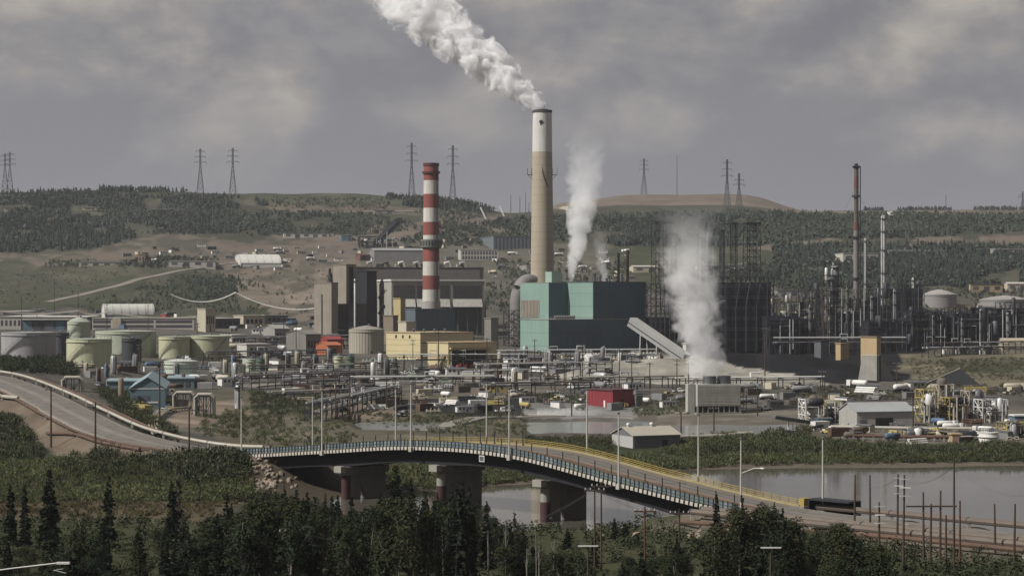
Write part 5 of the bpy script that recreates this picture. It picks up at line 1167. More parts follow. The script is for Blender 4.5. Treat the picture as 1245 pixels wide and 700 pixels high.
RK = [((940, 436), (1100, 430), 8, 'long dark pipe rack along the foot of the right refinery'), ((1085, 422), (1245, 416), 9, 'long pipe rack in the middle of the right refinery'), ((1090, 404), (1260, 396), 8, 'upper pipe rack of the right refinery'), ((1125, 436), (1260, 428), 5, 'low pipe rack in front of the dark decks at right'),
      ((470, 452), (640, 448), 6, 'low pipe rack in front of the yellow workshop'), ((290, 474), (445, 470), 5, 'pipe rack across the middle yard below the twin tanks'), ((430, 476), (600, 474), 5, 'pipe rack along the yard above the dark strip'), ((580, 470), (740, 460), 5, 'pipe rack in front of the teal hall'),
      ((600, 440), (800, 438), 5, 'pipe rack at the foot of the teal hall'), ((250, 445), (400, 440), 5, 'pipe rack behind the sage tanks'), ((300, 460), (480, 456), 5, 'second pipe rack across the middle yard'), ((700, 474), (830, 470), 4, 'pipe rack behind the red hall'), ((600, 482), (720, 478), 4, 'low pipe rack left of the red hall'), ((330, 488), (480, 484), 3, 'low pipe rack on the brown bank'), ((380, 512), (480, 486), 5, 'dark trestle rack climbing the brown bank'), ((820, 474), (1000, 472), 4, 'low pipe rack behind the cooling tower'), ((280, 424), (430, 420), 5, 'pipe rack before the pale gable shed')]
for k, (A, B, h, lb) in enumerate(RK): rack(lb, A, B, h=h, w=7 if h > 6 else 5, pipes=6 if h > 6 else 5, levels=2 if h >= 5 else 1, mats=None if k < 4 else [ALU, PIPE_W, STEEL2, ALU, PIPE_B, WHITE], bay=8)
t, a, b, h = building('half_round_shed', 'tan half-round shed at the right edge above the earth slope', 1218, 1214, 1252, 427, 412, mat('tan_fabric', (.46, .40, .30), .7), None, style='arch', th=math.radians(10))
t, a, b, h = building('silver_roof_shed', 'silver flat-roofed pipe shelter in the right refinery', 1100, 1094, 1126, 391, 386, STEEL, WHITE, th=th0, lift=0)
for k in range(14): P = spot(1150 + 4.8 * k, 431); box_unit(P, 0.1 + k * .02, 3.2, 2.4, 2.2 + (k % 3) * .4, [WHITE, CREAM, STEEL2][k % 3], 'pale equipment box in the row on top of the earth slope', 'boxes along the top of the slope', 'equipment_box', 'equipment box')
# ---------------------------------------------------------------- yard modules on the right bank
t, a, b, h = building('fabric_hall', 'grey-white low hall with shallow roof among the yellow modules', 1042, 1020, 1112, 520, 501, mat('fabric_grey', (.38, .37, .34), .7, var=.1, streak=.2), mat('fabric_grey_roof', (.33, .34, .34), .6), style='gx', rise=2.5, th=math.radians(15))
right_box(t, 'open_side', a * .32, a * .62, 0, h * .6, BLACK, .1); right_box(t, 'door', a * .05, a * .16, 0, h * .5, STEEL2)
t, a, b, h = building('blue_module', 'small blue-grey flat building at the right edge of the module yard', 1234, 1228, 1262, 520, 506, BLUE, WHITE, th=th0)
t, a, b, h = building('blue_control_room', 'blue-grey control room behind the grey-white hall', 1112, 1106, 1140, 508, 497, BLUE, WHITE, th=th0)
YD = mat('yellow_steel', (.44, .35, .12), .6, var=.2, streak=.3)
for k, (C, bs, w, h, nz, v, m, lb) in enumerate(((990, 514, 18, 28, 3, 5, WHITE, 'white steel module frame left of the grey-white hall'), (1013, 514, 14, 26, 3, 4, YD, 'yellow topped steel module by the grey-white hall'), (1130, 514, 12, 40, 4, 5, YD, 'yellow module tower right of the grey-white hall'), (1150, 512, 14, 44, 4, 6, CREAM, 'cream module tower, tallest of the module yard'), (1165, 514, 18, 30, 3, 6, YD, 'yellow module deck right of the cream tower'), (1188, 512, 16, 36, 4, 6, CREAM, 'cream module tower near the white frames'), (1210, 514, 26, 28, 3, 7, WHITE, 'white steel module frame near the right edge'), (1236, 532, 20, 18, 2, 5, YD, 'low yellow module at the right edge'), (1180, 536, 46, 10, 1, 8, PIPE_W, 'low pipe module near the river bank'), (1120, 534, 30, 10, 1, 6, STEEL2, 'low skid module left of the river pipe module'))):
    t = unit(lb, C, bs, w, h, 8, nz, seed=200 + k, m=m, vessels=v, bay=4.0, r=.16, name='module', cat='module', clad=CREAM)
def crane(px, base, top, reach, label):
    P = spot(px, base); k = P.y / F; h = (base - top) * k
    t = thing('gantry_crane', label, 'crane', P); part('mast', MB().box((0, 0, h / 2 - 1), (2.2, 2.2, h + 2)), mat('faded_yellow', (.42, .36, .18), .7, var=.2, streak=.4), t)
    part('boom', MB().box((0, 0, h), (reach * k * 2, 2.0, 1.6)), YD, t); part('cab', MB().box((1.6, -1.2, h - 2.2), (2, 2, 2)), STEEL2, t); part('hoist', MB().bar((-reach * k * .7, 0, h), (-reach * k * .7, 0, h - 5), .12), STEEL, t); part('counterweight', MB().box((reach * k * .8, 0, h - 1.0), (1.8, 1.6, 1.4)), CONC, t)
crane(1138, 500, 474, 11, 'yellow T-shaped crane behind the module yard, left one'); crane(1186, 498, 473, 13, 'yellow T-shaped crane behind the module yard, right one')
tank('white tank with flat roof near the river bank at right', 1190, 1214, 541, 527, WHITE, None, .05, stair=0)
t, a, b, h = building('tan_box', 'small tan box building on the river bank near the white tank', 1158, 1154, 1168, 540, 529, mat('tan_box', (.42, .31, .19), .7), th=th0)
gallery('flat grey jetty walkway over the settling pond', 940, 509, 1010, 519, 668, 2.0, .8, STEEL2, (.3, .7), name='jetty_walkway')
for k, (A, B, lb) in enumerate((((820, 537), (915, 532), 'white pipe along the pond bank'), ((935, 536), (1010, 522), 'dark pipe curving along the river bank'), ((1010, 524), (1245, 527), 'pale pipe along the module yard'), ((1025, 535), (1160, 537), 'rusty pipe on the bank in front of the modules'))):
    P, Q = spot(*A), spot(*B); v = Q - P; t = thing('surface_pipe', lb, 'pipe', P); n = 12; pts = [(v.x * f, v.y * f, spot_z(P, v, f) + 1.3) for f in np.linspace(0, 1, n)]
    part('pipe', MB().tube(pts, .5 if k != 1 else .4, 8), [PIPE_W, STEEL, PIPE_W, RUST][k], t, True)
    for f in np.linspace(0, 1, n): part('support', MB().box((v.x * f, v.y * f, spot_z(P, v, f) + .2), (.5, .9, 1.6)), CONC, t)
# ---------------------------------------------------------------- pipelines beside the roads
def offset(C, s):
    T = np.gradient(C[:, :2], axis=0); T /= np.linalg.norm(T, axis=1)[:, None]; o = C.copy(); o[:, 0] += -T[:, 1] * s; o[:, 1] += T[:, 0] * s; return o
def pipeline(label, C, hs, rad, m, loops=False, name='pipeline', every=6):
    P = Vector(C[0]); t = thing(name, label, 'pipeline', P); pts = [Vector(c) - P + Vector((0, 0, hs)) for c in C]
    part('pipe', MB().tube(pts, rad, 8), m, t, True)
    for k in range(0, len(C), every):
        p = pts[k]; part('support', MB().box((p.x, p.y, p.z - rad - .7), (.6, 1.0, 1.3)), CONC, t)
        part('collar', MB().lathe([(rad * 1.15, -.3), (rad * 1.15, .3)], 8, (0, 0, 0)), STEEL2, t).matrix_local = Matrix.Translation(p) @ Matrix.Rotation(math.pi / 2, 4, 'X')
    return t
RL = ROADC[2:86]
s_out = 7.6 if np.cross(np.gradient(ROADC[:, :2], axis=0)[5], [0, 1.0]) < 0 else 7.6
for k, (s, hs, r, m, lb) in enumerate(((8.2, 1.3, .36, PIPE_W, 'pale insulated pipeline along the haul road, closest to the kerb'), (10.2, 1.3, .42, PIPE_B, 'tan pipeline, middle of the three beside the haul road'), (12.0, 1.2, .35, RUST, 'rusty pipeline, outermost beside the haul road'), (-8.6, .8, .32, RUST, 'thin rusty pipeline on the river side of the haul road'))):
    C = offset(RL, s); C[:, 2] = np.maximum(ground(C[:, 0], C[:, 1]), RL[:, 2] - 1.2); pipeline(lb, C, hs, r, m)
for k, (s, lb, r, m) in enumerate(((-2.4, 'tan pipeline on the river side shoulder of the approach road', .5, PIPE_B), (-5.0, 'thick tan pipeline along the grass side of the approach road', .5, PIPE_B), (15.6, 'tan pipeline along the water side of the approach road', .55, PIPE_B), (-8.5, 'thin rusty pipeline below the approach road', .4, RUST))):
    C = np.array([[*bst(i, s), 0] for i in np.linspace(4.75 if s < 0 else 5.12, 8.6, 40)]); C[:, 2] = ground(C[:, 0], C[:, 1]); pipeline(lb, C, 1.2, r, m)
# culvert head and yellow blocks where the bridge ends
p = bst(5.1, BW + 0.2); z = float(deck_z(5.1)); t = thing('pipe_portal', 'dark steel box portal of the pipeline at the bridge end', 'portal', (p[0], p[1], z - .5), math.atan2(BU[1], BU[0])); part('roof', MB().box((4, 0, 2.2), (9, 3.2, .3)), STEEL, t); part('side', MB().box((-.4, 0, 1.0), (.3, 3.2, 2.4)).box((4, 1.5, 1.0), (9, .3, 2.4)), BLACK, t)
t = thing('barrier_block', 'yellow end barrier of the bridge rail by the water', 'barrier', (*bst(5.02, BW + .1), float(deck_z(5.02)) - .1)); part('block', MB().box((0, 0, .8), (1.8, 1.6, 1.7), .5, .85), YELLOW, t); part('base', MB().box((0, 0, 0), (2.3, 2.1, .5), .5), CONC, t)
# expansion loops (goal-post pipe frames) beside the blue shed
def pipe_loop(label, px0, py0, px1, h, w, m, name='pipe_loop', n=3):
    P = spot(px0, py0); Q = spot(px1, py0); L = Q.x - P.x; t = thing(name, label, 'pipe loop', P)
    for k in range(n): part('pipe', MB().tube([(0, k * 1.6, -1), (0, k * 1.6, h - .8), (.8, k * 1.6, h), (L - .8, k * 1.6, h), (L, k * 1.6, h - .8), (L, k * 1.6, -1)], w, 8), m, t, True)
    part('steel_frame', lattice(MB(), .6, -.8, L - .6, n * 1.6, 0, h * .9, max(2, int(L / 4)), 1, 1, .16), STEEL, t)
    return t
pipe_loop('white goal-post pipe loop above the curved pipe bundle', 211, 498, 240, 5.5, .42, PIPE_W); pipe_loop('taller white pipe loop with dark frame behind, by the bare ground', 237, 505, 267, 6.5, .45, PIPE_W); pipe_loop('white pipe loop where the pipelines leave the haul road', 76, 474, 108, 4.0, .55, PIPE_W, n=2)
for k in range(5):
    C = resample([np.array(spot(px + 3.2 * k, py)) for px, py in ((232, 498), (205, 500), (185, 508), (178, 520), (186, 532))], 24); pipeline('pale pipe in the curved bundle below the blue shed, strand %s' % ['one from the road', 'two', 'three in the middle', 'four', 'five, outermost'][k], C, .8 + .1 * k, .22, [PIPE_W, ALU, YELLOW, PIPE_W, CREAM][k], name='bundle_pipe', every=9)
pipeline('short pale pipeline end on the left embankment', resample([np.array(spot(px, py)) for px, py in ((-30, 480), (0, 486), (22, 491))], 10), .9, .5, PIPE_W)
pipeline('rusty pipe on trestles below the haul road bend', resample([np.array(spot(px, py)) for px, py in ((58, 530), (90, 532), (120, 543), (170, 553))], 20), .7, .4, RUST)
# ---------------------------------------------------------------- yard clutter: sheds, containers, drums, trucks
used = []
def free(p, r):
    for q, s in used:
        if (q[0] - p.x) ** 2 + (q[1] - p.y) ** 2 < (r + s) ** 2: return False
    used.append(((p.x, p.y), r)); return True
def pickup(label, m, group):
    t = thing('pickup_truck', label, 'truck', (0, 0, 0), 0, group)
    part('body', MB().xprism([(-1, .45), (1, .45), (1, .95), (-1, .95)], -2.7, 2.7), m, t); part('cab', MB()._add([(-.9, -.92, .95), (1.2, -.92, .95), (1.2, .92, .95), (-.9, .92, .95), (-.6, -.8, 1.75), (.7, -.8, 1.75), (.7, .8, 1.75), (-.6, .8, 1.75)], [(3, 2, 1, 0), (4, 5, 6, 7), (0, 1, 5, 4), (1, 2, 6, 5), (2, 3, 7, 6), (3, 0, 4, 7)]), m, t)
    part('window', MB().box((.05, 0, 1.38), (1.45, 1.80, .45)), GLASS, t); part('bed', MB().box((-1.85, 0, 1.1), (1.6, 1.9, .3)), STEEL, t)
    for x in (-1.7, 1.8):
        for y in (-.95, .95): part('wheel', MB().bar((x, y - .13, .42), (x, y + .13, .42), .42, 12), BLACK, t)
    return t
def heavy(label, m, group):
    t = thing('tanker_truck', label, 'truck', (0, 0, 0), 0, group)
    part('chassis', MB().box((0, 0, .9), (10, 1.6, .3)), STEEL, t); part('barrel', bullet(MB(), (-4.4, 0, 2.2), (2.2, 0, 2.2), 1.15), m, t, True); part('cab', MB().box((4.2, 0, 2.0), (2, 2.4, 2.6)), m, t); part('windscreen', MB().box((5.2, 0, 2.6), (.1, 2.0, .9)), GLASS, t)
    for x in (-4, -2.8, 2.6, 4.3):
        for y in (-1.05, 1.05): part('wheel', MB().bar((x, y - .2, .5), (x, y + .2, .5), .5, 12), BLACK, t)
    return t
def drum(label, m, group):
    t = thing('pressure_drum', label, 'drum', (0, 0, 0), 0, group); part('shell', bullet(MB(), (-3.5, 0, 2.2), (3.5, 0, 2.2), 1.3), m, t, True)
    for x in (-2.2, 2.2): part('saddle', MB().box((x, 0, .6), (.6, 2.0, 2.4)), CONC, t)
    part('nozzle', MB().bar((0, 0, 3.3), (0, 0, 4.2), .35, 8), STEEL2, t); part('platform', MB().box((1.5, -1.5, 3.4), (4, 1, .15)), STEEL2, t); return t
def upright(label, m, group):
    t = thing('upright_vessel', label, 'vessel', (0, 0, 0), 0, group); part('shell', bullet(MB(), (0, 0, .5), (0, 0, 7), 1.1), m, t, True); part('skirt', MB().lathe([(1.15, -1), (1.0, .6)], 12), STEEL2, t); part('ladder', MB().box((.9, -.9, 3.5), (.3, .3, 7), .8), STEEL, t); part('pipe', MB().tube([(0, 0, 7.4), (-.8, -.6, 8), (-1.3, -1.0, 7), (-1.3, -1.0, .3)], .15, 6), ALU, t); return t
def cabin(label, m, group):
    t = thing('site_cabin', label, 'cabin', (0, 0, 0), 0, group); part('wall', MB().box((0, 0, 1.3), (9, 3.2, 3.2)), m, t); part('roof', MB().xprism([(-1.9, 2.9), (1.9, 2.9), (0, 3.5)], -4.7, 4.7), STEEL2, t)
    for x in (-3, -1, 2.6): part('window', MB().box((x, -1.62, 1.9), (1.1, .08, .9)), GLASS, t)
    part('door', MB().box((.9, -1.62, 1.2), (.9, .1, 2.0)), STEEL2, t); return t
def container(label, m, group):
    t = thing('shipping_container', label, 'container', (0, 0, 0), 0, group); mb = MB().box((0, 0, 1.3), (6, 2.4, 2.6)); part('body', mb, m, t); mb = MB()
    for k in range(11): mb.box((-2.7 + .54 * k, -1.22, 1.3), (.22, .08, 2.3))
    part('corrugation', mb, m, t); part('door', MB().box((3.02, 0, 1.3), (.08, 2.2, 2.3)), STEEL2, t); part('corner_post', MB().box((-2.95, -1.2, 1.3), (.15, .15, 2.7)), STEEL2, t); part('corner_post', MB().box((2.95, -1.2, 1.3), (.15, .15, 2.7)), STEEL2, t); return t
def spool(label, m, group):
    t = thing('pipe_stack', label, 'pipe stack', (0, 0, 0), 0, group)
    for k in range(9):
        r = .45; row = 0 if k < 4 else 1 if k < 7 else 2; j = k if k < 4 else k - 4 if k < 7 else k - 7; part('pipe', MB().bar((-5, -1.4 + j * .92 + row * .46, r + row * .8), (5, -1.4 + j * .92 + row * .46, r + row * .8), r, 8), m, t, True)
    return t
def pump(label, m, group):
    t = thing('pump_manifold', label, 'manifold', (0, 0, 0), 0, group); part('skid', MB().box((0, 0, .1), (7, 3, .6)), STEEL, t)
    for k in range(4): part('pipe', MB().tube([(-3 + 2 * k, -1, .3), (-3 + 2 * k, -1, 2.2 + .4 * (k % 2)), (-3 + 2 * k, 1, 2.2 + .4 * (k % 2)), (-3 + 2 * k, 1, .3)], .22, 6), m, t)
    part('header', MB().bar((-3.8, -1, 1.4), (3.8, -1, 1.4), .35, 8), m, t); part('valve', MB().lathe([(.4, 2.4), (.4, 2.7), (.05, 3.2)], 8, (-1, -1, 0)), STEEL2, t); return t
KIND = {'truck': (pickup, 4), 'tanker': (heavy, 6), 'drum': (drum, 5), 'upright': (upright, 3.5), 'cabin': (cabin, 6), 'container': (container, 4.5), 'spool': (spool, 6), 'pump': (pump, 5)}
proto = {}
def put(kind, where, m, col, px, py, rz, group):
    nm = {'truck': 'pickup truck', 'tanker': 'tanker truck', 'drum': 'horizontal drum on saddles', 'upright': 'upright vessel with ladder', 'cabin': 'site cabin with windows', 'container': 'shipping container', 'spool': 'stack of pipes', 'pump': 'pipe manifold skid'}[kind]
    fn, r = KIND[kind]; P = spot(px, py); sc = .68 if P.y < 850 and kind not in ('truck', 'container') else 1.0
    if not free(P, r): return None
    lb = '%s %s %s' % (col, nm, where); key = (kind, m.name)
    if key not in proto: proto[key] = fn(lb, m, group); t = proto[key]; t.location = P; t.rotation_euler = (0, 0, rz); t['label'] = lb; t['group'] = group
    else: t = dup(proto[key], P, rz, lb, group)
    t.scale = (sc, sc, sc)
    return t
GREYP = mat('grey_equipment', (.22, .22, .22), .6, var=.2, streak=.3); GRN = mat('green_equipment', (.10, .14, .09), .6, var=.2); BLU = mat('blue_equipment', (.08, .13, .2), .6, var=.2)
MM = {'white': WHITE, 'silver': ALU, 'grey': GREYP, 'cream': CREAM, 'rusty': RUST, 'tan': PIPE_B, 'green': GRN, 'blue': BLU, 'red': RED, 'yellow': YD, 'dark': STEEL}
ZON = [  # polygon, phrase, mix, count
 ([(285, 436), (470, 440), (640, 452), (640, 474), (430, 474), (285, 466)], 'in the yard below the yellow halls', ['drum', 'upright', 'pump', 'container', 'truck', 'spool', 'pump', 'cabin'], ['silver', 'grey', 'cream', 'white', 'rusty', 'dark', 'green'], 62),
 ([(590, 436), (790, 436), (830, 446), (720, 472), (590, 474)], 'in the yard before the teal hall', ['drum', 'pump', 'truck', 'container', 'cabin', 'upright', 'spool', 'truck'], ['white', 'silver', 'cream', 'grey', 'dark', 'rusty'], 60),
 ([(240, 388), (380, 388), (420, 400), (420, 436), (285, 436), (282, 400)], 'between the green tanks and the silo', ['cabin', 'truck', 'container', 'drum', 'pump'], ['white', 'grey', 'rusty', 'silver', 'cream', 'blue'], 46),
 ([(600, 476), (830, 474), (830, 500), (780, 500), (720, 500), (600, 496)], 'round the dark red hall', ['truck', 'container', 'spool', 'pump', 'cabin', 'drum'], ['white', 'cream', 'rusty', 'yellow', 'grey'], 26),
 ([(905, 468), (1110, 472), (1245, 474), (1245, 494), (1120, 492), (905, 500)], 'on the bare ground behind the module yard', ['truck', 'cabin', 'container', 'spool', 'tanker', 'pump'], ['white', 'cream', 'grey', 'tan', 'dark'], 30),
 ([(985, 512), (1245, 512), (1245, 541), (1100, 543), (1010, 532)], 'in the module yard above the river', ['truck', 'container', 'spool', 'pump', 'pump', 'drum', 'tanker', 'cabin'], ['white', 'yellow', 'rusty', 'cream', 'tan', 'blue', 'grey'], 48),
 ([(100, 446), (290, 446), (300, 470), (240, 478), (110, 472)], 'between the olive tanks and the blue shed', ['pump', 'drum', 'cabin', 'truck', 'container', 'upright'], ['white', 'silver', 'grey', 'rusty', 'blue', 'cream'], 32),
 ([(0, 376), (250, 384), (250, 402), (0, 402)], 'among the offices behind the tank farm', ['truck', 'cabin', 'container'], ['white', 'grey', 'blue', 'red'], 26),
 ([(940, 362), (1245, 376), (1245, 392), (940, 390)], 'beyond the right refinery', ['cabin', 'drum', 'container', 'truck', 'upright'], ['white', 'cream', 'grey', 'silver'], 30),
 ([(155, 488), (210, 488), (215, 502), (180, 505)], 'beside the blue gabled building', ['pump', 'drum', 'container', 'truck'], ['white', 'yellow', 'blue', 'grey'], 10),
 ([(590, 300), (770, 300), (770, 345), (590, 340)], 'on the bench behind the concrete stack', ['cabin', 'container', 'truck', 'tanker'], ['white', 'cream', 'grey', 'rusty'], 34),
 ([(150, 300), (300, 300), (420, 300), (420, 326), (300, 330), (150, 320)], 'on the earth benches above the plant', ['cabin', 'container', 'truck', 'tanker'], ['white', 'cream', 'grey', 'dark'], 40),
 ([(430, 290), (590, 284), (590, 318), (430, 318)], 'on the slope behind the striped stack', ['cabin', 'container', 'truck'], ['white', 'grey', 'dark', 'cream'], 30),
 ([(340, 474), (640, 478), (640, 500), (500, 506), (390, 500)], 'on the brown bank behind the bridge', ['spool', 'truck', 'container', 'pump', 'drum', 'cabin'], ['white', 'rusty', 'cream', 'grey', 'dark', 'tan'], 40),
 ([(700, 432), (790, 432), (810, 440), (700, 442)], 'at the foot of the teal hall', ['drum', 'pump', 'container'], ['white', 'silver', 'grey'], 10)]
rnd = random.Random(5)
for poly, phrase, kinds, cols, n in ZON:
    n = int(n * 1.35); x0, x1 = min(p[0] for p in poly), max(p[0] for p in poly); y0, y1 = min(p[1] for p in poly), max(p[1] for p in poly); c = 0; tries = 0
    while c < n and tries < n * 12:
        tries += 1; px, py = rnd.uniform(x0, x1), rnd.uniform(y0, y1)
        if not inpoly(np.array([px]), np.array([py]), poly)[0]: continue
        k = rnd.choice(kinds); cl = rnd.choice(cols)
        if k in ('truck', 'tanker', 'cabin') and cl in ('rusty', 'silver', 'green', 'tan'): cl = 'white'
        if put(k, phrase, MM[cl], cl, px, py, rnd.choice((TH, TH + math.pi / 2, .2, TH * .5)) + rnd.uniform(-.15, .15), 'equipment ' + phrase): c += 1
# ---------------------------------------------------------------- sheds and blocks on the hill behind
t, a, b, h = building('blue_grey_block', 'large blue-grey flat block on the bench behind the concrete stack', 600, 581, 646, 306, 288, mat('bench_block', (.145, .16, .175), .7, var=.1), None, th=math.radians(12))
for q in range(10): right_box(t, 'pilaster', a * (q + .4) / 10, a * (q + .5) / 10, 0, h, STEEL2, .4)
t, a, b, h = building('white_office', 'white two-storey office below the blue-grey block on the bench', 560, 557, 606, 317, 304, WC, WC, th=math.radians(8)); window_row(t, 'r', 12, a * .03, a * .97, h * .55, h * .85, DB2); window_row(t, 'r', 12, a * .03, a * .97, h * .12, h * .42, DB2)
t, a, b, h = building('bench_hall', 'grey hall with skylights behind the turbine hall roof', 455, 448, 520, 319, 305, mat('bench_grey', (.22, .215, .21), .7), mat('bench_roof', (.28, .28, .27), .7), th=math.radians(8), style='gx', rise=3)
HB = [(205, 200, 262, 325, 318, 'row of white trailers on the bench left of the fabric dome'), (96, 90, 164, 325, 319, 'long white low shed at the top of the meadow'), (168, 163, 176, 322, 310, 'small tan tower house between the white sheds'), (345, 340, 400, 290, 284, 'pale low camp block on the slope, upper centre'), (415, 402, 428, 294, 287, 'blue-grey shed beside the pale camp block'), (455, 447, 480, 260, 256, 'white low sheds along the crest road'), (360, 350, 375, 259, 256, 'single white shed on the crest'), (100, 98, 128, 257, 253, 'white shed at the forest edge on the left hill'), (185, 180, 226, 260, 255, 'pale shed row in the trees on the left hill'), (5, -10, 20, 258, 254, 'white shed near the left edge on the hill'), (105, 103, 136, 275, 272, 'white pipe yard sheds below the left forest'),
      (984, 978, 1004, 314, 309, 'white shed row in the forest left of the flare'), (1025, 1015, 1068, 320, 309, 'white camp blocks behind the flare'), (1080, 1074, 1176, 312, 306, 'long white warehouse row in the forest at right'), (1210, 1204, 1262, 312, 304, 'white warehouse by the right edge of the forest'), (1180, 1178, 1219, 356, 346, 'cream long block in front of the far tanks'), (1225, 1221, 1262, 355, 346, 'grey long block right of the cream one'), (945, 938, 1000, 360, 354, 'row of white parked trailers behind the coker'), (1085, 1060, 1110, 262, 257, 'small white sheds on the skyline near the flare tip'), (690, 678, 712, 256, 250, 'white plant buildings on the skyline behind the stack'), (640, 630, 668, 330, 323, 'rust and white shed left of the concrete stack'), (850, 845, 905, 330, 324, 'pale long shed behind the derricks'), (770, 765, 800, 332, 325, 'grey shed behind the tall derrick')]
for k, (C, L, R, bs, tp, lb) in enumerate(HB):
    m = [WC, CREAM, mat('pale_grey_shed', (.30, .29, .27), .7)][k % 3] if 'tan' not in lb and 'blue' not in lb else (mat('tan_box', (.42, .31, .19), .7) if 'tan' in lb else BLUE)
    t, a, b, h = building('hill_shed', lb, C, L, R, bs, tp, m, STEEL2 if k % 2 else WC, th=math.radians(8), style='gx' if k % 3 == 1 else 'flat', rise=1.2 if k % 3 == 1 else 0)
    n = max(2, min(9, int(a / 9)))
    for q in range(n): right_box(t, 'opening', a * (q + .25) / n, a * (q + .75) / n, 0 if q % 2 else h * .35, h * .75, DB2 if q % 3 else STEEL2, .12)
# inclined white conveyors on the ridge
for k, (p0, p1, lb) in enumerate((((584, 252), (592, 269), 'inclined white stacker on the ridge, left one'), ((607, 250), (614, 266), 'inclined white stacker on the ridge, right one'))):
    d0 = float(dist_at(p1[0], p1[1])); P = spot(*p1); A = Vector(((p0[0] - CX) * d0 / F, d0, zrow(p0[1], d0))) - P
    t = thing('stacker', lb, 'stacker', P); part('boom', MB().bar((0, 0, 0), tuple(A), 1.3), WHITE, t); part('leg', MB().bar((2, 0, -1), tuple(A * .45), .5).bar((-5, 0, -1), tuple(A * .25), .5), STEEL2, t); part('hopper', MB().box((1, 0, 1.2), (6, 4, 3)), STEEL2, t)
unit('dark crusher framework on the slope above the turbine hall', 452, 303, 24, 14, 20, 2, seed=77, vessels=6, r=.5); building('crusher_box', 'dark crusher box on the slope above the turbine hall', 483, 479, 489, 273, 266, STEEL, STEEL, th=.1)
gallery('dark inclined conveyor climbing to the crusher box', 484, 271, 458, 298, 2240, 6, 4, STEEL, (.3, .6), name='hill_conveyor')
# ---------------------------------------------------------------- transmission pylons
def pylon_mesh(h, bw):
    mb = MB(); r = .26; zs = np.array([0, .16, .30, .42, .53, .63, .72, .80, .88, .95, 1.0]) * h; w = lambda z: bw * (1 - .80 * min(1, z / (h * .63))) if z < h * .63 else bw * .20
    for a, b in zip(zs[:-1], zs[1:]):
        wa, wb = w(a) / 2, w(b) / 2; c0 = [(-wa, -wa), (wa, -wa), (wa, wa), (-wa, wa)]; c1 = [(-wb, -wb), (wb, -wb), (wb, wb), (-wb, wb)]
        for k in range(4):
            j = (k + 1) % 4; mb.bar((*c0[k], a - (3 if a == 0 else 0)), (*c1[k], b), r, caps=False); mb.bar((*c0[k], a), (*c1[j], b), r * .6, caps=False); mb.bar((*c0[j], a), (*c1[k], b), r * .6, caps=False); mb.bar((*c1[k], b), (*c1[j], b), r * .6, caps=False)
    return mb
def pylon(px, top, label, d=2690, arms=3, aw=7.5, rz=.3, bw=8.5):
    x = (px - CX) * d / F; z = float(ground(x, d)); h = zrow(top, d) - z; t = thing('lattice_pylon', label, 'pylon', (x, d, z), rz, 'pylons along the skyline')
    m = mat('galvanised_lattice', (.10, .10, .11), .6, .2); part('tower', pylon_mesh(h, bw), m, t)
    for k in range(arms):
        zz = h * (.70 + .12 * k); L = aw * (1 - .12 * k); mb = MB()
        for s in (-1, 1): mb.bar((0, 0, zz + 1.2), (s * L, 0, zz + .4), .22); mb.bar((0, 0, zz - .6), (s * L, 0, zz + .4), .2); 
        ca = part('crossarm', mb, m, t); mb = MB()
        for s in (-1, 1): mb.bar((s * L, 0, zz + .4), (s * L, 0, zz - 2.2), .22)
        part('insulator', mb, STEEL2, ca)
for px, top, lb, d in ((6, 187, 'lattice pylon at the left edge of the skyline, left of two', 2700), (12, 185, 'lattice pylon at the left edge of the skyline, right of two', 2690), (243.5, 181, 'lattice pylon on the left hill crest, left of the pair by the wood', 2690), (283, 180, 'lattice pylon on the left hill crest, right of the pair by the wood', 2680), (500.5, 174, 'lattice pylon on the crest left of the striped stack top', 2640), (550.5, 177, 'lattice pylon on the crest right of the striped stack top', 2620), (783, 193, 'slim lattice pylon on the sandy ridge', 3330), (884, 194, 'tall lattice pylon on the sandy ridge, left of the pair', 2700), (898.5, 211, 'shorter lattice pylon on the sandy ridge, right of the pair', 2740), (1243.5, 233, 'small lattice pylon at the right edge of the skyline', 3300)):
    pylon(px, top, lb, d, 3 if top < 210 else 2, 7.5 if px > 20 else 7, bw=8.5 if top < 230 else 6)
for k, px in enumerate((621, 632, 639, 643, 823, 1150)): pole_tower('mast', ['thin mast on the ridge behind the concrete stack', 'second thin mast on the ridge behind the stack', 'third thin mast on the ridge behind the stack', 'mast hugging the left side of the concrete stack', 'faint thin mast on the sandy ridge', 'thin mast in the far forest at right'][k], px, 262, [238, 240, 234, 246, 212, 236][k], 1.0, STEEL2, 'mast', ladder=False, d=[2640, 2650, 2660, 2640, 3300, 2700][k])
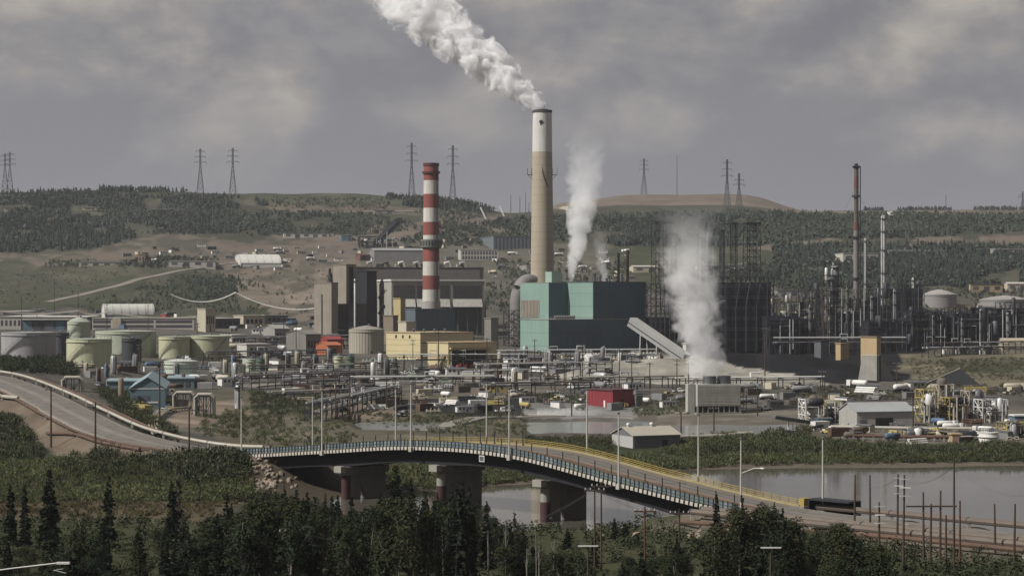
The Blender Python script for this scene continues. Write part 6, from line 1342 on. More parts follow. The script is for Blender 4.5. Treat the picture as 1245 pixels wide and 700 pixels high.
# ---------------------------------------------------------------- utility poles and overhead lines
def upole(px, base, top, label, arm=1, m=None, d=None, r=.20, group='utility poles in the plant', lean=0.0, rz=0.0):
    P = spot(px, base, d); h = zrow(top, P.y) - P.z; t = thing('utility_pole', label, 'utility pole', P, rz, group); t.rotation_euler = (0, lean, rz)
    part('pole', MB().lathe([(r * 1.25, -1.5), (r, h * .5), (r * .75, h)], 8), m or WOOD, t, True)
    for k in range(arm):
        z = h - .7 - 1.6 * k; ca = part('crossarm', MB().box((0, -r, z), (3.0, .16, .2)), m or WOOD, t)
        for x in (-1.3, -.6, .6, 1.3): part('insulator', MB().lathe([(.06, z + .1), (.11, z + .2), (.05, z + .4)], 6, (x, -r, 0)), ALU, ca)
    return t
PP = [(66, 384, 338, 'below the meadow'), (26, 402, 360, 'behind the grey tank'), (45, 402, 372, 'between grey tank and workshop'), (95, 404, 352, 'above the cone-roofed tank'), (130, 404, 366, 'in front of the arched warehouse'), (180, 404, 370, 'at the right end of the arched warehouse'), (207, 394, 357, 'left end of the bright cables'), (286, 392, 355, 'right end of the bright cables'), (170, 452, 418, 'between olive and sage tank'), (240, 420, 392, 'above the rightmost olive tank'), (194, 520, 440, 'tall one before the blue shed'), (62, 545, 470, 'on the haul road embankment'), (116, 546, 488, 'by the haul road bend'), (230, 556, 495, 'by the pale pipeline near the bridge'), (360, 430, 394, 'before the grey shed'), (415, 448, 400, 'left of the round silo'), (345, 428, 382, 'behind the gable shed'), (502, 460, 412, 'green one before the yellow hall'), (533, 455, 402, 'against the yellow workshop wall'), (592, 462, 410, 'at the right end of the yellow workshop'), (627, 446, 396, 'left of the teal hall'), (650, 446, 412, 'by the teal hall corner'), (688, 470, 428, 'before the teal hall, first of the row'), (708, 462, 418, 'before the teal hall, second of the row'), (753, 476, 424, 'before the teal hall, tallest of the row'), (768, 476, 434, 'before the teal hall beside the tallest'), (790, 478, 440, 'before the conveyor foot'), (823, 478, 436, 'before the pale stockpile'), (837, 500, 440, 'left of the cooling tower'), (930, 470, 398, 'tall lamp one before the coker'), (921, 506, 470, 'right of the cooling tower'), (695, 506, 478, 'left of the red hall'), (606, 508, 486, 'on the bank above the bridge crest'), (615, 508, 484, 'on the bank, twin above the bridge'), (828, 534, 500, 'behind the warehouse by the pond'), (868, 526, 494, 'on the pond shore'), (1110, 526, 482, 'in the module yard'), (1172, 526, 490, 'in the module yard near the right crane'), (1000, 486, 450, 'at the foot of the black heap'), (1090, 476, 440, 'at the pit edge'), (470, 498, 458, 'above the dark strip'), (408, 510, 452, 'reddish mast pair, left'), (425, 512, 456, 'reddish mast pair, right')]
for px, bs, tp, wh in PP: upole(px, bs, tp, 'wooden utility pole ' + wh, arm=1 if rnd.random() < .7 else 2, m=WOOD_R if 'reddish' in wh else GRN if 'green' in wh else WOOD, r=.22, rz=rnd.uniform(-.5, .5))
NP = [(1039, 651, 577, 'beside the approach road, leftmost of the row'), (1058, 648, 577, 'second from the bridge along the approach road'), (1069, 706, 610, 'with a white crossarm before the approach road'), (1091, 660, 576, 'left of the close pair over the water'), (1098, 706, 577, 'right of the close pair over the water'), (1123, 704, 598, 'left post of the H-frame'), (1143, 692, 596, 'right post of the H-frame'), (1131, 702, 612, 'between the posts of the H-frame'), (1150, 682, 626, 'short one right of the H-frame'), (1160, 706, 562, 'tallest one, two-tone, over the river'), (1167, 690, 608, 'reddish one beside the tallest'), (1210, 686, 612, 'second from the right edge'), (1233, 704, 612, 'at the right edge')]
for px, bs, tp, wh in NP:
    d = {1039: 352, 1058: 345, 1091: 330, 1160: 300, 1210: 318, 1233: 305}.get(px, 305); t = upole(px, bs, tp, 'bare wooden utility pole ' + wh, arm=0, m=WOOD_R if 'reddish' in wh else WOOD, d=d, r=.16, group='poles by the approach road', lean=rnd.uniform(-.02, .02))
    h = zrow(tp, d) - t.location.z
    if px in (1069, 1091, 1098): 
        for k in range(3): part('insulator_arm', MB().box((0.1, -.2, h - .6 - 1.2 * k), (1.5, .14, .12), .2 - .4 * (k % 2)), WHITE, t)
t = [o for o in COL.objects if o.name.startswith('utility_pole') and 'left post of the H' in o.get('label', '')][0]; h = zrow(615, 305) - t.location.z
part('h_frame_beam', MB().box((1.1, -.2, h), (7.2, .2, .22)), WOOD, t)
for px, bs, tp, d, lb in ((723, 712, 590, 300, 'twin utility pole before the bridge, left of the pair'), (731, 712, 585, 302, 'twin utility pole before the bridge, right of the pair'), (784, 716, 615, 292, 'single reddish utility pole between the bridge piers'), (826, 704, 618, 310, 'utility pole in the trees below the bridge end'), (353, 712, 640, 270, 'grey utility pole among the dark trees, centre left'), (715, 712, 662, 255, 'short pole with a white crossarm in the trees'), (937, 712, 664, 250, 'pole with thin white crossarm in the trees at right')):
    t = upole(px, 700, tp, lb, arm=0 if 'white' in lb else 1, d=d, r=.13, m=WOOD_R if 'reddish' in lb else WOOD, group='poles among the near trees')
    if 'white' in lb: h = zrow(tp, d) - t.location.z; part('white_arm', MB().box((0, -.2, h - .1), (2.4, .14, .14)), WHITE, t)
def wires(label, pts, sag, r, m, n=3, gap=.7):
    P = Vector(pts[0]); t = thing('overhead_cable', label, 'cable', P)
    for k in range(n):
        path = []
        for A, B in zip(pts[:-1], pts[1:]):
            A, B = Vector(A) - P, Vector(B) - P
            for f in np.linspace(0, 1, 12): q = A.lerp(B, f); path.append((q.x, q.y + k * gap, q.z - sag * 4 * f * (1 - f) - k * .25))
        part('wire', MB().tube(path, r, 4), m, t)
def sp3(px, py, d): return ((px - CX) * d / F, d, zrow(py, d))
wires('bright sagging cables on the slope behind the tank farm', [sp3(207, 357, 1480), sp3(286, 355, 1480), sp3(395, 372, 1460)], 6.0, .15, WHITE)
wires('pale sagging cables above the long office', [sp3(-20, 375, 1200), sp3(95, 377, 1200), sp3(130, 378, 1200), sp3(240, 384, 1200)], 2.0, .10, PIPE_W)
wires('thin dark cables across the dark trees below the bridge', [sp3(353, 642, 270), sp3(723, 594, 300), sp3(1069, 614, 305)], 5.0, .018, STEEL2, 2)
wires('thin cables over the water beside the approach road', [sp3(1039, 580, 352), sp3(1091, 580, 330), sp3(1160, 566, 300), sp3(1260, 600, 290)], 1.5, .018, STEEL2, 2)
# street lamp arm at the lower left corner
P = spot(70, 700, 150); zt = zrow(684, 150); t = thing('roadside_lamp', 'white street lamp arm reaching in at the lower left corner', 'street lamp', (P.x, P.y, P.z)); zz = zt - P.z
part('pole', MB().lathe([(.1, -1), (.08, zz)], 8, (-6.5, 0, 0)), WHITE, t); part('arm', MB().tube([(-6.5, 0, zz - .8), (-3, 0, zz - .35), (0, 0, zz)], .05, 6), WHITE, t); part('lamp_head', MB().box((.4, 0, zz), (.9, .3, .14)), WHITE, t); part('bracket', MB().tube([(0, 0, zz), (.4, 0, zz - .4), (-.3, 0, zz - .5), (.6, 0, zz - .7)], .025, 5), WHITE, t)
# rip-rap at the abutments
def riprap(label, cx, cy, n, sx, sy, zoff, seed):
    r_ = random.Random(seed); P = Vector((cx, cy, float(ground(cx, cy)))); t = tag(link('riprap', None, None, P), label, 'rocks'); RK_ = mat('riprap_stone', (.27, .22, .175), .95, var=.3, scale=.8)
    protos = []
    for k in range(5):
        mb = MB(); mb.lathe([(.01, -.5), (.6, -.35), (.8, .05), (.5, .45), (.01, .55)], 6); mb.v = [(x * r_.uniform(.75, 1.2), y * r_.uniform(.75, 1.2), z * r_.uniform(.8, 1.2)) for x, y, z in mb.v]; protos.append(mb.mesh('boulder', RK_))
    for k in range(n):
        x, y = r_.gauss(0, sx), r_.gauss(0, sy); z = float(ground(cx + x, cy + y)) - P.z
        o = link('boulder', r_.choice(protos), t, (x, y, z + .15)); s = r_.uniform(.5, 1.15); o.scale = (s, s * r_.uniform(.7, 1.2), s * .8); o.rotation_euler = (r_.random(), r_.random(), r_.random() * 6)
q = bst(.10, -3.5); riprap('pale rip-rap boulders below the far bridge abutment', q[0] + 2.5, q[1] - 4, 280, 5.0, 5.5, 0, 1)
q = bst(5.1, -8); riprap('pale stones beside the pipelines at the near bridge end', q[0] + 6, q[1] - 8, 90, 10, 4, 0, 2)
# ================================================================== VEGETATION
def mesh_np(name, V, Q, tint, m, smooth=False):
    me = bpy.data.meshes.new(name); k = Q.shape[1]
    me.vertices.add(len(V)); me.vertices.foreach_set('co', V.astype(np.float32).ravel()); me.loops.add(Q.size); me.loops.foreach_set('vertex_index', Q.astype(np.int32).ravel())
    me.polygons.add(len(Q)); me.polygons.foreach_set('loop_start', np.arange(0, Q.size, k)); 
    if smooth: me.polygons.foreach_set('use_smooth', np.ones(len(Q), bool))
    me.update()
    c = np.ones((len(V), 4), np.float32); c[:, :3] = tint; me.color_attributes.new('tint', 'FLOAT_COLOR', 'POINT').data.foreach_set('color', c.ravel())
    me.materials.append(m); return me
LEAF = attr_mat('foliage', rough=.9, var=.30, scale=.25, fine=1.6, spec=.1)
FARLEAF = attr_mat('far_foliage', rough=.95, var=.30, scale=.02, fine=.2, spec=.05)
BARK = mat('bark', (.095, .078, .062), .95, var=.3, scale=2.0); PALEBARK = mat('pale_bark', (.26, .24, .205), .9, var=.35, scale=3.0); DEADW = mat('dead_wood', (.13, .115, .10), .95, var=.3, scale=2.0)
def cards(P, size, nrm, rg, aspect=.62):
    """one quad per point, roughly facing nrm"""
    n = len(P); r = rg.normal(size=(n, 3)); nn = nrm + .55 * r; nn /= np.linalg.norm(nn, axis=1)[:, None] + 1e-9
    nn[:, 2] = np.abs(nn[:, 2]) + .25; a = np.cross(nn, rg.normal(size=(n, 3))); a /= np.linalg.norm(a, axis=1)[:, None] + 1e-9; b = np.cross(nn, a)
    s = (size * rg.uniform(.6, 1.3, n))[:, None] * .5
    V = np.stack([P - a * s - b * s * aspect * .5, P + a * s * .7 - b * s * aspect, P + a * s + b * s * aspect * .6, P - a * s * .6 + b * s * aspect], 1).reshape(-1, 3)
    return V, np.arange(4 * n).reshape(n, 4)
def broadleaf(seed, h=10.0, w=5.0, n=2100, leaf=.27, base=(.036, .046, .021), low=.2):
    rg = np.random.default_rng(seed); r_ = random.Random(seed)
    lobes = [(rg.normal(0, w * .20, 2), h * rg.uniform(low + .12, .92)) for _ in range(11)]
    P = []; Nn = []; T = []
    for (c, z) in lobes:
        k = n // len(lobes); f = (z / h - low) / (1 - low); R = w * .5 * (.34 + .42 * math.sin(math.pi * min(1, max(.08, f)) ** .8)) * rg.uniform(.8, 1.2)
        d = rg.normal(size=(k, 3)); d /= np.linalg.norm(d, axis=1)[:, None]; rad = R * rg.uniform(.55, 1.05, k)[:, None]; p = d * rad * np.array([1, 1, 1.15]) + np.array([c[0], c[1], z]); P.append(p); Nn.append(d)
        T.append(np.tile(np.array(base) * .72 * rg.uniform(.75, 1.3) * np.array([rg.uniform(.9, 1.15), 1, rg.uniform(.85, 1.1)]), (k, 1)) * rg.uniform(.75, 1.25, k)[:, None])
    P = np.concatenate(P); Nn = np.concatenate(Nn); T = np.concatenate(T); P[:, 2] = np.maximum(P[:, 2], h * low * .6)
    V, Q = cards(P, np.full(len(P), leaf), Nn, rg)
    crown = mesh_np('crown', V, Q, np.repeat(T, 4, 0), LEAF)
    mb = MB(); mb.tube([(0, 0, -.8), (rg.normal(0, .1), rg.normal(0, .1), h * .3), (rg.normal(0, .25), rg.normal(0, .25), h * .62), (rg.normal(0, .3), rg.normal(0, .3), h * .86)], [.17, .13, .08, .03], 7)
    for (c, z) in lobes[:7]: mb.tube([(0, 0, z * .55), (c[0] * .5, c[1] * .5, z * .8), (c[0], c[1], z)], [.07, .05, .02], 5)
    return crown, mb.mesh('trunk', PALEBARK if seed % 2 else BARK, True)
def spruce(seed, h=15.0, w=3.6, base=(.019, .026, .016), bare=.08, thin=1.0):
    rg = np.random.default_rng(seed); nw = int(h * 2.5); V = []; T = []
    for k in range(nw):
        f = bare + (1 - bare) * k / nw; z = h * f; L = w * .5 * (1 - f) ** .72 * rg.uniform(.7, 1.15) + .16; nb = 8 if f < .8 else 5
        for j in range(nb):
            if rg.random() > .9 * thin: continue
            a = rg.uniform(0, 6.283); l = L * rg.uniform(.55, 1.15); ca, sa = math.cos(a), math.sin(a); droop = rg.uniform(.18, .5) * l; ww = .17 * l + .13
            p0 = np.array([0, 0, z]); p1 = np.array([ca * l * .55, sa * l * .55, z - droop * .35]); p2 = np.array([ca * l, sa * l, z - droop]); s = np.array([-sa, ca, 0.])
            dn = np.array([0, 0, -.22 - .1 * l])
            tn = np.array(base) * rg.uniform(.7, 1.35)
            V += [p0 - s * .05, p0 + s * .05, p1 + s * ww + dn * .6, p1 - s * ww + dn * .6, p1 - s * ww + dn * .6, p1 + s * ww + dn * .6, p2 + s * .06 + dn * .3, p2 - s * .06 + dn * .3]; T += [tn] * 8
            V += [p0, p1, p1 + dn * 1.6 + s * ww * .4, p0 + dn * 1.1]; T += [tn * .8] * 4
            V += [p1, p2, p2 + dn * 1.0, p1 + dn * 1.7 - s * ww * .3]; T += [tn * .8] * 4
    V = np.array(V); Q = np.arange(len(V)).reshape(-1, 4)
    mb = MB().tube([(0, 0, -.8), (0, 0, h * .5), (0, 0, h * .985)], [.20, .12, .015], 7)
    return mesh_np('crown', V, Q, np.array(T), LEAF), mb.mesh('trunk', BARK, True)
BL = [broadleaf(300 + k, 10, [3.8, 3.2, 4.6, 2.8, 3.6, 4.2][k], base=[(.027, .035, .016), (.022, .031, .016), (.033, .040, .018), (.024, .031, .015), (.019, .027, .015), (.030, .035, .016)][k]) for k in range(6)]
SP = [spruce(400 + k, 15, [3.4, 2.8, 3.9, 3.0][k], thin=[1, .85, 1, .8][k]) for k in range(4)]
SNAG = spruce(450, 15, 1.7, base=(.05, .042, .035), bare=.2, thin=.35)
def plant(kind, meshes, px, d, top, label, cat, group, wscale=1.0, name=None, h=None):
    x = (px - CX) * d / F; z = float(ground(x, d)); hh = h or (zrow(top, d) - z); ref = 15.0 if kind == 'spruce' else 10.0
    t = thing(name or kind + '_tree', label, cat, (x, d, z - .1), rnd.uniform(0, 6.28), group); s = hh / ref; sw = wscale * (.55 + .45 * s) if kind == 'spruce' else wscale * (.5 + .5 * s)
    t.scale = (sw, sw, s); link('crown', meshes[0], t); link('trunk', meshes[1], t); return t
# spruces that stand clear, by column and top row
SPR = [(13, 585, 330, 'dark spruce at the left edge, shorter of two'), (30, 587, 325, 'dark spruce at the left edge, right of two'), (60, 567, 322, 'tall dense dark spruce near the left edge'), (132, 575, 318, 'tall dark spruce with a tilted tip, second from the left'), (209, 582, 322, 'broad dark spruce beside the bare snag'), (276, 595, 320, 'dark spruce left of the bridge abutment'),
       (482, 563, 350, 'tall spruce rising before the second bridge pier'), (500, 578, 345, 'spruce right of the tall one before the bridge'), (463, 596, 345, 'spruce left of the tall one before the bridge'), (747, 628, 345, 'spruce tip before the open water, taller one'), (760, 634, 340, 'spruce tip before the open water, shorter one'), (775, 648, 335, 'small spruce before the third pier'), (690, 640, 330, 'spruce by the utility poles'), (871, 597, 322, 'spruce overlapping the bridge railing end'), (520, 610, 340, 'spruce below the second bridge pier, right side'), (415, 622, 330, 'spruce below the first bridge pier'), (570, 625, 325, 'slender spruce among the alders in the middle'), (910, 622, 318, 'spruce in the bushes at the bridge end'), (345, 632, 300, 'spruce in the dark trees left of centre'), (100, 640, 290, 'low spruce in the bottom left trees'), (650, 655, 290, 'low spruce in the bottom centre trees')]
for k, (px, top, d, lb) in enumerate(SPR): plant('spruce', SP[k % 4], px, d, top, lb, 'tree', 'spruces before the bridge', 1.15 if k in (2, 3, 6) else 1.0)
plant('spruce', SNAG, 217, 325, 545, 'bare thin snag rising above the dark spruces at left', 'tree', 'spruces before the bridge', 1.0, 'dead_tree'); plant('spruce', SNAG, 633, 310, 618, 'leaning grey dead tree left of the third pier', 'tree', 'spruces before the bridge', 1.2, 'dead_tree').rotation_euler = (0, -.12, 0)
PROF = np.array([(-80, 648), (0, 645), (60, 650), (110, 640), (160, 648), (220, 636), (280, 622), (310, 602), (350, 600), (390, 610), (440, 610), (480, 600), (530, 604), (560, 592), (590, 608), (620, 640), (680, 662), (740, 664), (790, 668), (830, 660), (860, 636), (900, 612), (930, 604), (955, 622), (980, 634), (1010, 628), (1045, 640), (1070, 668), (1120, 690), (1180, 700), (1300, 702)], float)
n = 0
for k in range(298):
    px = rnd.uniform(-70, 1075) if k < 236 else rnd.uniform(280, 480) if k < 276 else rnd.uniform(1060, 1300); u = rnd.random(); d = 262 + 111 * u
    al = ((px - CX) * d / F - BN0[0]) * BU[0] + (d - BN0[1]) * BU[1]; s = ((px - CX) * d / F - BN0[0]) * BT[0] + (d - BN0[1]) * BT[1]
    if al / BSTEP > 4.0 and s > -13: d = max(240, d - 75 - rnd.random() * 20); s = ((px - CX) * d / F - BN0[0]) * BT[0] + (d - BN0[1]) * BT[1]
    top = np.interp(px, PROF[:, 0], PROF[:, 1]) + abs(rnd.gauss(0, 24)) + (1 - u) * 8 - 6
    x = (px - CX) * d / F; h = zrow(top, d) - float(ground(x, d))
    if h < 2.2: continue
    h = min(h, 15.5); zone = 'below the far abutment' if px < 310 else 'before the bridge piers' if px < 700 else 'before the lower end of the bridge' if px < 960 else 'on the grass side of the approach road'
    m = BL[rnd.randrange(6)]
    plant('broadleaf', m, px, d, 0, 'dark leafy alder in the near thicket ' + zone, 'tree', 'alders ' + zone, rnd.uniform(.85, 1.2), 'alder_tree', h=h); n += 1
for k in range(230):
    px = rnd.uniform(-60, 1010) if k < 160 else rnd.uniform(-60, 320); d = rnd.uniform(270, 372); top = np.interp(px, PROF[:, 0], PROF[:, 1]) + rnd.uniform(-14, 26); x = (px - CX) * d / F; h = zrow(top, d) - float(ground(x, d)); s = (x - BN0[0]) * BT[0] + (d - BN0[1]) * BT[1]
    if (s > -10 and px > 760) or h < 4: continue
    plant('spruce', SP[k % 4], px, d, 0, 'slim dark spruce mixed into the near thicket', 'tree', 'slim spruces in the near thicket', rnd.uniform(.8, 1.1), h=min(h, 16))
for k in range(26):
    px = rnd.uniform(300, 680); d = rnd.uniform(262, 300); x = (px - CX) * d / F; z = float(ground(x, d)); hh = rnd.uniform(6, 9.5); t = thing('birch_stem', 'pale bare birch stem showing in the dark thicket', 'tree', (x, d, z), rnd.uniform(0, 6), 'pale stems in the thicket')
    part('trunk', MB().tube([(0, 0, -.5), (rnd.uniform(-.2, .2), 0, hh * .5), (rnd.uniform(-.5, .5), 0, hh)], [.09, .07, .03], 6), PALEBARK, t, True); part('twig', MB().tube([(0, 0, hh * .6), (.6, .2, hh * .8)], [.03, .01], 4).tube([(0, 0, hh * .7), (-.5, -.2, hh * .92)], [.03, .01], 4), PALEBARK, t)

# ---- merged masses
def shrub_mass(name, label, polys, seed, m=LEAF, near=None):
    """polys: (polygon, count, (h0, h1), base tint, cards per shrub, width factor)"""
    rg = np.random.default_rng(seed); PV = []; PN = []; PT = []; PS = []
    for poly, cnt, (h0, h1), base, nc, wf in polys:
        xs = [p[0] for p in poly]; ys = [p[1] for p in poly]; a = rg.uniform(min(xs), max(xs), cnt * 4); b = rg.uniform(min(ys), max(ys), cnt * 4); ok = inpoly(a, b, poly); a, b = a[ok][:cnt], b[ok][:cnt]
        d = dist_at(a, b) + rg.uniform(-2, 2, len(a)); x = (a - CX) * d / F; z = ground(x, d)
        keep = z > .05
        R = ROADC[:, :2]; D = np.min((x[:, None] - R[None, :, 0]) ** 2 + (d[:, None] - R[None, :, 1]) ** 2, axis=1); keep &= D > 10.0 ** 2
        x, d, z = x[keep], d[keep], z[keep]; n_ = len(x); nc = int(nc * 2.5); h = .62 * rg.uniform(h0, h1, n_) * (.55 + .9 * vnoise(x, d, 14, 3)); w = h * wf * 1.15
        dirs = rg.normal(size=(n_, nc, 3)); dirs /= np.linalg.norm(dirs, axis=2)[..., None]; rad = rg.uniform(.45, 1.0, (n_, nc, 1))
        p = dirs * rad * np.stack([w, w, h * .5], 1)[:, None, :] + np.stack([x, d, z + h * .48], 1)[:, None, :]
        t = .86 * np.array(base)[None, None, :] * (rg.uniform(.7, 1.35, (n_, 1, 1)) * rg.uniform(.75, 1.25, (n_, nc, 1))) * (.72 + .56 * vnoise(x, d, 18, 6))[:, None, None]
        t = t * np.stack([rg.uniform(.85, 1.2, n_), np.ones(n_), rg.uniform(.8, 1.1, n_)], 1)[:, None, :]
        PV.append(p.reshape(-1, 3)); PN.append(dirs.reshape(-1, 3)); PT.append(t.reshape(-1, 3)); PS.append(np.repeat(h * .12 + .15, nc))
    P = np.concatenate(PV); S_ = np.concatenate(PS); Nn = np.concatenate(PN); n_ = len(P); V, Q = cards(P, S_, Nn, rg)
    # two thirds of the leaves become upright willow shoots
    up = rg.random(n_) < .68; k = up.sum(); dr = Nn[up] * np.array([.55, .55, .2]) + np.array([0, 0, .9]) + rg.normal(0, .18, (k, 3)); dr /= np.linalg.norm(dr, axis=1)[:, None]
    sd = np.cross(dr, rg.normal(size=(k, 3))); sd /= np.linalg.norm(sd, axis=1)[:, None]; L = (S_[up] * rg.uniform(1.3, 2.6, k))[:, None]; wd = (S_[up] * rg.uniform(.16, .34, k))[:, None]; p = P[up]
    V = V.reshape(-1, 4, 3); V[up] = np.stack([p - dr * L * .5 - sd * wd * .6, p - dr * L * .5 + sd * wd * .6, p + dr * L * .1 + sd * wd, p + dr * L * .5], 1); V = V.reshape(-1, 3)
    o = link(name, mesh_np(name, V, Q, np.repeat(np.concatenate(PT), 4, 0), m)); o['kind'] = 'stuff'; o['label'] = label; o['category'] = 'shrubs'; return o
G1, G2, G3 = (.070, .080, .040), (.084, .095, .046), (.052, .060, .033)
shrub_mass('riverbank_shrubs', 'dense green willow scrub along the far river bank', [
  ([(828, 540), (900, 533), (1100, 545), (1250, 545), (1250, 562), (900, 566), (770, 580), (640, 586), (575, 592), (560, 570), (640, 556), (760, 560)], 2900, (1.6, 3.6), G1, 26, .62),
  ([(850, 545), (1245, 548), (1245, 556), (850, 556)], 700, (2.4, 4.6), G3, 30, .6),
  ([(930, 528), (985, 524), (985, 545), (930, 545)], 60, (2.5, 5.5), G3, 40, .6),
  ([(470, 560), (600, 548), (600, 590), (520, 600), (470, 596)], 560, (1.8, 3.6), G2, 26, .6)], 51)
shrub_mass('left_bank_shrubs', 'yellow-green willow scrub on the left bank below the haul road', [
  ([(-60, 566), (60, 560), (180, 566), (300, 575), (310, 610), (-60, 612)], 2500, (1.3, 2.8), G2, 24, .66),
  ([(-60, 600), (330, 604), (330, 628), (-60, 630)], 700, (.7, 1.7), (.085, .075, .040), 20, .7),
  ([(-60, 505), (20, 510), (50, 548), (60, 560), (-60, 562)], 330, (1.8, 4.0), G3, 30, .6),
  ([(60, 566), (120, 556), (200, 560), (290, 562), (290, 580), (60, 582)], 330, (2.0, 4.4), G3, 30, .6),
  ([(225, 552), (300, 562), (300, 590), (225, 590)], 150, (2.5, 5.2), G3, 34, .6), ([(300, 604), (350, 608), (470, 606), (470, 622), (300, 628)], 150, (1.4, 3), (.045, .052, .026), 28, .6)], 52)
shrub_mass('yard_shrubs', 'scrub on the slopes between the ponds and the yards', [
  ([(115, 472), (150, 478), (215, 528), (190, 536), (150, 510)], 420, (1.6, 3.8), G3, 26, .62), ([(0, 436), (88, 440), (95, 458), (0, 452)], 340, (2.5, 6.0), (.033, .042, .022), 30, .55),
  ([(235, 505), (420, 508), (440, 540), (330, 545), (240, 530)], 270, (1.0, 2.6), G1, 22, .7), ([(300, 478), (390, 482), (385, 505), (310, 505)], 230, (1.4, 3.4), G3, 24, .65), ([(440, 502), (640, 504), (640, 530), (560, 530), (450, 520)], 330, (.8, 2.2), G1, 20, .7),
  ([(640, 480), (720, 484), (720, 492), (640, 490)], 120, (1.5, 3.0), G3, 22, .6), ([(770, 486), (838, 486), (838, 504), (770, 506)], 240, (1.0, 2.4), G1, 20, .7), ([(960, 468), (1110, 474), (1100, 488), (960, 484)], 240, (1.0, 2.4), G3, 20, .7), ([(1100, 438), (1245, 436), (1245, 462), (1120, 464)], 420, (.8, 2.2), (.06, .062, .034), 18, .8),
  ([(640, 534), (745, 532), (745, 552), (640, 552)], 420, (1.0, 2.6), G1, 24, .62), ([(820, 534), (960, 530), (1000, 546), (830, 548)], 330, (1.4, 3.2), G1, 24, .62), ([(1100, 468), (1245, 470), (1245, 482), (1100, 480)], 200, (1.2, 2.6), G3, 20, .7), ([(270, 500), (300, 496), (300, 520), (270, 522)], 90, (1, 2.4), G1, 20, .7)], 53)
def near_scrub():
    rg = np.random.default_rng(61); n_ = 2900; px = np.concatenate([rg.uniform(-120, 1330, 1900), rg.uniform(940, 1340, 1000)]); d = rg.uniform(236, 388, n_); x = (px - CX) * d / F
    s = (x - BN0[0]) * BT[0] + (d - BN0[1]) * BT[1]; al = ((x - BN0[0]) * BU[0] + (d - BN0[1]) * BU[1]) / BSTEP; z = ground(x, d); keep = (z > .15) & ~((al > 4.3) & (s > -10)); px, x, d, z = px[keep], x[keep], d[keep], z[keep]; n_ = len(x)
    h = rg.uniform(.9, 2.6, n_); nc = 44; dirs = rg.normal(size=(n_, nc, 3)); dirs /= np.linalg.norm(dirs, axis=2)[..., None]; rad = rg.uniform(.4, 1.0, (n_, nc, 1))
    p = dirs * rad * np.stack([h * .75, h * .75, h * .5], 1)[:, None, :] + np.stack([x, d, z + h * .45], 1)[:, None, :]
    t = np.array((.027, .033, .016))[None, None, :] * rg.uniform(.65, 1.4, (n_, 1, 1)) * rg.uniform(.75, 1.25, (n_, nc, 1))
    V, Q = cards(p.reshape(-1, 3), np.repeat(h * .13 + .14, nc), dirs.reshape(-1, 3), rg); o = link('undergrowth', mesh_np('undergrowth', V, Q, np.repeat(t.reshape(-1, 3), 4, 0), LEAF)); o['kind'] = 'stuff'; o['label'] = 'dark undergrowth on the near river bank'; o['category'] = 'shrubs'
near_scrub()
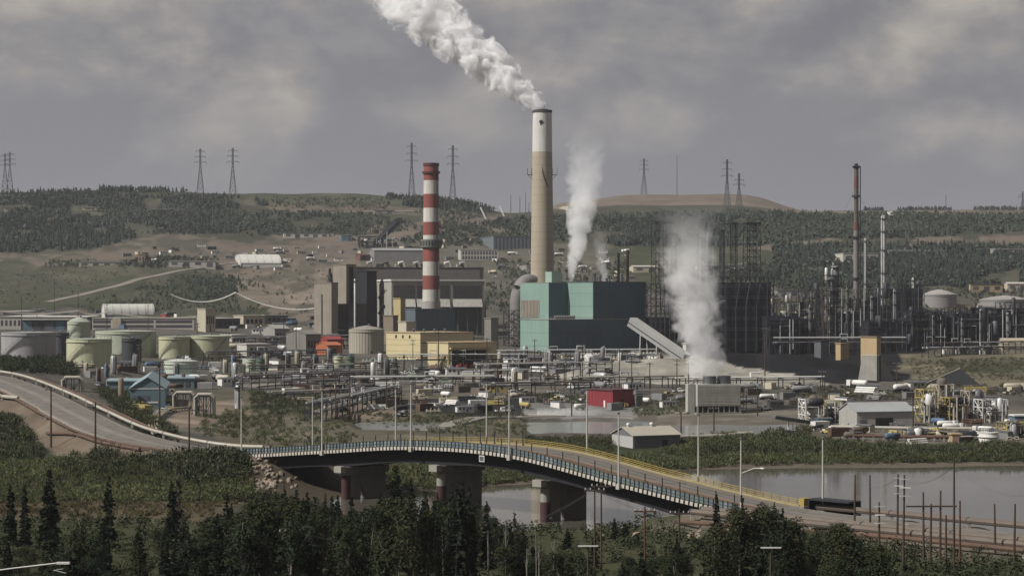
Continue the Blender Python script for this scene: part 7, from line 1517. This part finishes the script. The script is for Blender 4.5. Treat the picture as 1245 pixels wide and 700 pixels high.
def far_forest():
    """distant woods: many small conifers and round crowns in one mass"""
    rg = np.random.default_rng(71)
    con = []; 
    for (z0, z1, r) in ((.04, .5, .26), (.3, .78, .19), (.58, 1.0, .11)):
        o = len(con)
        ring = [(r * math.cos(2 * math.pi * k / 6), r * math.sin(2 * math.pi * k / 6), z0) for k in range(6)]; con.append((ring, z1))
    def conifers(a, b, h, base, tint_j=.3):
        d = dist_at(a, b) + rg.uniform(-4, 4, len(a)); x = (a - CX) * d / F; z = ground(x, d) - .3; n_ = len(a); w = h * rg.uniform(.75, 1.2, n_); V = []; 
        tn = np.array(base)[None, :] * rg.uniform(1 - tint_j, 1 + tint_j, (n_, 1)) * (.7 + .6 * vnoise(x, d, 60, 9))[:, None]
        for ring, z1 in con:
            R = np.array(ring); p = np.empty((n_, 6, 3, 3)); jit = rg.uniform(.7, 1.3, (n_, 6))
            for k in range(6):
                j = (k + 1) % 6
                p[:, k, 0] = np.stack([R[k, 0] * w * jit[:, k], R[k, 1] * w * jit[:, k], R[k, 2] * h], 1); p[:, k, 1] = np.stack([R[j, 0] * w * jit[:, j], R[j, 1] * w * jit[:, j], R[j, 2] * h], 1); p[:, k, 2] = np.stack([0 * h, 0 * h, z1 * h], 1)
            p += np.stack([x, d, z], 1)[:, None, None, :]; V.append(p.reshape(n_, -1, 3))
        V = np.concatenate(V, 1); T = np.repeat(tn[:, None, :], V.shape[1], 1); return V.reshape(-1, 3), T.reshape(-1, 3)
    def rounds(a, b, h, base, nc=12):
        d = dist_at(a, b) + rg.uniform(-4, 4, len(a)); x = (a - CX) * d / F; z = ground(x, d); n_ = len(a); tn = np.array(base)[None, :] * rg.uniform(.7, 1.3, (n_, 1)) * (.7 + .6 * vnoise(x, d, 60, 10))[:, None]
        dirs = rg.normal(size=(n_, nc, 3)); dirs /= np.linalg.norm(dirs, axis=2)[..., None]; P = dirs * np.stack([h * .38, h * .38, h * .45], 1)[:, None, :] * rg.uniform(.6, 1, (n_, nc, 1)) + np.stack([x, d, z + h * .5], 1)[:, None, :]
        V, Q = cards(P.reshape(-1, 3), np.repeat(h * .5, nc), dirs.reshape(-1, 3), rg); V = V.reshape(-1, 4, 3); V = np.concatenate([V[:, [0, 1, 2]], V[:, [0, 2, 3]]], 1).reshape(-1, 3); T = np.repeat(np.repeat(tn[:, None, :], nc, 1).reshape(-1, 3), 6, 0); return V, T
    C0, C1, R0 = (.029, .036, .030), (.041, .049, .036), (.048, .055, .038)
    Z = [  # polygon, n conifers, n rounds, height range
      ([(-60, 268), (60, 267), (150, 276), (165, 290), (120, 302), (40, 308), (-60, 308)], 1500, 300, (9, 14), C0), ([(-60, 236), (110, 234), (160, 240), (300, 240), (330, 250), (280, 256), (-60, 256)], 1300, 700, (7, 12), C0), ([(120, 231), (300, 231), (296, 234), (124, 234)], 320, 60, (8, 13), C0),
      ([(-60, 256), (300, 258), (400, 262), (420, 280), (300, 284), (220, 282), (160, 272), (-60, 264)], 1700, 1400, (6, 11), C1), ([(170, 284), (260, 276), (300, 284), (220, 286)], 100, 160, (4, 8), C1), ([(300, 262), (540, 256), (600, 262), (540, 276), (420, 290), (300, 288)], 500, 800, (4, 9), C1), ([(470, 240), (540, 243), (600, 254), (600, 260), (470, 250)], 420, 150, (8, 13), C0), ([(330, 242), (470, 242), (470, 256), (330, 252)], 120, 260, (3, 6), C1),
      ([(600, 272), (680, 266), (860, 260), (1000, 262), (1250, 264), (1250, 282), (1110, 290), (1000, 290), (920, 300), (740, 298), (640, 290)], 3000, 1900, (8, 14), C1), ([(740, 272), (900, 266), (900, 300), (740, 300)], 900, 300, (9, 14), C0), ([(1010, 262), (1250, 264), (1250, 280), (1100, 288), (1010, 290)], 700, 500, (9, 14), C1), ([(540, 274), (620, 270), (640, 296), (560, 300), (480, 296)], 300, 500, (5, 9), C1),
      ([(940, 300), (1250, 300), (1250, 348), (1100, 352), (940, 352)], 1500, 900, (8, 14), C0), ([(1070, 318), (1245, 314), (1245, 345), (1080, 350)], 900, 200, (9, 15), C0), ([(860, 326), (940, 322), (940, 350), (860, 345)], 120, 200, (5, 10), C1), ([(600, 318), (760, 318), (760, 345), (600, 345)], 120, 260, (4, 8), C1), ([(90, 372), (240, 330), (300, 340), (330, 356), (310, 380), (110, 382)], 260, 520, (3, 6.5), C1), ([(225, 338), (290, 340), (300, 362), (240, 366)], 120, 100, (4, 8), C0),
      ([(170, 314), (270, 316), (230, 326), (140, 326)], 140, 160, (4, 9), C0), ([(60, 318), (120, 318), (110, 326), (50, 326)], 40, 80, (3, 6), C1), ([(-60, 330), (180, 326), (60, 370), (-60, 374)], 0, 300, (1.5, 3.5), (.05, .055, .03)), ([(940, 356), (1245, 352), (1245, 372), (940, 376)], 160, 420, (4, 8), C1), ([(1050, 252), (1245, 252), (1245, 256), (1050, 256)], 260, 60, (8, 12), C0), ([(590, 344), (640, 344), (640, 380), (590, 380)], 30, 120, (3, 7), C1), ([(270, 330), (420, 325), (420, 380), (300, 385)], 20, 120, (2, 4.5), C1)]
    VV, TT = [], []
    for poly, nc, nr, (h0, h1), c in Z:
        xs = [p[0] for p in poly]; ys = [p[1] for p in poly]
        for n_, fn, base in ((nc, conifers, c), (nr, rounds, R0)):
            if n_ == 0: continue
            a = rg.uniform(min(xs), max(xs), n_ * 5); b = rg.uniform(min(ys), max(ys), n_ * 5); ok = inpoly(a, b, poly); a, b = a[ok][:n_], b[ok][:n_]
            den = vnoise(a * 2, b * 8, 60, 33) > .22; a, b = a[den], b[den]
            if len(a) == 0: continue
            V, T = fn(a, b, rg.uniform(h0, h1, len(a)) * (.72 if fn is conifers else .55), base); VV.append(V); TT.append(T)
    V = np.concatenate(VV); T = np.concatenate(TT); Q = np.arange(len(V)).reshape(-1, 3)
    o = link('hillside_forest', mesh_np('hillside_forest', V, Q, T, FARLEAF)); o['kind'] = 'stuff'; o['label'] = 'distant dark forest covering the hills behind the plant'; o['category'] = 'forest'
far_forest()
# ================================================================== STEAM AND HAZE
def plume(name, label, A, B, r0, r1, dens, cat='steam', bow=0.0, nscale=.11, soft=2.0, p=.8, fade0=.75, fade1=1.0, amp=.95, base=.45, step=.12, wall=1.12, group=None, bite=None, seed=0.0, dist=.6, lenfade=0.0, detail=6.0):
    A, B = Vector(A), Vector(B); ax = B - A; L = ax.length
    R = lambda t: r0 + (r1 - r0) * t ** p
    m = bpy.data.materials.new(name + '_vapour'); m.use_nodes = True; nt = m.node_tree; nt.nodes.clear(); out = N(nt, 'ShaderNodeOutputMaterial')
    tc = N(nt, 'ShaderNodeTexCoord'); sp = N(nt, 'ShaderNodeSeparateXYZ'); nt.links.new(tc.outputs['Object'], sp.inputs[0]); x, y, z = sp.outputs
    t = mth(nt, 'DIVIDE', z, L, clamp=True)
    x2 = mth(nt, 'SUBTRACT', x, mth(nt, 'MULTIPLY', mth(nt, 'MULTIPLY', t, mth(nt, 'SUBTRACT', 1.0, t)), bow * 4))
    r = mth(nt, 'SQRT', mth(nt, 'ADD', mth(nt, 'MULTIPLY', x2, x2), mth(nt, 'MULTIPLY', y, y)))
    Rr = mth(nt, 'MULTIPLY_ADD', mth(nt, 'POWER', t, p), r1 - r0, r0)
    mp = N(nt, 'ShaderNodeMapping'); mp.inputs['Location'].default_value = (seed, seed * .7, 0); nt.links.new(tc.outputs['Object'], mp.inputs[0])
    # cells shrink towards the source
    n1 = N(nt, 'ShaderNodeTexNoise', i_Scale=nscale, i_Detail=detail, i_Roughness=.62, i_Distortion=dist); nt.links.new(mp.outputs[0], n1.inputs['Vector'])
    k = mth(nt, 'MULTIPLY_ADD', mth(nt, 'MULTIPLY_ADD', n1.outputs[0], 2.4, -.7, clamp=True), amp, base)
    e = mth(nt, 'SUBTRACT', mth(nt, 'MULTIPLY', Rr, k), r)
    dn = mth(nt, 'DIVIDE', e, mth(nt, 'MULTIPLY_ADD', t, soft, soft * .35), clamp=True)
    fd = N(nt, 'ShaderNodeMapRange'); fd.inputs[1].default_value = fade0; fd.inputs[2].default_value = fade1; fd.inputs[3].default_value = 1; fd.inputs[4].default_value = 0; nt.links.new(t, fd.inputs[0])
    thin = mth(nt, 'MULTIPLY_ADD', t, -lenfade, 1.0)
    dd = mth(nt, 'MULTIPLY', mth(nt, 'MULTIPLY', mth(nt, 'MULTIPLY', dn, fd.outputs[0]), thin), dens)
    v = N(nt, 'ShaderNodeVolumePrincipled'); v.inputs['Color'].default_value = (1, 1, 1, 1); v.inputs['Anisotropy'].default_value = 0; nt.links.new(dd, v.inputs['Density']); nt.links.new(v.outputs[0], out.inputs['Volume'])
    m.cycles.volume_step_rate = step
    mb = MB(); n = 28; prof = []
    o = 0; seg = 22
    for j in range(seg + 1):
        tt = j / seg; rr = R(tt) * wall + .3; cx = bow * 4 * tt * (1 - tt)
        for i in range(n): a = 2 * math.pi * i / n; mb.v.append((cx + rr * math.cos(a), rr * math.sin(a), tt * L))
    for j in range(seg):
        for i in range(n): mb.f.append((j * n + i, j * n + (i + 1) % n, (j + 1) * n + (i + 1) % n, (j + 1) * n + i))
    mb.f += [tuple(range(n))[::-1], tuple(seg * n + i for i in range(n))]
    ob = link(name, mb.mesh(name, m)); q = ax.to_track_quat('Z', 'Y'); ob.rotation_mode = 'QUATERNION'; ob.rotation_quaternion = q; ob.location = A
    return tag(ob, label, cat, group)
d = STK_P.y
plume('smoke_plume', 'billowing white plume drifting up and left from the concrete stack', (STK_P.x, d, STK_P.z + STK_ZT + .4), sp3(464, -30, d + 30), 4.6, 22.5, .42, 'plume', bow=0, nscale=.105, soft=2.6, p=.70, fade0=.8, fade1=1.0, amp=1.05, base=.34, step=.08, lenfade=.72, dist=.7, detail=8.0)
zt = TE[3] + TE[0].z
plume('steam_plume', 'tall white steam column rising from the roof of the teal hall', sp3(694, 343, 1195), sp3(713, 160, 1200), .9, 13.0, .17, bow=-3.0, nscale=.10, soft=2.6, p=.62, fade0=.5, fade1=1.0, amp=.9, base=.5, step=.09, lenfade=.8)
plume('steam_plume', 'short wispy steam jet right of the tall one on the teal hall', sp3(737, 346, 1195), sp3(731, 276, 1200), 1.6, 5.2, .2, bow=2.0, nscale=.22, soft=1.6, p=.6, fade0=.6, fade1=1.0, amp=.95, base=.4, step=.1, lenfade=.7, seed=3.0)
plume('steam_plume', 'tall grey-white steam column rising from the cooling tower', tuple(COOL_P), sp3(836, 250, COOL_P.y + 8), 5.2, 13.0, .12, bow=3.5, nscale=.15, soft=4.5, p=.55, fade0=.6, fade1=1.0, amp=1.05, base=.36, step=.08, lenfade=.66, seed=7.0)
P = spot(684, 505); plume('ground_mist', 'low white mist lying on the ground left of the red hall', (P.x - 9, P.y, P.z + .3), (P.x + 14, P.y + 2, P.z + .8), 2.2, 3.2, .16, 'mist', nscale=.3, soft=1.2, p=.6, fade0=.6, step=.12, base=.35)
# even air haze over the whole valley
m = bpy.data.materials.new('valley_haze'); m.use_nodes = True; nt = m.node_tree; nt.nodes.clear(); out = N(nt, 'ShaderNodeOutputMaterial'); v = N(nt, 'ShaderNodeVolumePrincipled')
v.inputs['Color'].default_value = (.86, .89, .97, 1); v.inputs['Density'].default_value = 0.00004; v.inputs['Anisotropy'].default_value = .2; nt.links.new(v.outputs[0], out.inputs['Volume'])
ob = link('haze', MB().box((0, 2980, 146), (11400, 6200, 324)).mesh('haze', m)); ob['kind'] = 'stuff'; ob['label'] = 'thin even haze in the valley air'
